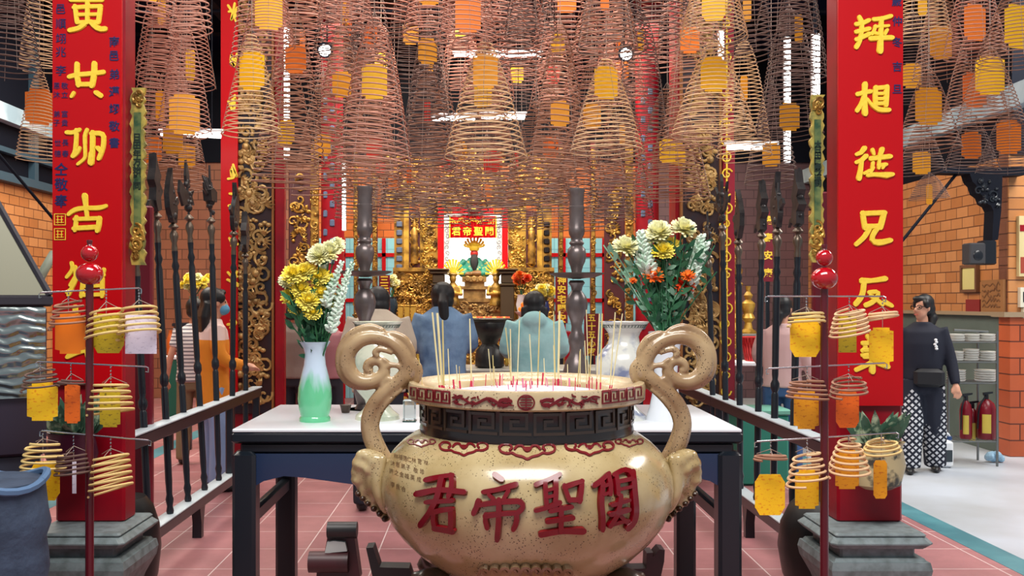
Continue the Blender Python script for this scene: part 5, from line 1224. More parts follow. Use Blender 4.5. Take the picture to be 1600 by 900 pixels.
# tiered base
b = MB(); b.bb(-1.5, 1.35, YA+.02, YA+.75, 0, SZ(519, YA)); b.build('masonry_base', RED2, shr)
b = MB()
for (x0_, x1_, y0, y1, d) in ((722, 760, 432, 440, .30), (726, 757, 440, 447, .26), (720, 762, 447, 452, .34), (724, 759, 452, 466, .30), (716, 766, 466, 472, .38), (690, 790, 472, 520, .36)): bx(b, x0_, x1_, y0, y1, YA-d+.1, d+.2)
carving(SX(692, YA), SX(788, YA), SZ(520, YA), SZ(472, YA), YA-.27, 110, 7, size=.07, b=b)
for k in range(3): b.lathe([(.03, -.01), (.04, 0), (.03, .01)], Vector((SX(731+k*10, YA), YA-.21, SZ(436, YA))), 10, M=Matrix.Rotation(PI/2, 3, 'X'))
b.build('tiered_base', GOLDD, shr)
# the seated statue
xs = SX(741, YA); ys = YA+.12; zs = SZ(432, YA)
st = thing('deity_statue', 'small seated red-faced bearded statue in green robe and gold crown', 'statue', (xs, ys, zs))
b = MB(); b.loft([(xs, ys, zs, .17, .14), (xs, ys, zs+.10, .19, .15), (xs, ys+.02, zs+.20, .15, .10), (xs, ys+.02, zs+.28, .08, .07)], 16)
for s_ in (-1, 1):
    b.tube([Vector((xs+s_*.13, ys, zs+.23)), Vector((xs+s_*.22, ys-.04, zs+.12)), Vector((xs+s_*.10, ys-.16, zs+.07))], [.06, .065, .05], 8); b.sphere((xs+s_*.14, ys-.14, zs+.04), (.09, .09, .06))
b.build('green_robe', mat('teal_green_robe', rgb(20, 122, 104), .5, noise=(18, rgb(190, 160, 60), .58, .66)), st, fused=.012, iters=3)
b = MB(); b.sphere((xs, ys-.02, zs+.335), (.058, .06, .072), 14, 10); b.sphere((xs, ys-.08, zs+.33), (.012, .014, .02)); b.build('face', mat('red_face', rgb(214, 52, 44), .4), st)
b = MB(); b.tube([Vector((xs, ys-.06, zs+.30)), Vector((xs, ys-.11, zs+.2)), Vector((xs, ys-.12, zs+.06))], [.05, .06, .03], 8, flat=1); b.tube([Vector((xs-.03, ys-.07, zs+.37)), Vector((xs+.03, ys-.07, zs+.37))], .006, 5); b.build('black_beard', mat('black_hair', rgb(14, 13, 16), .5), st)
b = MB(); b.sphere((xs+.05, ys-.15, zs+.04), (.12, .08, .05)); b.sphere((xs-.1, ys-.16, zs+.03), (.07, .08, .045)); b.build('brown_lap_robe', mat('brown_gold_cloth', rgb(120, 84, 46), .5), st, fused=.012)
b = MB(); b.lathe([(.062, zs+.375), (.075, zs+.40), (.07, zs+.44), (.09, zs+.47), (.06, zs+.50), (.02, zs+.53)], (xs, ys, 0), 14)
for k in range(9):
    a = -1.5+k*.375; b.tube([Vector((xs+.05*math.sin(a), ys-.03, zs+.42)), Vector((xs+.14*math.sin(a), ys-.03, zs+.44+.12*math.cos(a)))], [.012, .016], 6); b.sphere((xs+.14*math.sin(a), ys-.03, zs+.45+.12*math.cos(a)), .02, 7, 5)
b.build('gold_crown', GOLDL, st)
# attendants and phoenix ornaments either side
for px, hgt, lab in ((708, 70, 'gilded attendant figure left of the statue'), (775, 70, 'gilded attendant figure right of the statue')):
    X = SX(px, YA-.3); Y = YA-.42; z0 = SZ(478, YA-.3); t = thing('attendant_figure', lab, 'statue', (X, Y, z0), 0, 'gilded attendants before the shrine')
    b = MB(); b.loft([(X, Y, z0, .10, .09), (X, Y, z0+.12, .08, .07), (X, Y, z0+.26, .09, .06), (X, Y, z0+.32, .04, .04)], 12); b.sphere((X, Y-.01, z0+.38), (.05, .05, .06)); b.tube([Vector((X-.09, Y, z0+.28)), Vector((X-.12, Y-.05, z0+.16)), Vector((X, Y-.11, z0+.18))], .03, 7); b.tube([Vector((X+.09, Y, z0+.28)), Vector((X+.12, Y-.05, z0+.16)), Vector((X, Y-.11, z0+.18))], .03, 7); b.sphere((X, Y, z0+.44), (.07, .05, .03))
    b.build('figure', GOLDB, t, fused=.012, iters=3)
    b = MB()
    for k in range(11):
        a = -1.6+k*.32; b.tube([Vector((X, Y+.05, z0+.44)), Vector((X+.15*math.sin(a), Y+.05, z0+.46+.2*math.cos(a)))], [.006, .018], 5)
    b.build('plume', GOLDL, t)
# long gilded altar table before it
ta0, ta1 = 11.0, 11.7; TZ2 = SZ(503, 11.0)
xA, xB = SX(603, ta0), SX(884, ta0)
t = thing('gilded_altar_table', 'long gilded and red altar table in front of the shrine', 'table', ((xA+xB)/2, 11.35, 0))
MB().cbox(((xA+xB)/2, 11.35, TZ2-.02), (xB-xA, .7, .04), .01).build('table_top', mat('dark_red_top', rgb(70, 16, 18), .3), t)
b = MB(); b.bb(xA+.03, xB-.03, ta0+.04, ta1-.04, .06, TZ2-.04); b.build('red_body', RED2, t)
b = MB(); carving(xA+.04, xB-.04, TZ2-.55, TZ2-.05, ta0+.035, 330, 17, size=.08, b=b); carving(xA+.04, xB-.04, .15, TZ2-.55, ta0+.035, 160, 19, size=.1, b=b)
for z in (TZ2-.06, TZ2-.34, TZ2-.58): b.bb(xA+.03, xB-.03, ta0, ta0+.04, z-.02, z+.02)
b.build('gilded_front', GOLDB, t)
for x in (xA+.06, xB-.06): MB().cbox((x, ta0+.02, TZ2/2-.02), (.1, .08, TZ2-.05), .012).build('leg', GOLDD, t)
# oil lamps along its edge
rn = random.Random(31); LAMPR = mat('glowing_red_glass', rgb(230, 40, 20), .2, emit=.9, ecol=(1, .16, .06))
for k in range(11):
    X = SX(741+k*5.2, 11.12); o = MB().lathe([(.012, TZ2), (.022, TZ2+.01), (.026, TZ2+.05), (.028, TZ2+.06), (.02, TZ2+.058)], (X, 11.12+.05*(k % 2), 0), 12).build('oil_lamp', LAMPR if k % 3 else mat('glowing_amber_glass', rgb(255, 170, 50), .2, emit=.8, ecol=(1, .55, .15)))
    tag(o, f"small glowing {'red' if k % 3 else 'amber'} glass oil lamp, {ORD[k]} from the left on the gilded table", 'oil lamp', 'glowing oil lamps on the gilded table')
# gold offering boxes, left end of the table
for k, (px, lab) in enumerate(((626, 'gold offering box leftmost on the gilded altar table'), (636, 'gold offering box second on the gilded altar table'), (646, 'gold offering box third on the gilded altar table'))):
    X = SX(px, 11.2); t = thing('offering_box', lab, 'box', (X, 11.2, TZ2), 0, 'gold boxes on the gilded table')
    MB().cbox((X, 11.2, TZ2+.09), (.062, .06, .18), .006).build('box_body', GOLDY, t); MB().cbox((X, 11.2, TZ2+.19), (.068, .066, .02), .005).build('lid', GOLDB, t)
def bunch(px, py, Y, ztab, cols, label, vm, n=12, R=.10, spread=.13):
    X = SX(px, Y); zc = SZ(py, Y); t = thing('flower_arrangement', label, 'flowers', (X, Y, ztab))
    MB().lathe([(.045, ztab), (.05, ztab+.01), (.035, ztab+.04), (.07, ztab+(zc-ztab)*.4), (.05, ztab+(zc-ztab)*.6), (.06, ztab+(zc-ztab)*.64)], (X, Y, 0), 18).build('vase', vm, t)
    b = MB(); q = random.Random(px); heads = []
    for k in range(n):
        e = Vector((X+q.uniform(-spread, spread), Y+q.uniform(-.08, .08), zc+q.uniform(-.06, .07))); b.tube([Vector((X, Y, ztab+(zc-ztab)*.6)), e], .004, 4); heads.append(e); leafy(b, e-Vector((0, 0, .04)), e+Vector((q.uniform(-.09, .09), 0, -.01)), .012)
    b.build('stems', GREEN, t)
    for k, e in enumerate(heads):
        o = link('blossom', B_Y[k % 2] if k % 3 else B_C[0], cols[k % len(cols)], t); o.location = e-t.location; o.rotation_euler = (.8, q.uniform(-.4, .4), 0); o.scale = (.9,)*3
bunch(613, 442, 10.9+.35, TZ2, [CREAM, YEL], 'cream flowers in a vase at the left end of the gilded altar table', mat('dark_vase', rgb(40, 56, 66), .3), 9, spread=.09)
bunch(850, 452, 11.25, TZ2, [YEL, YEL, CREAM], 'yellow flowers at the right end of the gilded altar table', mat('cobalt_vase', rgb(36, 54, 110), .25), 14)
bunch(815, 437, 11.45, TZ2, [REDO, ORA], 'red and orange flowers behind the oranges on the gilded table', mat('white_glaze', (1, 1, 1)), 8, spread=.09)
OR = mat('orange_peel', rgb(240, 130, 20), .45, bump=(120, .1)); q = random.Random(8)
pl_ = MB().lathe([(.05, TZ2), (.06, TZ2+.05), (.12, TZ2+.10), (.14, TZ2+.12), (.11, TZ2+.115), (.02, TZ2+.09)], (SX(822, 11.15), 11.15, 0), 24).build('fruit_dish', mat('white_glaze', (1, 1, 1))); tag(pl_, 'white footed dish under the oranges on the gilded table', 'dish')
for k, (dx, dy, dz) in enumerate(((-.06, 0, .15), (0, -.05, .15), (.06, 0, .15), (0, .05, .15), (-.03, -.02, .205), (.035, .0, .205), (0, 0, .255))):
    c = Vector((SX(822, 11.15)+dx, 11.15+dy, TZ2+dz)); t = thing('orange', 'ripe orange heaped on the white dish on the gilded table', 'fruit', c, 0, 'oranges in the dish'); MB().sphere(c, (.036, .036, .033), 12, 8).build('fruit', OR, t); MB().lathe([(.004, .030), (.006, .034), (.002, .04)], c, 6).build('stalk', GREEN, t)
# nearer offering table with the bronze burner
tb0, tb1 = 8.0, 8.7; TZ3 = SZ(578, 8.0); xA, xB = SX(560, tb0), SX(1010, tb0)
t = thing('offering_table', 'black offering table with a pale edge in front of the two praying people', 'table', ((xA+xB)/2, 8.35, 0))
MB().cbox(((xA+xB)/2, 8.35, TZ3-.02), (xB-xA, .7, .04), .006).build('table_top', mat('pale_edge_top', rgb(160, 158, 150), .4), t)
b = MB(); b.bb(xA+.03, xB-.03, tb0+.03, tb1-.03, TZ3-.20, TZ3-.04); b.build('apron', BLACK, t)
for x in (xA+.06, xB-.06):
    for y in (tb0+.07, tb1-.07): MB().cbox((x, y, (TZ3-.1)/2), (.08, .08, TZ3-.1), .01).build('leg', BLACK, t)
X = SX(765, 8.3); BRZ = mat('dark_bronze', rgb(62, 60, 58), .38, .7, noise=(12, rgb(40, 40, 42), .4, .7))
t = thing('bronze_burner', 'dark bronze incense bowl between the two praying people', 'burner', (X, 8.3, TZ3))
z = lambda y: SZ(y, 8.3)-SZ(579, 8.3)+TZ3
MB().lathe([(.10, TZ3), (.13, TZ3+.012), (.13, z(566)), (.12, z(552)), (.07, z(542)), (.09, z(534)), (.16, z(524)), (.182, z(514)), (.175, z(508)), (.20, z(504)), (.205, z(503)), (.19, z(502)), (.16, z(506))], (X, 8.3, 0), 32).build('bowl', BRZ, t)
for s_ in (-1, 1):
    b = MB(); b.tube(smooth([Vector((X+s_*.17, 8.3, z(525))), Vector((X+s_*.25, 8.3, z(518))), Vector((X+s_*.29, 8.3, z(509))), Vector((X+s_*.25, 8.3, z(506))), Vector((X+s_*.18, 8.3, z(514)))], 2), .018, 8); b.sphere((X+s_*.28, 8.3, z(510)), (.035, .04, .03)); b.build('handle', BRZ, t)
for k in range(6):
    X = SX(766+k*6.4, 8.5); t = thing('gold_offering_box', f'small gold offering box, {ORD[k]} from the left in the row right of the bronze burner', 'box', (X, 8.5, TZ3), 0, 'small gold boxes by the burner')
    MB().cbox((X, 8.5, TZ3+.07), (.032, .05, .14), .004).build('box_body', GOLDY, t); MB().cbox((X, 8.5, TZ3+.145), (.034, .052, .012), .003).build('lid', mat('orange_lid', rgb(230, 140, 20), .4), t)
for k in range(3):
    X = SX(652+k*4.6, 8.5) if k < 3 else 0; t = thing('gold_offering_box', f'small gold offering box left of the blue denim shirt, {ORD[k]} from the left', 'box', (X-.02, 8.5, TZ3), 0, 'small gold boxes left of the denim jacket')
    MB().cbox((X-.02, 8.5, TZ3+.07), (.022, .05, .14), .004).build('box_body', GOLDY, t); MB().cbox((X-.02, 8.5, TZ3+.145), (.024, .052, .012), .003).build('lid', mat('orange_lid', rgb(230, 140, 20), .4), t)
# hanging signs either side
def sign(xa_, xb_, ya, yb_, Y, chars, label, m=RED2, rot=False):
    t = thing('hanging_sign', label, 'sign', (SX((xa_+xb_)/2, Y), Y, SZ(yb_, Y))); MB().bb(SX(xa_, Y), SX(xb_, Y), Y, Y+.03, SZ(yb_, Y), SZ(ya, Y)).build('board', m, t)
    n = len(chars)
    for i, ch in enumerate(chars):
        b = MB(); cyy = ya+(yb_-ya)*(i+.5)/n; b.text(ch, min((xb_-xa_)*.9, (yb_-ya)/n*.95)*Y/F, lambda u, v, h: Vector((SX((xa_+xb_)/2, Y)+u, Y-.004, SZ(cyy, Y)+v)), 0, .03); b.build('gold_character', GOLDL, t)
    zb2 = SZ(yb_, Y); b = MB(); b.bb((SX(xa_, Y)+SX(xb_, Y))/2-.02, (SX(xa_, Y)+SX(xb_, Y))/2+.02, Y+.005, Y+.028, 0, zb2); b.build('stand', BLACK, t)
sign(592, 609, 430, 488, 10.6, '三元賜福', 'upright red sign with gold characters left of the gilded table', mat('dark_red_sign', rgb(120, 12, 30), .4))
sign(868, 887, 430, 505, 10.6, '神安宅闔安', 'upright red sign with five gold characters right of the gilded table', mat('dark_red_sign', rgb(120, 12, 30), .4))
sign(913, 936, 490, 556, 9.0, '五十五心家', 'lower red sign with gold characters right of the pewter candlestick', mat('dark_red_sign', rgb(120, 12, 30), .4))
# maroon and gilt frames standing before the blue wall
for xa_, xb_, lab in ((553, 560, 'gilt and maroon upright frame behind the left candlestick'), (582, 590, 'second gilt and maroon upright frame behind the left candlestick'), (872, 880, 'gilt and maroon upright frame left of the right candlestick'), (922, 930, 'gilt and maroon upright frame right of the right candlestick')):
    Y = 14.2; t = thing('upright_frame', lab, 'frame', (SX(xa_, Y), Y, 0)); MB().cbox((SX((xa_+xb_)/2, Y), Y, 2.0), ((xb_-xa_)*Y/F, .08, 4.0), .01).build('post', MAROON, t)
    b = MB(); b.bb(SX(xa_, Y)+.01, SX(xb_, Y)-.01, Y-.048, Y-.04, 1.0, 3.9); carving(SX(xa_, Y), SX(xb_, Y), 1.0, 3.9, Y-.046, 60, xa_, size=.05, b=b); b.build('gilding', GOLD, t)
# ------------------------------------------------------------------ incense-coil stands in front
REDP = mat('dark_red_pole', rgb(84, 6, 22), .35, coat=.2); REDB = mat('glossy_red_ball', rgb(168, 8, 22), .1, coat=.6)
YS_ = 3.0
def stand(px, label, ball_y, rods):
    X = SX(px, YS_); t = thing('coil_stand', label, 'stand', (X, YS_, 0), 0, 'red incense-coil stands')
    zt = SZ(ball_y+16, YS_)
    MB().lathe([(.012, .02), (.0135, .5), (.012, zt)], (X, YS_, 0), 16).build('pole', REDP, t)
    MB().lathe([(.16, 0), (.16, .02), (.05, .04), (.03, .08), (.014, .12)], (X, YS_, 0), 24).build('base', mat('black_iron', rgb(26, 26, 28), .5), t)
    zb_ = SZ(ball_y, YS_); k = YS_/F
    MB().sphere((X, YS_, zb_), (20.5*k, 20.5*k, 17.5*k), 24, 16).build('large_ball', REDB, t)
    zc = SZ(ball_y-32, YS_); MB().sphere((X, YS_, zc), 13*k, 20, 14).build('small_ball', REDB, t)
    MB().lathe([(5*k, 0), (3.4*k, 3*k), (4.6*k, 8*k), (4*k, 10*k)], (X, YS_, zc+11*k), 12).build('finial', REDP, t)
    for (xa, ya, xb, yb) in rods:
        a, b_ = P(xa, ya, YS_), P(xb, yb, YS_); o = MB().tube([a, b_], .0028, 8).build('rod', CHROME, t)
        for e, s_ in ((a, -1), (b_, 1)): MB().tube([e, e+Vector((s_*.008, 0, -.004)), e+Vector((s_*.008, 0, -.018)), e+Vector((0, 0, -.016))], .002, 5).build('hook', CHROME, o)
    return t
stand(140, 'red pole stand with two glossy balls and coil rods, left foreground', 428, [(65, 457, 217, 450), (60, 565, 228, 573), (66, 673, 232, 688)])
stand(1288, 'red pole stand with two glossy balls and coil rods, right foreground', 435, [(1199, 463, 1380, 463), (1201, 576, 1382, 567), (1183, 690, 1400, 676)])
def small_coil(px, yrod, yt, yb, wt, wb, turns, m, card, label, skew=0, inv=False, dY=0, ck=None):
    """a little coil on its chain: ring pixel heights and widths at the top and bottom; card = (kind, x0, x1, y0, y1, shape)"""
    Y = YS_+dY; k = Y/F; ap = P(px, yt, Y); t = thing('small_incense_coil', label, 'incense coil', P(px, yrod, Y), 0, 'little coils on the red stands')
    n = int(turns*24); pts = []
    for i in range(n+1):
        f_ = i/n; a = 2*PI*turns*f_+px; r = (wt+(wb-wt)*f_**.8)/2*k
        pts.append(ap+Vector((r*math.cos(a), r*math.sin(a)*.95, -(yb-yt)*k*f_+r*(.10*math.sin(a+px)+skew*math.cos(a)))))
    MB().tube(pts, .0042 if m is not COIL_DK else .0034, 6).build('coil', m, t)
    b = MB(); top = P(px, yrod, Y); L = (top-ap).length; q = max(3, int(L/.010))
    for i in range(q): b.sphere(top.lerp(ap, (i+.5)/q), (.0028, .0028, .0042), 6, 4)
    b.build('chain', CHROME, t)
    b = MB(); r = wt/2*k
    for a in (.4, 2.5, 4.6): b.tube([top.lerp(ap, .6), ap+Vector((r*math.cos(a), r*math.sin(a), 0))], .0012, 4)
    if card: b.tube([ap, Vector((ap.x, ap.y, SZ(card[3], Y)))], .001, 4)
    b.build('threads', THREAD, t)
    if card:
        c, x0, x1, y0, y1, kd = card; w_, h = (x1-x0)*k, (y1-y0)*k
        MB().prism(card_shape(w_, h, kd), -.0012, .0012, lambda u, v, d: Vector((SX((x0+x1)/2, Y)+u, Y+d+.01, SZ((y0+y1)/2, Y)+v))).build('card', WCARD[c], t, smooth=False)
    return t
small_coil(107, 456, 472, 510, 36, 58, 4.6, COIL_BR, ('orange', 84, 131, 490, 553, 0), 'brown coil with orange card, first on the top rod of the left stand', .08)
small_coil(166, 453, 484, 530, 46, 64, 5, COIL_FRESH, ('olive', 143, 192, 490, 552, 1), 'straw-coloured coil with olive card, middle of the top rod of the left stand', .22)
small_coil(217, 451, 480, 526, 50, 66, 5, COIL_FRESH, ('white', 194, 243, 492, 553, 2), 'straw-coloured coil with white card, last on the top rod of the left stand', .2)
small_coil(63, 566, 580, 608, 40, 56, 3.6, COIL_DK, ('yellow', 40, 88, 598, 658, 0), 'dark coil with yellow card at the left of the middle rod, left stand', .06)
small_coil(111, 568, 594, 602, 34, 42, 2, COIL_DK, ('deep orange', 99, 123, 600, 662, 0), 'nearly burnt coil with narrow deep orange card on the left stand', .06)
small_coil(173, 571, 600, 646, 48, 70, 5, COIL_FRESH, ('olive', 154, 186, 606, 668, 0), 'straw-coloured coil with olive card on the middle rod of the left stand', .10)
small_coil(67, 676, 692, 738, 44, 68, 5, COIL_FRESH, ('yellow', 46, 91, 722, 783, 1), 'straw-coloured coil with yellow card, lowest at the left of the left stand', .1)
small_coil(115, 680, 708, 742, 44, 58, 5, COIL_DK, ('white', 111, 117, 722, 772, 2), 'greyish coil with a thin paper strip on the lowest rod of the left stand', .06)
small_coil(173, 684, 712, 768, 50, 66, 6, COIL_FRESH, None, 'tilted straw-coloured coil without a card on the lowest rod of the left stand', .28)
small_coil(1260, 464, 490, 508, 48, 56, 3, COIL_FRESH, ('yellow', 1236, 1284, 498, 558, 1), 'straw-coloured coil with written yellow card, top left of the right stand', .1)
small_coil(1327, 464, 485, 524, 40, 60, 6, COIL_TAN, ('olive', 1312, 1340, 494, 551, 2), 'tan coil with narrow olive card, middle of the top rod of the right stand', .16)
small_coil(1379, 465, 489, 498, 40, 46, 2, COIL_TAN, ('yellow', 1360, 1398, 512, 570, 0), 'burnt-down tan coil with bright yellow card, top right of the right stand', .1)
small_coil(1261, 573, 594, 624, 46, 64, 4.4, COIL_BR, ('amber', 1242, 1281, 612, 671, 0), 'brown coil with written amber card, left of the middle rod, right stand', .08)
small_coil(1326, 570, 594, 618, 46, 56, 3.6, COIL_BR, ('deep orange', 1308, 1344, 611, 669, 1), 'brown coil with deep orange card on the middle rod of the right stand', .08)
small_coil(1204, 688, 711, 719, 44, 50, 2, COIL_BR, ('yellow', 1181, 1228, 742, 806, 1), 'burnt-down brown coil with yellow card, lowest left of the right stand', .06)
small_coil(1261, 685, 708, 756, 36, 62, 5, COIL_TAN, ('yellow', 1244, 1281, 735, 796, 0), 'tilted tan coil with yellow card on the lowest rod of the right stand', .26)
small_coil(1326, 681, 688, 742, 26, 66, 6.5, COIL_TAN, ('amber', 1307, 1344, 704, 765, 0), 'full bell-shaped tan coil with amber card, lowest rod of the right stand', .06)
small_coil(1377, 678, 690, 708, 40, 58, 3, COIL_FRESH, ('amber', 1367, 1388, 720, 780, 1), 'short straw-coloured coil with narrow amber card, lowest right of the right stand', .1)

# leafy planters hung on the front pillars below the boards
def planter(px, ytop, ymid, ybot, wpx, label, seed, pm):
    Y = 4.27; k = Y/F; X = SX(px, Y); zt, zm, zb_ = SZ(ytop, Y), SZ(ymid, Y), SZ(ybot, Y); R = wpx/2*k
    t = thing('potted_plant', label, 'plant', (X, Y, zb_), 0, 'leafy planters on the front pillars')
    MB().lathe([(R*.45, zb_), (R*.75, zb_+.02), (R*.92, (zb_+zm)/2), (R*.8, zm-.02), (R*.9, zm), (R*.8, zm-.005), (R*.7, zm-.03)], (X, Y, 0), 26, sy=.62).build('pot', pm, t)
    MB().bb(X-.03, X+.03, Y+.06, 4.41, (zb_+zm)/2-.02, (zb_+zm)/2+.02).build('bracket', BLACK, t)
    b = MB(); q = random.Random(seed)
    for i in range(46):
        a = q.uniform(0, 6.3); r0 = R*q.uniform(0, .5); p = Vector((X+r0*math.cos(a), Y+r0*.5*math.sin(a), zm-.01)); e = p+Vector((math.cos(a)*R*.7, math.sin(a)*R*.4, (zt-zm)*q.uniform(.3, 1.0))); leafy(b, p, e, .024)
    b.build('leaves', mat('grey_green_leaves', rgb(58, 92, 72), .5, noise=(16, rgb(176, 196, 160), .5, .62)), t)
planter(1372, 632, 690, 764, 92, 'grey-green leafy plant in a mottled pot under the right couplet board', 4, mat('mottled_cream_pot', rgb(190, 176, 132), .4, noise=(14, rgb(66, 66, 56), .5, .6)))
planter(112, 608, 676, 740, 90, 'grey-green leafy plant in a dark pot under the left couplet board', 5, mat('dark_maroon_pot', rgb(60, 18, 36), .3))

# ------------------------------------------------------------------ joss-paper furnace and bag at the left edge
STEELF = mat('greenish_steel', rgb(104, 102, 84), .45, .3); MIRR = mat('wavy_mirror_steel', rgb(150, 158, 156), .16, .9)
nt = MIRR.node_tree; bs = nt.nodes['Principled BSDF']; tc = nt.nodes.new('ShaderNodeTexCoord'); wv = nt.nodes.new('ShaderNodeTexWave'); wv.bands_direction = 'Z'; wv.inputs['Scale'].default_value = 9; wv.inputs['Distortion'].default_value = 6
bp = nt.nodes.new('ShaderNodeBump'); bp.inputs['Strength'].default_value = .35; bp.inputs['Distance'].default_value = .02; nt.links.new(tc.outputs['Object'], wv.inputs['Vector']); nt.links.new(wv.outputs['Fac'], bp.inputs['Height']); nt.links.new(bp.outputs['Normal'], bs.inputs['Normal'])
Yf = 3.25; fx1 = SX(78, Yf); fz = SZ(470, Yf); fx0 = fx1-1.0; yb2 = 3.95
t = thing('paper_furnace', 'steel joss-paper furnace with a sloping hood at the left edge', 'furnace', (fx1, Yf, 0))
cx = (fx0+fx1)/2; cy = 3.6; ht = 1.05
vs = [(fx0, Yf, fz+.02), (fx1, Yf, fz+.02), (fx1, yb2, fz+.02), (fx0, yb2, fz+.02), (cx-.12, cy-.1, fz+.02+ht*.72), (cx+.12, cy-.1, fz+.02+ht*.72), (cx+.12, cy+.1, fz+.02+ht*.72), (cx-.12, cy+.1, fz+.02+ht*.72)]
MB().add(vs, [(3, 2, 1, 0), (4, 5, 6, 7), (0, 1, 5, 4), (1, 2, 6, 5), (2, 3, 7, 6), (3, 0, 4, 7)]).build('hood', STEELF, t, smooth=False)
MB().tube([Vector((cx, cy, fz+.7)), Vector((cx, cy, fz+2.2))], .12, 20).build('flue', STEELF, t)
b = MB(); b.cbox((cx, cy, fz), (1.02, .72, .04), .008); b.tube([Vector(vs[1]), Vector(vs[5])], .012, 6); b.build('dark_frame', mat('dark_iron_frame', rgb(40, 36, 44), .45), t)
MB().cbox((cx, cy, fz-.28), (.98, .68, .52), .01).build('body', mat('dark_plum_steel', rgb(58, 48, 62), .35, .4), t)
MB().bb(fx0+.06, SX(72, Yf), Yf-.004, Yf+.012, SZ(620, Yf), SZ(480, Yf)).build('steel_door', MIRR, t)
b = MB(); b.cbox((cx, cy, .58), (.94, .64, .90), .02); b.build('fire_box', mat('sooty_iron', rgb(44, 48, 62), .5, noise=(6, rgb(30, 32, 44), .4, .7)), t)
for x, y in ((fx1-.05, Yf+.04), (fx1-.05, yb2-.06), (fx0+.05, Yf+.04), (fx0+.05, yb2-.06)): MB().cbox((x, y, .45), (.035, .035, .9), .005).build('leg', REDP, t)
p = P(-40, 372, Yf+.0); MB().tube([p+Vector((-.12, .03, .01)), p, p+Vector((.03, -.03, 0))], [.014, .022, .022], 14).build('handle', mat('black_rubber', rgb(18, 18, 20), .5), t)
t.rotation_euler.z = .47
t = thing('cloth_bag', 'worn blue denim sack with a pale strap at the lower left edge', 'bag', (SX(-12, 2.75), 2.75, 0))
X = SX(-22, 2.75); q = random.Random(3); b = MB(); rings = []
for i in range(24):
    z = 1.02*i/23; rx = .165*(1+.10*math.sin(z*9)-.10*(z > .5)*(z-.5))+q.uniform(-.008, .008); rings.append((X+q.uniform(-.008, .008), 2.75, z, rx, .16))
b.loft(rings, 28); MB_b = b
DEN = mat('blue_denim_sack', rgb(58, 72, 94), .8, noise=(10, rgb(38, 50, 70), .4, .7), bump=(30, .5)); b.build('sack', DEN, t)
b = MB(); b.tube([Vector((X+.10, 2.75-.15, 1.0)), Vector((X+.085, 2.75-.165, .7)), Vector((X+.05, 2.75-.175, .35)), Vector((X+.02, 2.75-.175, .02))], .012, 6); b.build('strap', mat('pale_strap', rgb(176, 182, 140), .8), t)
b = MB(); b.tube([Vector((X+.165*math.cos(a), 2.75+.165*math.sin(a), 1.02+.015*math.sin(3*a))) for a in [k*PI/16 for k in range(33)]], .012, 6); b.build('rolled_rim', mat('light_denim', rgb(80, 108, 142), .8), t)

# ------------------------------------------------------------------ right aisle: wall fittings, rack and extinguishers
XW = 5.3
def wallpt(px, py, off=0):
    Y = F*(XW-off)/(px-VX); return P(px, py, Y)
def wallframe(pa, pb, name, label, cat, m, border=None, bw=.02, th=.03):
    """something flat hung on the right wall between two corner pixels"""
    a = wallpt(*pa); c = wallpt(*pb); y0, y1 = sorted((a.y, c.y)); z0, z1 = sorted((a.z, c.z))
    t = thing(name, label, cat, (XW, (y0+y1)/2, z0))
    MB().bb(XW-th, XW-.002, y0, y1, z0, z1).build('panel', m, t)
    if border: b = MB(); b.bb(XW-th-.015, XW-.002, y0-bw, y0, z0-bw, z1+bw).bb(XW-th-.015, XW-.002, y1, y1+bw, z0-bw, z1+bw).bb(XW-th-.015, XW-.002, y0, y1, z0-bw, z0).bb(XW-th-.015, XW-.002, y0, y1, z1, z1+bw); b.build('frame', border, t)
    return t, (y0, y1, z0, z1)
wallframe((1508, 419), (1529, 452), 'wall_frame', 'small framed cream notice on the orange tiled wall', 'frame', mat('cream_notice', rgb(206, 196, 128), .5), mat('brown_frame', rgb(110, 74, 50), .4), .03)
t, (y0, y1, z0, z1) = wallframe((1537, 438), (1572, 488), 'wall_plaque', 'tan embossed wooden plaque on the tiled wall above the grey dado', 'sign', mat('tan_wood_plaque', rgb(150, 104, 62), .5))
b = MB(); q = random.Random(2)
for r_ in range(5):
    for k in range(6):
        yy = y0+(y1-y0)*(.14+.13*k); zz = z1-(z1-z0)*(.16+.17*r_); b.stroke([(yy, zz), (yy+.03*q.random(), zz+.04*q.uniform(-1, 1)), (yy+.05, zz)], .008, lambda u, v, h: Vector((XW-.031-h, u, v)), .003)
b.build('embossing', mat('dark_tan', rgb(116, 76, 44), .5), t)
wallframe((1513, 468), (1535, 487), 'wall_tile', 'dark red square plaque under the framed cream notice', 'sign', mat('dark_red_tile', rgb(130, 38, 36), .4))
def front_item(xa, xb, ya, yb, name, label, cat, parts, Y=YR+.02, th=.05):
    t = thing(name, label, cat, (SX((xa+xb)/2, Y), Y, SZ(yb, Y)))
    for nm, a, b_, c, d, m, o in parts: MB().bb(SX(a, Y), SX(b_, Y), Y-th-o, Y+.018-(0 if o == 0 else th), SZ(d, Y), SZ(c, Y)).build(nm, m, t)
    return t
OFFW = mat('off_white_plastic', rgb(214, 210, 190), .4)
front_item(1588, 1625, 338, 432, 'wall_board', 'pale wall board with red upper band at the right edge', 'sign', [('board', 1588, 1625, 338, 432, mat('pale_board', rgb(206, 190, 140), .5), 0), ('red_band', 1589, 1624, 352, 362, RED2, .004), ('red_square', 1590, 1606, 402, 427, mat('brick_red_print', rgb(156, 62, 44), .5), .004)])
front_item(1590, 1622, 449, 480, 'switch_box', 'off-white switch box with a black window at the right edge', 'box', [('case', 1590, 1622, 449, 480, OFFW, 0), ('black_window', 1594, 1616, 456, 472, BLACK, .004)])
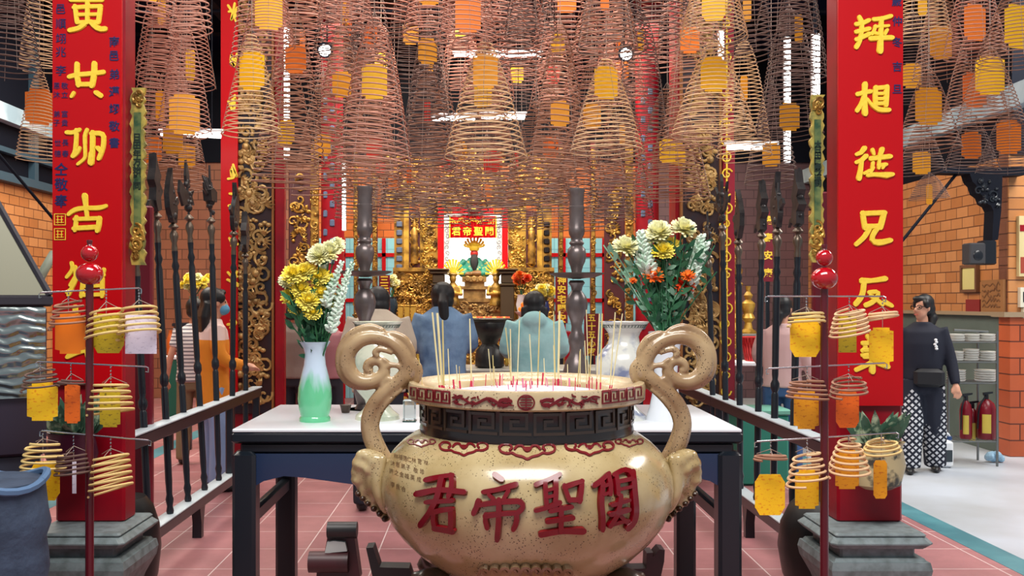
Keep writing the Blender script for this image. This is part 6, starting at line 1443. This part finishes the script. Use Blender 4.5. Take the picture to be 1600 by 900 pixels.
front_item(1595, 1618, 481, 497, 'socket', 'small off-white socket below the switch box', 'socket', [('case', 1595, 1618, 481, 497, OFFW, 0), ('socket_face', 1598, 1615, 484, 494, WHITE, .004)])
# black carved bracket and speaker on the corner
Y = YR-.1; t = thing('carved_bracket', 'black carved bracket rising to the roof at the corner of the tiled wall', 'bracket', (5.4, Y, 2.0))
poly = [(1466, 262), (1600, 262), (1600, 274), (1563, 276), (1561, 330), (1556, 375), (1547, 377), (1549, 330), (1545, 322), (1538, 318), (1534, 308), (1526, 302), (1522, 290), (1516, 284), (1512, 272), (1466, 271)]
MB().prism([(SX(x, Y), SZ(y, Y)) for x, y in poly], -.04, .13, lambda u, v, d: Vector((u, Y+d, v))).build('bracket_body', NAVYB, t, smooth=False)
b = MB(); carving(SX(1520, Y), SX(1560, Y), SZ(325, Y), SZ(272, Y), Y-.04, 18, 77, size=.05, b=b); b.build('carved_scrolls', BLACKP, t)
t = thing('wall_speaker', 'black box speaker under the carved bracket', 'speaker', (5.2, YR-.12, 1.9)); Y = YR-.22
MB().cbox((SX(1530, Y), Y+.1, SZ(396, Y)), (.16, .16, .21), .012).build('cabinet', mat('grey_black_box', rgb(52, 52, 56), .5), t); MB().cbox((SX(1552, Y), Y+.12, SZ(394, Y)), (.13, .14, .24), .012).build('mount', BLACK, t); MB().sphere((SX(1530, Y), Y+.02, SZ(399, Y)), (.05, .012, .05), 16, 8).build('cone', BLACK, t)
q_ = P(1330, 475, 9.18); o = MB().tube([P(1499, 266, 9.22), q_, Vector((q_.x, q_.y, 0))], .016, 8).build('brace_bar', NAVYB); tag(o, 'thin black slanting bar in front of the right tiled wall', 'bar')
o = MB().tube([P(-30, 208, 6.5), P(86, 345, 6.9)], .012, 8).build('slanting_cable', NAVYB); tag(o, 'thin black slanting cable in front of the left tiled wall', 'cable')
o = MB().tube(smooth([Vector((SX(56, 6.2), 6.2, 0)), P(58, 500, 6.2), P(60, 440, 6.2), P(70, 420, 6.2), P(84, 396, 6.3)], 2), [.03]*9 if False else .03, 10).build('grey_pipe', mat('grey_pipe', rgb(150, 160, 140), .5)); tag(o, 'grey curved pipe emerging beside the left couplet board', 'pipe')
# wire rack of bowls
Yk = 8.75; t = thing('wire_rack', 'chrome wire rack of stacked white dishes against the grey dado', 'rack', (SX(1520, Yk), Yk, 0)); k = Yk/F
def rk(x, y, dy=0): p = P(x, y, Yk+dy); return p
WIRE = mat('steel_wire', rgb(120, 124, 124), .35, .8)
xs_ = [SX(1482, Yk), SX(1558, Yk)]; D = .34
for x in xs_:
    for dy in (0, D): MB().tube([Vector((x, Yk+dy, 0)), Vector((x, Yk+dy, SZ(518, Yk)))], .011, 8).build('post', WIRE, t)
shelf_z = [SZ(y, Yk) for y in (535, 566, 599, 690)]
for z in shelf_z:
    b = MB(); 
    for dy in (0, D): b.tube([Vector((xs_[0], Yk+dy, z)), Vector((xs_[1], Yk+dy, z))], .007, 6)
    for x in xs_: b.tube([Vector((x, Yk, z)), Vector((x, Yk+D, z))], .007, 6)
    for i in range(1, 9): x = xs_[0]+(xs_[1]-xs_[0])*i/9; b.tube([Vector((x, Yk, z)), Vector((x, Yk+D, z))], .004, 5)
    b.build('shelf', WIRE, t)
DISH = mat('white_dishes', rgb(214, 212, 204), .3)
def dish_stack(px, w_, z, n, lab, row):
    X = SX(px, Yk+.15); R = w_/2*k
    for i in range(n):
        zz = z+.008+i*.022; o = MB().lathe([(R*.8, zz), (R*.9, zz+.003), (R*.98, zz+.018), (R, zz+.021), (R*.94, zz+.020), (R*.8, zz+.010)], (X, Yk+.17, 0), 24).build('dish', DISH)
        pos = ['at the bottom', 'second from the bottom', 'third from the bottom', 'fourth from the bottom', 'on top of four'][i] if n > 1 else 'alone'
        tag(o, f'white dish {pos} of the {lab} pile, {row} shelf of the wire rack', 'dish', 'white dishes on the wire rack')
for i, (px, w_, n, lab) in enumerate(((1496, 26, 3, 'left'), (1521, 23, 3, 'middle'), (1544, 25, 3, 'right'))): dish_stack(px, w_, shelf_z[0], n, lab, 'top')
for i, (px, w_, n, lab) in enumerate(((1496, 22, 4, 'left'), (1519, 24, 5, 'middle'), (1544, 26, 4, 'right'))): dish_stack(px, w_, shelf_z[1], n, lab, 'middle')
for i, (px, w_, n, lab) in enumerate(((1496, 28, 5, 'left'), (1541, 32, 5, 'right'))): dish_stack(px, w_, shelf_z[2], n, lab, 'lower')
o = MB().tube([Vector((xs_[0]+.1, Yk+.1, SZ(516, Yk))), Vector((xs_[1]-.02, Yk+.12, SZ(519, Yk)))], .012, 8).build('steel_rod', WIRE); tag(o, 'steel rod lying across the top of the wire rack', 'rod')
REDX = mat('extinguisher_red', rgb(118, 8, 28), .3)
for px, ytop, r, dy, lab in ((1509, 622, .055, .14, 'slim red fire extinguisher at the left in the wire rack'), (1519, 634, .06, .24, 'red fire extinguisher standing behind the slim one'), (1541, 620, .085, .13, 'largest red fire extinguisher at the right in the wire rack')):
    Y = Yk+dy; X = SX(px, Y); zt = SZ(ytop, Y); z0 = shelf_z[3]+.008; t = thing('fire_extinguisher', lab, 'fire extinguisher', (X, Y, z0), 0, 'fire extinguishers')
    MB().lathe([(r*.9, z0), (r, z0+.02), (r, zt-.12), (r*.8, zt-.06), (r*.4, zt-.03), (.018, zt-.02)], (X, Y, 0), 24).build('cylinder', REDX, t)
    MB().cbox((X, Y, zt), (.03, .04, .05), .005).build('valve', BLACK, t); MB().prism([(0, 0), (.09, .02), (.09, .035), (0, .025)], -.01, .01, lambda u, v, d: Vector((X+u-.03, Y+d, zt+.015+v))).build('handle', BLACK, t)
    MB().tube(smooth([Vector((X-.02, Y-.02, zt)), Vector((X-r*1.1, Y-.04, zt-.08)), Vector((X-r*1.15, Y-.03, zt-.3))], 2), .008, 6).build('hose', BLACK, t)
    b = MB(); n = 9
    for i in range(n):
        a0, a1 = -.9+.1*i, -.9+.1*(i+1); q = lambda a, z: (X+(r+.002)*math.sin(a), Y-(r+.002)*math.cos(a), z)
        b.add([q(a0, zt-.34), q(a1, zt-.34), q(a1, zt-.16), q(a0, zt-.16)], [(0, 1, 2, 3)])
    b.build('yellow_label', mat('yellow_label', rgb(200, 176, 70), .5), t)
X = SX(1484, 8.6); t = thing('jerrycan', 'white plastic jerrycan on the floor beside the wire rack', 'canister', (X, 8.72, 0)); b = MB(); b.cbox((X, 8.70, .13), (.14, .10, .26), .025); b.build('can', WHITE, t); MB().tube(smooth([Vector((X-.05, 8.70, .25)), Vector((X-.04, 8.70, .32)), Vector((X+.04, 8.70, .32)), Vector((X+.05, 8.70, .25))], 2), .014, 8).build('handle', WHITE, t); MB().lathe([(.025, .26), (.025, .29), (.02, .292)], (X+.045, 8.70, 0), 12).build('cap', mat('blue_cap', rgb(40, 70, 120), .4), t); MB().bb(X-.05, X+.05, 8.647, 8.652, .06, .17).build('printed_label', mat('dark_label', rgb(50, 60, 66), .5), t)
X = SX(1560, 8.9); t = thing('crumpled_bag', 'small crumpled pale blue plastic bag at the foot of the wire rack', 'bag', (X, 9.0, 0)); b = MB(); q = random.Random(6)
for _ in range(14): b.sphere((X+q.uniform(-.06, .06), 8.95+q.uniform(-.03, .03), .03+q.uniform(0, .05)), q.uniform(.025, .045), 7, 5)
b.build('crumpled_film', mat('pale_blue_film', rgb(150, 186, 210), .3), t, smooth=False)
# ------------------------------------------------------------------ people
SKIN = mat('skin', rgb(206, 150, 122), .5); HAIR = mat('black_hair', rgb(14, 13, 16), .5); SHOE = mat('black_shoe', rgb(18, 18, 20), .4)
def person(X, Y, rz, h, label, shirt, pants, hair='pony', arms=('pray', 'pray'), lean=0, bulk=1.0, sleeves='long', stance=.10, hood=False, skirt=False, face=False, headturn=0, hem=.50, pat=None, step=0, wide=False, bow=0):
    t = thing('person', label, 'person', (X, Y, 0), 0)
    s = h/1.65
    hip, sh, chin = .87*s, 1.36*s, h-.225*s
    ca, sa = math.cos(-lean), math.sin(-lean)
    def L(p):      # bends everything above the hip forwards (local +y is the way the person faces)
        p = Vector(p)
        if p.z > hip and lean: d = p.z-hip; return Vector((p.x, p.y*ca+d*math.sin(lean), hip+d*math.cos(lean)-p.y*math.sin(lean)))
        return p
    def loft(b, rows, n=20): 
        tmp = MB(); tmp.loft(rows, n); tmp.v = [tuple(L(v)) for v in tmp.v]; b.add(tmp.v, tmp.f)
    def tube(b, pts, r): b.tube([L(p) for p in pts], r, 10)
    def sph(b, c, r): b.sphere(L(c), r, 12, 8)
    hc = Vector((0, .02*s+bow*.7, h-.115*s-bow))
    ht = Matrix.Rotation(headturn, 3, 'Z')
    HT = lambda p: hc+ht @ Vector(p)
    def arm_pts(side, mode):
        S0 = Vector((side*.175*s*bulk, 0, sh-.02*s))
        if mode == 'pray': E = Vector((side*.235*s*bulk, .02*s, sh-.29*s)); W = Vector((side*.05*s, .25*s, sh-.18*s))
        elif mode == 'hold': E = Vector((side*.24*s*bulk, -.02*s, sh-.28*s)); W = Vector((side*.16*s, .22*s, sh-.34*s))
        else: E = Vector((side*.235*s*bulk, -.03*s, sh-.29*s)); W = Vector((side*.27*s*bulk, .05*s, sh-.53*s))
        return S0, E, W
    legs = []
    for side in (-1, 1):
        f = step*side; legs.append((Vector((side*.085*s, 0, hip-.02*s)), Vector((side*(.09+stance*.1)*s, .03*s+f*.6, .47*s)), Vector((side*(.09+stance*.25)*s, f, .08*s))))
    # ---- body: one continuous skin
    b = MB()
    loft(b, [(0, 0, hip-.06*s, .14*s, .10*s), (0, 0, hip+.06*s, .15*s, .10*s), (0, 0, hip+.2*s, .125*s, .088*s), (0, 0, sh-.16*s, .155*s, .10*s), (0, 0, sh-.04*s, .165*s, .085*s), (0, 0, sh+.02*s, .08*s, .06*s)])
    tube(b, [(0, -.005*s, sh-.02*s), (0, .012*s+bow*.5, chin+.03*s-bow)], [.056*s, .05*s])
    for c, r in (((0, -.012*s, .03*s), (.073*s, .09*s, .085*s)), ((0, .02*s, -.045*s), (.055*s, .07*s, .065*s)), ((0, .04*s, -.085*s), (.032*s, .035*s, .028*s)), ((0, .092*s, -.02*s), (.013*s, .02*s, .017*s)), ((0, .078*s, .0), (.010*s, .018*s, .03*s)), ((.074*s, 0, -.01*s), (.010*s, .02*s, .03*s)), ((-.074*s, 0, -.01*s), (.010*s, .02*s, .03*s)), ((.03*s, .062*s, -.03*s), (.02*s, .02*s, .02*s)), ((-.03*s, .062*s, -.03*s), (.02*s, .02*s, .02*s))):
        sph(b, HT(c), r)
    for side, mode in zip((-1, 1), arms):
        S0, E, W = arm_pts(side, mode)
        tube(b, smooth([S0+Vector((-side*.03*s, 0, -.02*s)), E, W], 2), [.044*s-.020*s*i/11 for i in range(12)])
        d = (W-E).normalized(); u = Vector((0, 0, 1)).cross(d); u = u.normalized() if u.length > .1 else Vector((0, 1, 0)); q = d.cross(u)
        pc = W+d*.05*s
        tube(b, [W, W+d*.03*s, W+d*.085*s], [.024*s, .034*s, .032*s])
        for k, ln in enumerate((.062, .074, .07, .055)):
            o = u*(.024*s*(k-1.5)/1.1); tube(b, [W+d*.07*s+o, W+d*(.07+ln*.55)*s+o*1.1-q*.004*s*0, W+d*(.07+ln)*s+o*1.05+q*(-.02*s)], [.0095*s, .009*s, .0075*s])
        tube(b, [W+d*.02*s+u*.025*s*-1, W+d*.055*s-u*.05*s, W+d*.085*s-u*.055*s], [.012*s, .0105*s, .008*s])
    for a, k_, f in legs:
        tube(b, smooth([a, k_, f], 2), [.075*s-.035*s*i/11 for i in range(12)]); tube(b, [f, f+Vector((0, .05*s, -.045*s)), f+Vector((0, .16*s, -.055*s))], [.038*s, .034*s, .025*s])
    b.v = [tuple(Vector(v)+Vector((X, Y, 0))) for v in b.v]; b.build('body', SKIN, t, fused=.011, iters=3)
    off = lambda b_: setattr(b_, 'v', [tuple(Vector(v)+Vector((X, Y, 0))) for v in b_.v]) or b_
    # ---- clothes
    b = MB(); e = .018*s; z0 = hem*h
    loft(b, [(0, 0, z0, .165*s*bulk+e, .115*s+e), (0, 0, hip+.10*s, .15*s*bulk+e, .105*s+e), (0, 0, sh-.16*s, .168*s*bulk+e, .11*s+e), (0, 0, sh-.05*s, .172*s*bulk+e, .095*s+e*.8), (0, 0, sh+.005*s, .115*s+e*.5, .075*s), (0, .005, sh+.045*s, .062*s+e*.3, .062*s+e*.2)])
    for side, mode in zip((-1, 1), arms):
        S0, E, W = arm_pts(side, mode); pts = smooth([S0+Vector((-side*.03*s, 0, 0)), E, W], 2)
        if sleeves == "short": pts = pts[:5]
        n = len(pts); tube(b, pts, [(.072-.030*i/(n-1))*s for i in range(n)] if sleeves != 'short' else [.066*s-.004*s*i for i in range(n)])
    if hood: sph(b, (0, -.085*s, sh+.0*s), (.10*s, .06*s, .07*s)); sph(b, (0, -.09*s, sh-.06*s), (.05*s, .04*s, .07*s))
    off(b).build('shirt', shirt, t, fused=.013, iters=3)
    b = MB(); loft(b, [(0, 0, hip-.13*s, .15*s, .11*s), (0, 0, hip, .165*s, .12*s), (0, 0, hip+.09*s, .145*s, .10*s)])
    for a, k_, f in legs:
        tube(b, smooth([a, k_, f+Vector((0, 0, -.03*s))], 2), [.094*s-(.03 if not skirt else .0)*s*i/11 for i in range(12)])
    if wide:
        for a, k_, f in legs: tube(b, [a, k_, f+Vector((0, 0, -.03*s))], [.11*s, .115*s, .10*s])
    if skirt: loft(b, [(0, .0, .12*s, .19*s, .15*s), (0, 0, .5*s, .18*s, .14*s), (0, 0, hip, .17*s, .125*s)])
    off(b).build('skirt' if skirt else 'trousers', pants, t, fused=.013, iters=3)
    for a, k_, f in legs:
        b = MB(); sph(b, f+Vector((0, .02*s, -.035*s)), (.045*s, .06*s, .045*s)); sph(b, f+Vector((0, .10*s, -.05*s)), (.043*s, .09*s, .032*s)); off(b).build('shoe', SHOE, t, fused=.01, iters=2)
    # ---- hair
    b = MB(); 
    for c, r in (((0, -.03*s, .045*s), (.088*s, .10*s, .088*s)), ((0, -.05*s, -.01*s), (.084*s, .075*s, .075*s)), ((.055*s, .01*s, .04*s), (.035*s, .06*s, .05*s)), ((-.055*s, .01*s, .04*s), (.035*s, .06*s, .05*s)), ((0, .045*s, .085*s), (.06*s, .04*s, .03*s))): sph(b, HT(c), r)
    if hair == 'pony': tube(b, [HT((0, -.11*s, .03*s)), HT((0, -.155*s, -.02*s)), HT((0.01*s, -.15*s, -.14*s)), HT((.015*s, -.135*s, -.26*s))], [.03*s, .04*s, .038*s, .014*s])
    elif hair == 'long':
        for k in (-2, -1, 0, 1, 2): tube(b, [HT((k*.03*s, -.07*s, 0)), HT((k*.034*s, -.10*s, -.12*s)), HT((k*.03*s, -.11*s, -.28*s+abs(k)*.02*s))], [.04*s, .042*s, .02*s])
    elif hair == 'bob':
        for k in (-2, -1, 0, 1, 2): tube(b, [HT((k*.032*s, -.06*s, 0)), HT((k*.036*s, -.075*s, -.10*s))], [.042*s, .034*s])
    elif hair == 'tied': tube(b, [HT((0, -.10*s, -.03*s)), HT((-.03*s, -.10*s, -.10*s)), HT((-.05*s, -.06*s, -.19*s))], [.04*s, .05*s, .02*s])
    off(b).build('hair', HAIR, t, fused=.011, iters=2)
    extras = {'HT': HT, 's': s, 'sh': sh, 'hip': hip, 'L': L, 't': t, 'o': Vector((X, Y, 0))}
    if face:
        b = MB()
        for sd in (-1, 1): b.sphere(L(HT((sd*.03*s, .073*s, .005*s)))+extras['o'], (.010*s, .006*s, .006*s), 8, 6)
        b.build('eyes', mat('dark_eye', rgb(30, 22, 20), .2), t)
        b = MB(); b.tube([L(HT((-.022*s, .083*s, -.062*s)))+extras['o'], L(HT((0, .093*s, -.066*s)))+extras['o'], L(HT((.022*s, .083*s, -.062*s)))+extras['o']], [.003*s, .006*s, .003*s], 6); b.build('mouth', mat('lips', rgb(186, 92, 84), .4), t)
    t.rotation_euler.z = rz
    return extras
DENIM = mat('blue_denim_shirt', rgb(112, 142, 174), .8, noise=(7, rgb(64, 92, 130), .4, .7), bump=(18, .5)); AQUA = mat('aqua_hoodie', rgb(156, 198, 198), .85, noise=(6, rgb(124, 176, 178), .4, .7), bump=(14, .5)); DARKT = mat('dark_trousers', rgb(26, 28, 40), .8); JEANS = mat('dark_blue_jeans', rgb(44, 66, 104), .8)
BEIGE = mat('beige_shirt', rgb(182, 168, 150), .85, bump=(14, .4)); TAUPE = mat('taupe_shirt', rgb(124, 108, 100), .85, bump=(14, .4)); MAUVE = mat('mauve_shirt', rgb(150, 98, 104), .85); PINK = mat('pale_pink_shirt', rgb(214, 178, 176), .85); NAVYP = mat('navy_polo', rgb(18, 22, 40), .8)
e = person(SX(692, 7.3), 7.3, .05, 1.78, 'person in a blue denim shirt with long black ponytail praying, seen from behind', DENIM, JEANS, 'pony', bulk=1.0, hem=.46, bow=.085)
T = e['t']
e = person(SX(835, 7.4), 7.4, -.05, 1.71, 'person in an aqua hooded jacket with dark hair praying, seen from behind', AQUA, DARKT, 'bob', hood=True, bulk=1.05, hem=.575, bow=.085)
person(SX(592, 6.9), 6.9, .15, 1.76, 'person in a pale beige shirt bowing behind the left candlestick', BEIGE, DARKT, 'short', lean=.15, bulk=1.05, bow=.09)
person(SX(462, 9.3), 9.3, -.25, 1.58, 'person in a taupe shirt and dark trousers behind the yellow flowers', TAUPE, DARKT, 'bob', ('hold', 'hold'))
person(SX(512, 9.6), 9.6, .1, 1.52, 'person in a mauve shirt standing behind the celadon vase', MAUVE, DARKT, 'short', ('hold', 'hold'))
# woman with the mask and her neighbour behind the left railing
STRIPE = mat('striped_white_shirt', rgb(220, 216, 214), .8); nt = STRIPE.node_tree; bs = nt.nodes['Principled BSDF']; tc = nt.nodes.new('ShaderNodeTexCoord'); wv = nt.nodes.new('ShaderNodeTexWave'); wv.bands_direction = 'Z'; wv.inputs['Scale'].default_value = 9
rp = nt.nodes.new('ShaderNodeValToRGB'); rp.color_ramp.elements[0].position = .3; rp.color_ramp.elements[0].color = (*rgb(120, 116, 122), 1); rp.color_ramp.elements[1].position = .45; rp.color_ramp.elements[1].color = (*rgb(226, 222, 218), 1)
nt.links.new(tc.outputs['Object'], wv.inputs['Vector']); nt.links.new(wv.outputs['Fac'], rp.inputs['Fac']); nt.links.new(rp.outputs['Color'], bs.inputs['Base Color'])
person(SX(304, 8.9), 8.9, .3, 1.58, 'person in a grey-striped white shirt and khaki trousers behind the left railing', STRIPE, mat('khaki_trousers', rgb(128, 112, 84), .8), 'short', ('down', 'down'), sleeves='short')
ORW = mat('orange_white_top', rgb(232, 208, 198), .8); nt = ORW.node_tree; bs = nt.nodes['Principled BSDF']; tc = nt.nodes.new('ShaderNodeTexCoord'); sp = nt.nodes.new('ShaderNodeSeparateXYZ'); rp = nt.nodes.new('ShaderNodeValToRGB')
rp.color_ramp.interpolation = 'CONSTANT'; rp.color_ramp.elements[0].color = (*rgb(232, 142, 34), 1); rp.color_ramp.elements[1].position = .745; rp.color_ramp.elements[1].color = (*rgb(236, 206, 196), 1)
mr = nt.nodes.new('ShaderNodeMath'); mr.operation = 'MULTIPLY'; mr.inputs[1].default_value = .6; nt.links.new(tc.outputs['Object'], sp.inputs[0]); nt.links.new(sp.outputs['Z'], mr.inputs[0]); nt.links.new(mr.outputs[0], rp.inputs['Fac']); nt.links.new(rp.outputs['Color'], bs.inputs['Base Color'])
e = person(SX(333, 7.65), 7.65, -1.05, 1.66, 'person in a blue face mask and an orange and pink top behind the left railing', ORW, mat('pale_blue_jeans', rgb(140, 166, 206), .8), 'long', ('hold', 'hold'), face=True, hem=.40)
b = MB(); b.sphere(e['HT']((0, .055*e['s'], -.055*e['s'])), (.062, .062, .05), 16, 10); b.v = [tuple(M_parent(e['t']) @ Vector(v)) for v in b.v]; b.build('face_mask', mat('blue_face_mask', rgb(90, 156, 190), .8), e['t'])
# visitor behind the right railing
person(SX(1222, 8.2), 8.2, -.5, 1.60, 'person in a pale pink shirt and blue jeans behind the right railing', PINK, mat('mid_blue_jeans', rgb(60, 92, 140), .8), 'tied', ('hold', 'down'))
# woman in the right aisle
PATT = mat('navy_white_patterned', rgb(20, 26, 44), .8); nt = PATT.node_tree; bs = nt.nodes['Principled BSDF']; tc = nt.nodes.new('ShaderNodeTexCoord'); mp = nt.nodes.new('ShaderNodeMapping'); mp.inputs['Rotation'].default_value = (0, .785, 0); mp.inputs['Scale'].default_value = (1, .25, 1)
vo = nt.nodes.new('ShaderNodeTexVoronoi'); vo.inputs['Scale'].default_value = 24; vo.inputs['Randomness'].default_value = .12; vo.distance = 'CHEBYCHEV'
rp = nt.nodes.new('ShaderNodeValToRGB'); el = rp.color_ramp.elements; el[0].position = .27; el[0].color = (*rgb(214, 216, 220), 1); el[1].position = .31; el[1].color = (*rgb(20, 26, 44), 1)
nt.links.new(tc.outputs['Object'], mp.inputs[0]); nt.links.new(mp.outputs[0], vo.inputs['Vector']); nt.links.new(vo.outputs['Distance'], rp.inputs['Fac']); nt.links.new(rp.outputs['Color'], bs.inputs['Base Color'])
wx_, wy_ = SX(1441, 8.5), 8.5
e = person(wx_, wy_, 2.75, 1.61, 'person in a navy polo, glasses and patterned trousers smiling in the right aisle', NAVYP, PATT, 'tied', ('down', 'hold' if False else 'down'), face=True, headturn=-.75, bulk=1.02, sleeves='long', step=.10, hem=.52, wide=True)
T, HTf, s = e['t'], e['HT'], e['s']
M = M_parent(T)
b = MB()
for sd in (-1, 1):
    c = Vector((sd*.034*s, .086*s, .006*s)); ring = [HTf(c+Vector((.028*s*math.cos(a), -.006*abs(math.cos(a)), .019*s*math.sin(a)))) for a in [k*PI/8 for k in range(16)]]; b.tube(ring, .0035, 6, closed=True)
    b.tube([HTf((sd*.064*s, .078*s, .012*s)), HTf((sd*.082*s, .0, .01*s))], .0035, 6)
b.tube([HTf((-.008*s, .092*s, .01*s)), HTf((.008*s, .092*s, .01*s))], .0035, 6)
b.v = [tuple(M @ Vector(v)) for v in b.v]; b.build('glasses', BLACK, T)
b = MB(); q = random.Random(4)
for k in range(5): b.sphere((-.095*s+q.uniform(-.02, .02), .128*s, e['sh']-.12*s-.02*k), (.014, .008, .012), 8, 5)
b.v = [tuple(M @ Vector(v)) for v in b.v]; b.build('crest', WHITE, T)
b = MB(); b.cbox((-.05*s, .15*s, e['hip']+.02), (.26*s, .10*s, .17*s), .03); b.v = [tuple(M @ Vector(v)) for v in b.v]; b.build('waist_bag', mat('black_bag', rgb(16, 17, 24), .6), T)

# ------------------------------------------------------------------ furniture of the side aisles, seen through the railings
def table(x0, x1, y0, y1, z, name, label, mtop, mbody, cloth=None):
    t = thing(name, label, 'table', ((x0+x1)/2, (y0+y1)/2, 0)); MB().cbox(((x0+x1)/2, (y0+y1)/2, z-.02), (x1-x0, y1-y0, .04), .008).build('table_top', mtop, t)
    for x in (x0+.05, x1-.05):
        for y in (y0+.05, y1-.05): MB().cbox((x, y, (z-.04)/2), (.06, .06, z-.04), .008).build('leg', mbody, t)
    if cloth: MB().bb(x0+.01, x1-.01, y0+.008, y0+.014, .18, z-.04).build('hanging_cloth', cloth, t)
    return t
Y = 9.7; za = SZ(556, Y); table(SX(256, Y), SX(300, Y), Y, Y+.6, za, 'side_table', 'white topped side table with a green cloth behind the left railing', WHITE, BLACK, mat('dark_green_cloth', rgb(16, 88, 70), .7))
for px, m, lab in ((266, mat('amber_bottle', rgb(190, 90, 30), .3), 'amber bottle on the white topped side table'), (275, mat('red_gold_tin', rgb(170, 50, 30), .3), 'red and gold tin on the white topped side table')):
    X = SX(px, Y+.2); o = MB().lathe([(.03, za), (.034, za+.02), (.034, za+.17), (.02, za+.21), (.014, za+.25), (.016, za+.26)], (X, Y+.2, 0), 16).build('bottle', m); tag(o, lab, 'bottle')
Y = 11.0; zb2 = SZ(505, Y); table(SX(268, Y), SX(330, Y), Y, Y+.5, zb2, 'flower_stand_table', 'dark tall table under the yellow flowers far behind the left railing', BLACK, BLACK)
bunch(303, 440, Y+.25, zb2, [YEL, YEL, CREAM], 'yellow flowers in a green vase far behind the left railing', mat('grey_green_vase', rgb(96, 140, 124), .3), 16, spread=.16)
Y = 10.0; zc = SZ(522, Y); table(SX(1134, Y), SX(1216, Y), Y, Y+.6, zc, 'side_altar', 'dark side altar with gold candlesticks behind the right railing', mat('grey_top', rgb(120, 118, 116), .4), BLACK)
for px, yt, lab in ((1147, 300, 'tall gilded altar candlestick with twisted column behind the right railing'), (1169, 440, 'shorter gold baluster candlestick behind the right railing')):
    X = SX(px, Y+.2); zt = SZ(yt, Y+.2); t = thing('gold_candlestick', lab, 'candlestick', (X, Y+.2, zc)); hh = min(.52, zt-zc)
    MB().lathe([(.09, zc), (.09, zc+.02), (.05, zc+.05), (.035, zc+.12), (.075, zc+.17), (.05, zc+.22), (.075, zc+.30), (.075, zc+.33), (.03, zc+.37), (.05, zc+.42), (.02, zc+.46), (.03, zc+hh)], (X, Y+.2, 0), 20).build('baluster', GOLDY, t)
    if yt < 400: b = MB(); b.lathe([(.03, zc+.5), (.03, zt)], (X, Y+.2, 0), 10); carving(X-.07, X+.07, zc+.5, zt, Y+.17, 60, 5, size=.06, b=b); b.build('twisted_column', GOLD, t)
Y = 9.4; zr = SZ(566, Y); table(SX(1136, Y), SX(1212, Y), Y, Y+.4, zr, 'low_table', 'low white topped table holding a red basket behind the right railing', WHITE, BLACK)
X = SX(1182, Y+.2); t = thing('red_basket', 'red plastic lattice basket on the low table behind the right railing', 'basket', (X, Y+.2, zr)); b = MB(); b.lathe([(.11, zr), (.115, zr+.01), (.15, zr+.24), (.16, zr+.25), (.145, zr+.245), (.11, zr+.02)], (X, Y+.2, 0), 24); b.build('basket_body', mat('red_plastic', rgb(206, 24, 32), .35), t)
b = MB()
for k in range(24):
    a = 2*PI*k/24; f_ = lambda a_, u: Vector((X+(.117+.036*u)*math.cos(a_), Y+.2+(.117+.036*u)*math.sin(a_), zr+.01+.23*u)); b.tube([f_(a, 0), f_(a+.25, 1)], .004, 4); b.tube([f_(a, 0), f_(a-.25, 1)], .004, 4)
b.build('lattice', mat('dark_red_plastic', rgb(150, 14, 24), .4), t)
b = MB(); carving(SX(1134, Y), SX(1155, Y), zr, zr+.35, Y+.02, 18, 15, size=.07, b=b); o = b.build('gilded_carving', GOLDY); tag(o, 'gilded openwork carving beside the red basket', 'carving')
Y = 7.9; t = thing('storage_crate', 'teal green crate standing behind the foot of the right railing', 'crate', (SX(1190, Y), Y, 0)); MB().cbox((SX(1190, Y), Y+.1, .30), (.42, .36, .60), .02).build('crate_body', mat('teal_green_plastic', rgb(40, 130, 110), .45), t); MB().cbox((SX(1190, Y), Y+.1, .62), (.45, .39, .05), .012).build('lid', mat('pale_green_lid', rgb(110, 176, 156), .45), t)
Y = 10.8
sign(1192, 1208, 330, 440, Y, '福壽安康', 'dark red board with gold characters far behind the right railing', MAROON)
sign(1140, 1152, 190, 300, 12.5, '', 'plain maroon board far behind the right carved pillar', MAROON) if False else None
for i, (px, y0, y1, Yq) in enumerate(((478, 330, 410, 13.5), (468, 300, 430, 13.0), (1090, 300, 440, 13.0), (960, 330, 430, 13.6))):
    X = SX(px, Yq); lab = ['tall gilded lattice screen between the left carved pillar and the studded column', 'tall dark carved screen beside the left carved pillar', 'tall gilded screen behind the right carved pillar', 'gilded lattice screen behind the right bouquet'][i]
    t = thing('carved_screen', lab, 'screen', (X, Yq, 0)); MB().cbox((X, Yq, 1.7), (.30, .05, 3.4), .01).build('screen_ground', mat('dark_maroon_panel', (0, 0, 0)), t); b = MB(); carving(X-.14, X+.14, .5, 3.35, Yq-.026, 90, 50+i, size=.09, b=b); b.build('gilded_relief', GOLD, t)
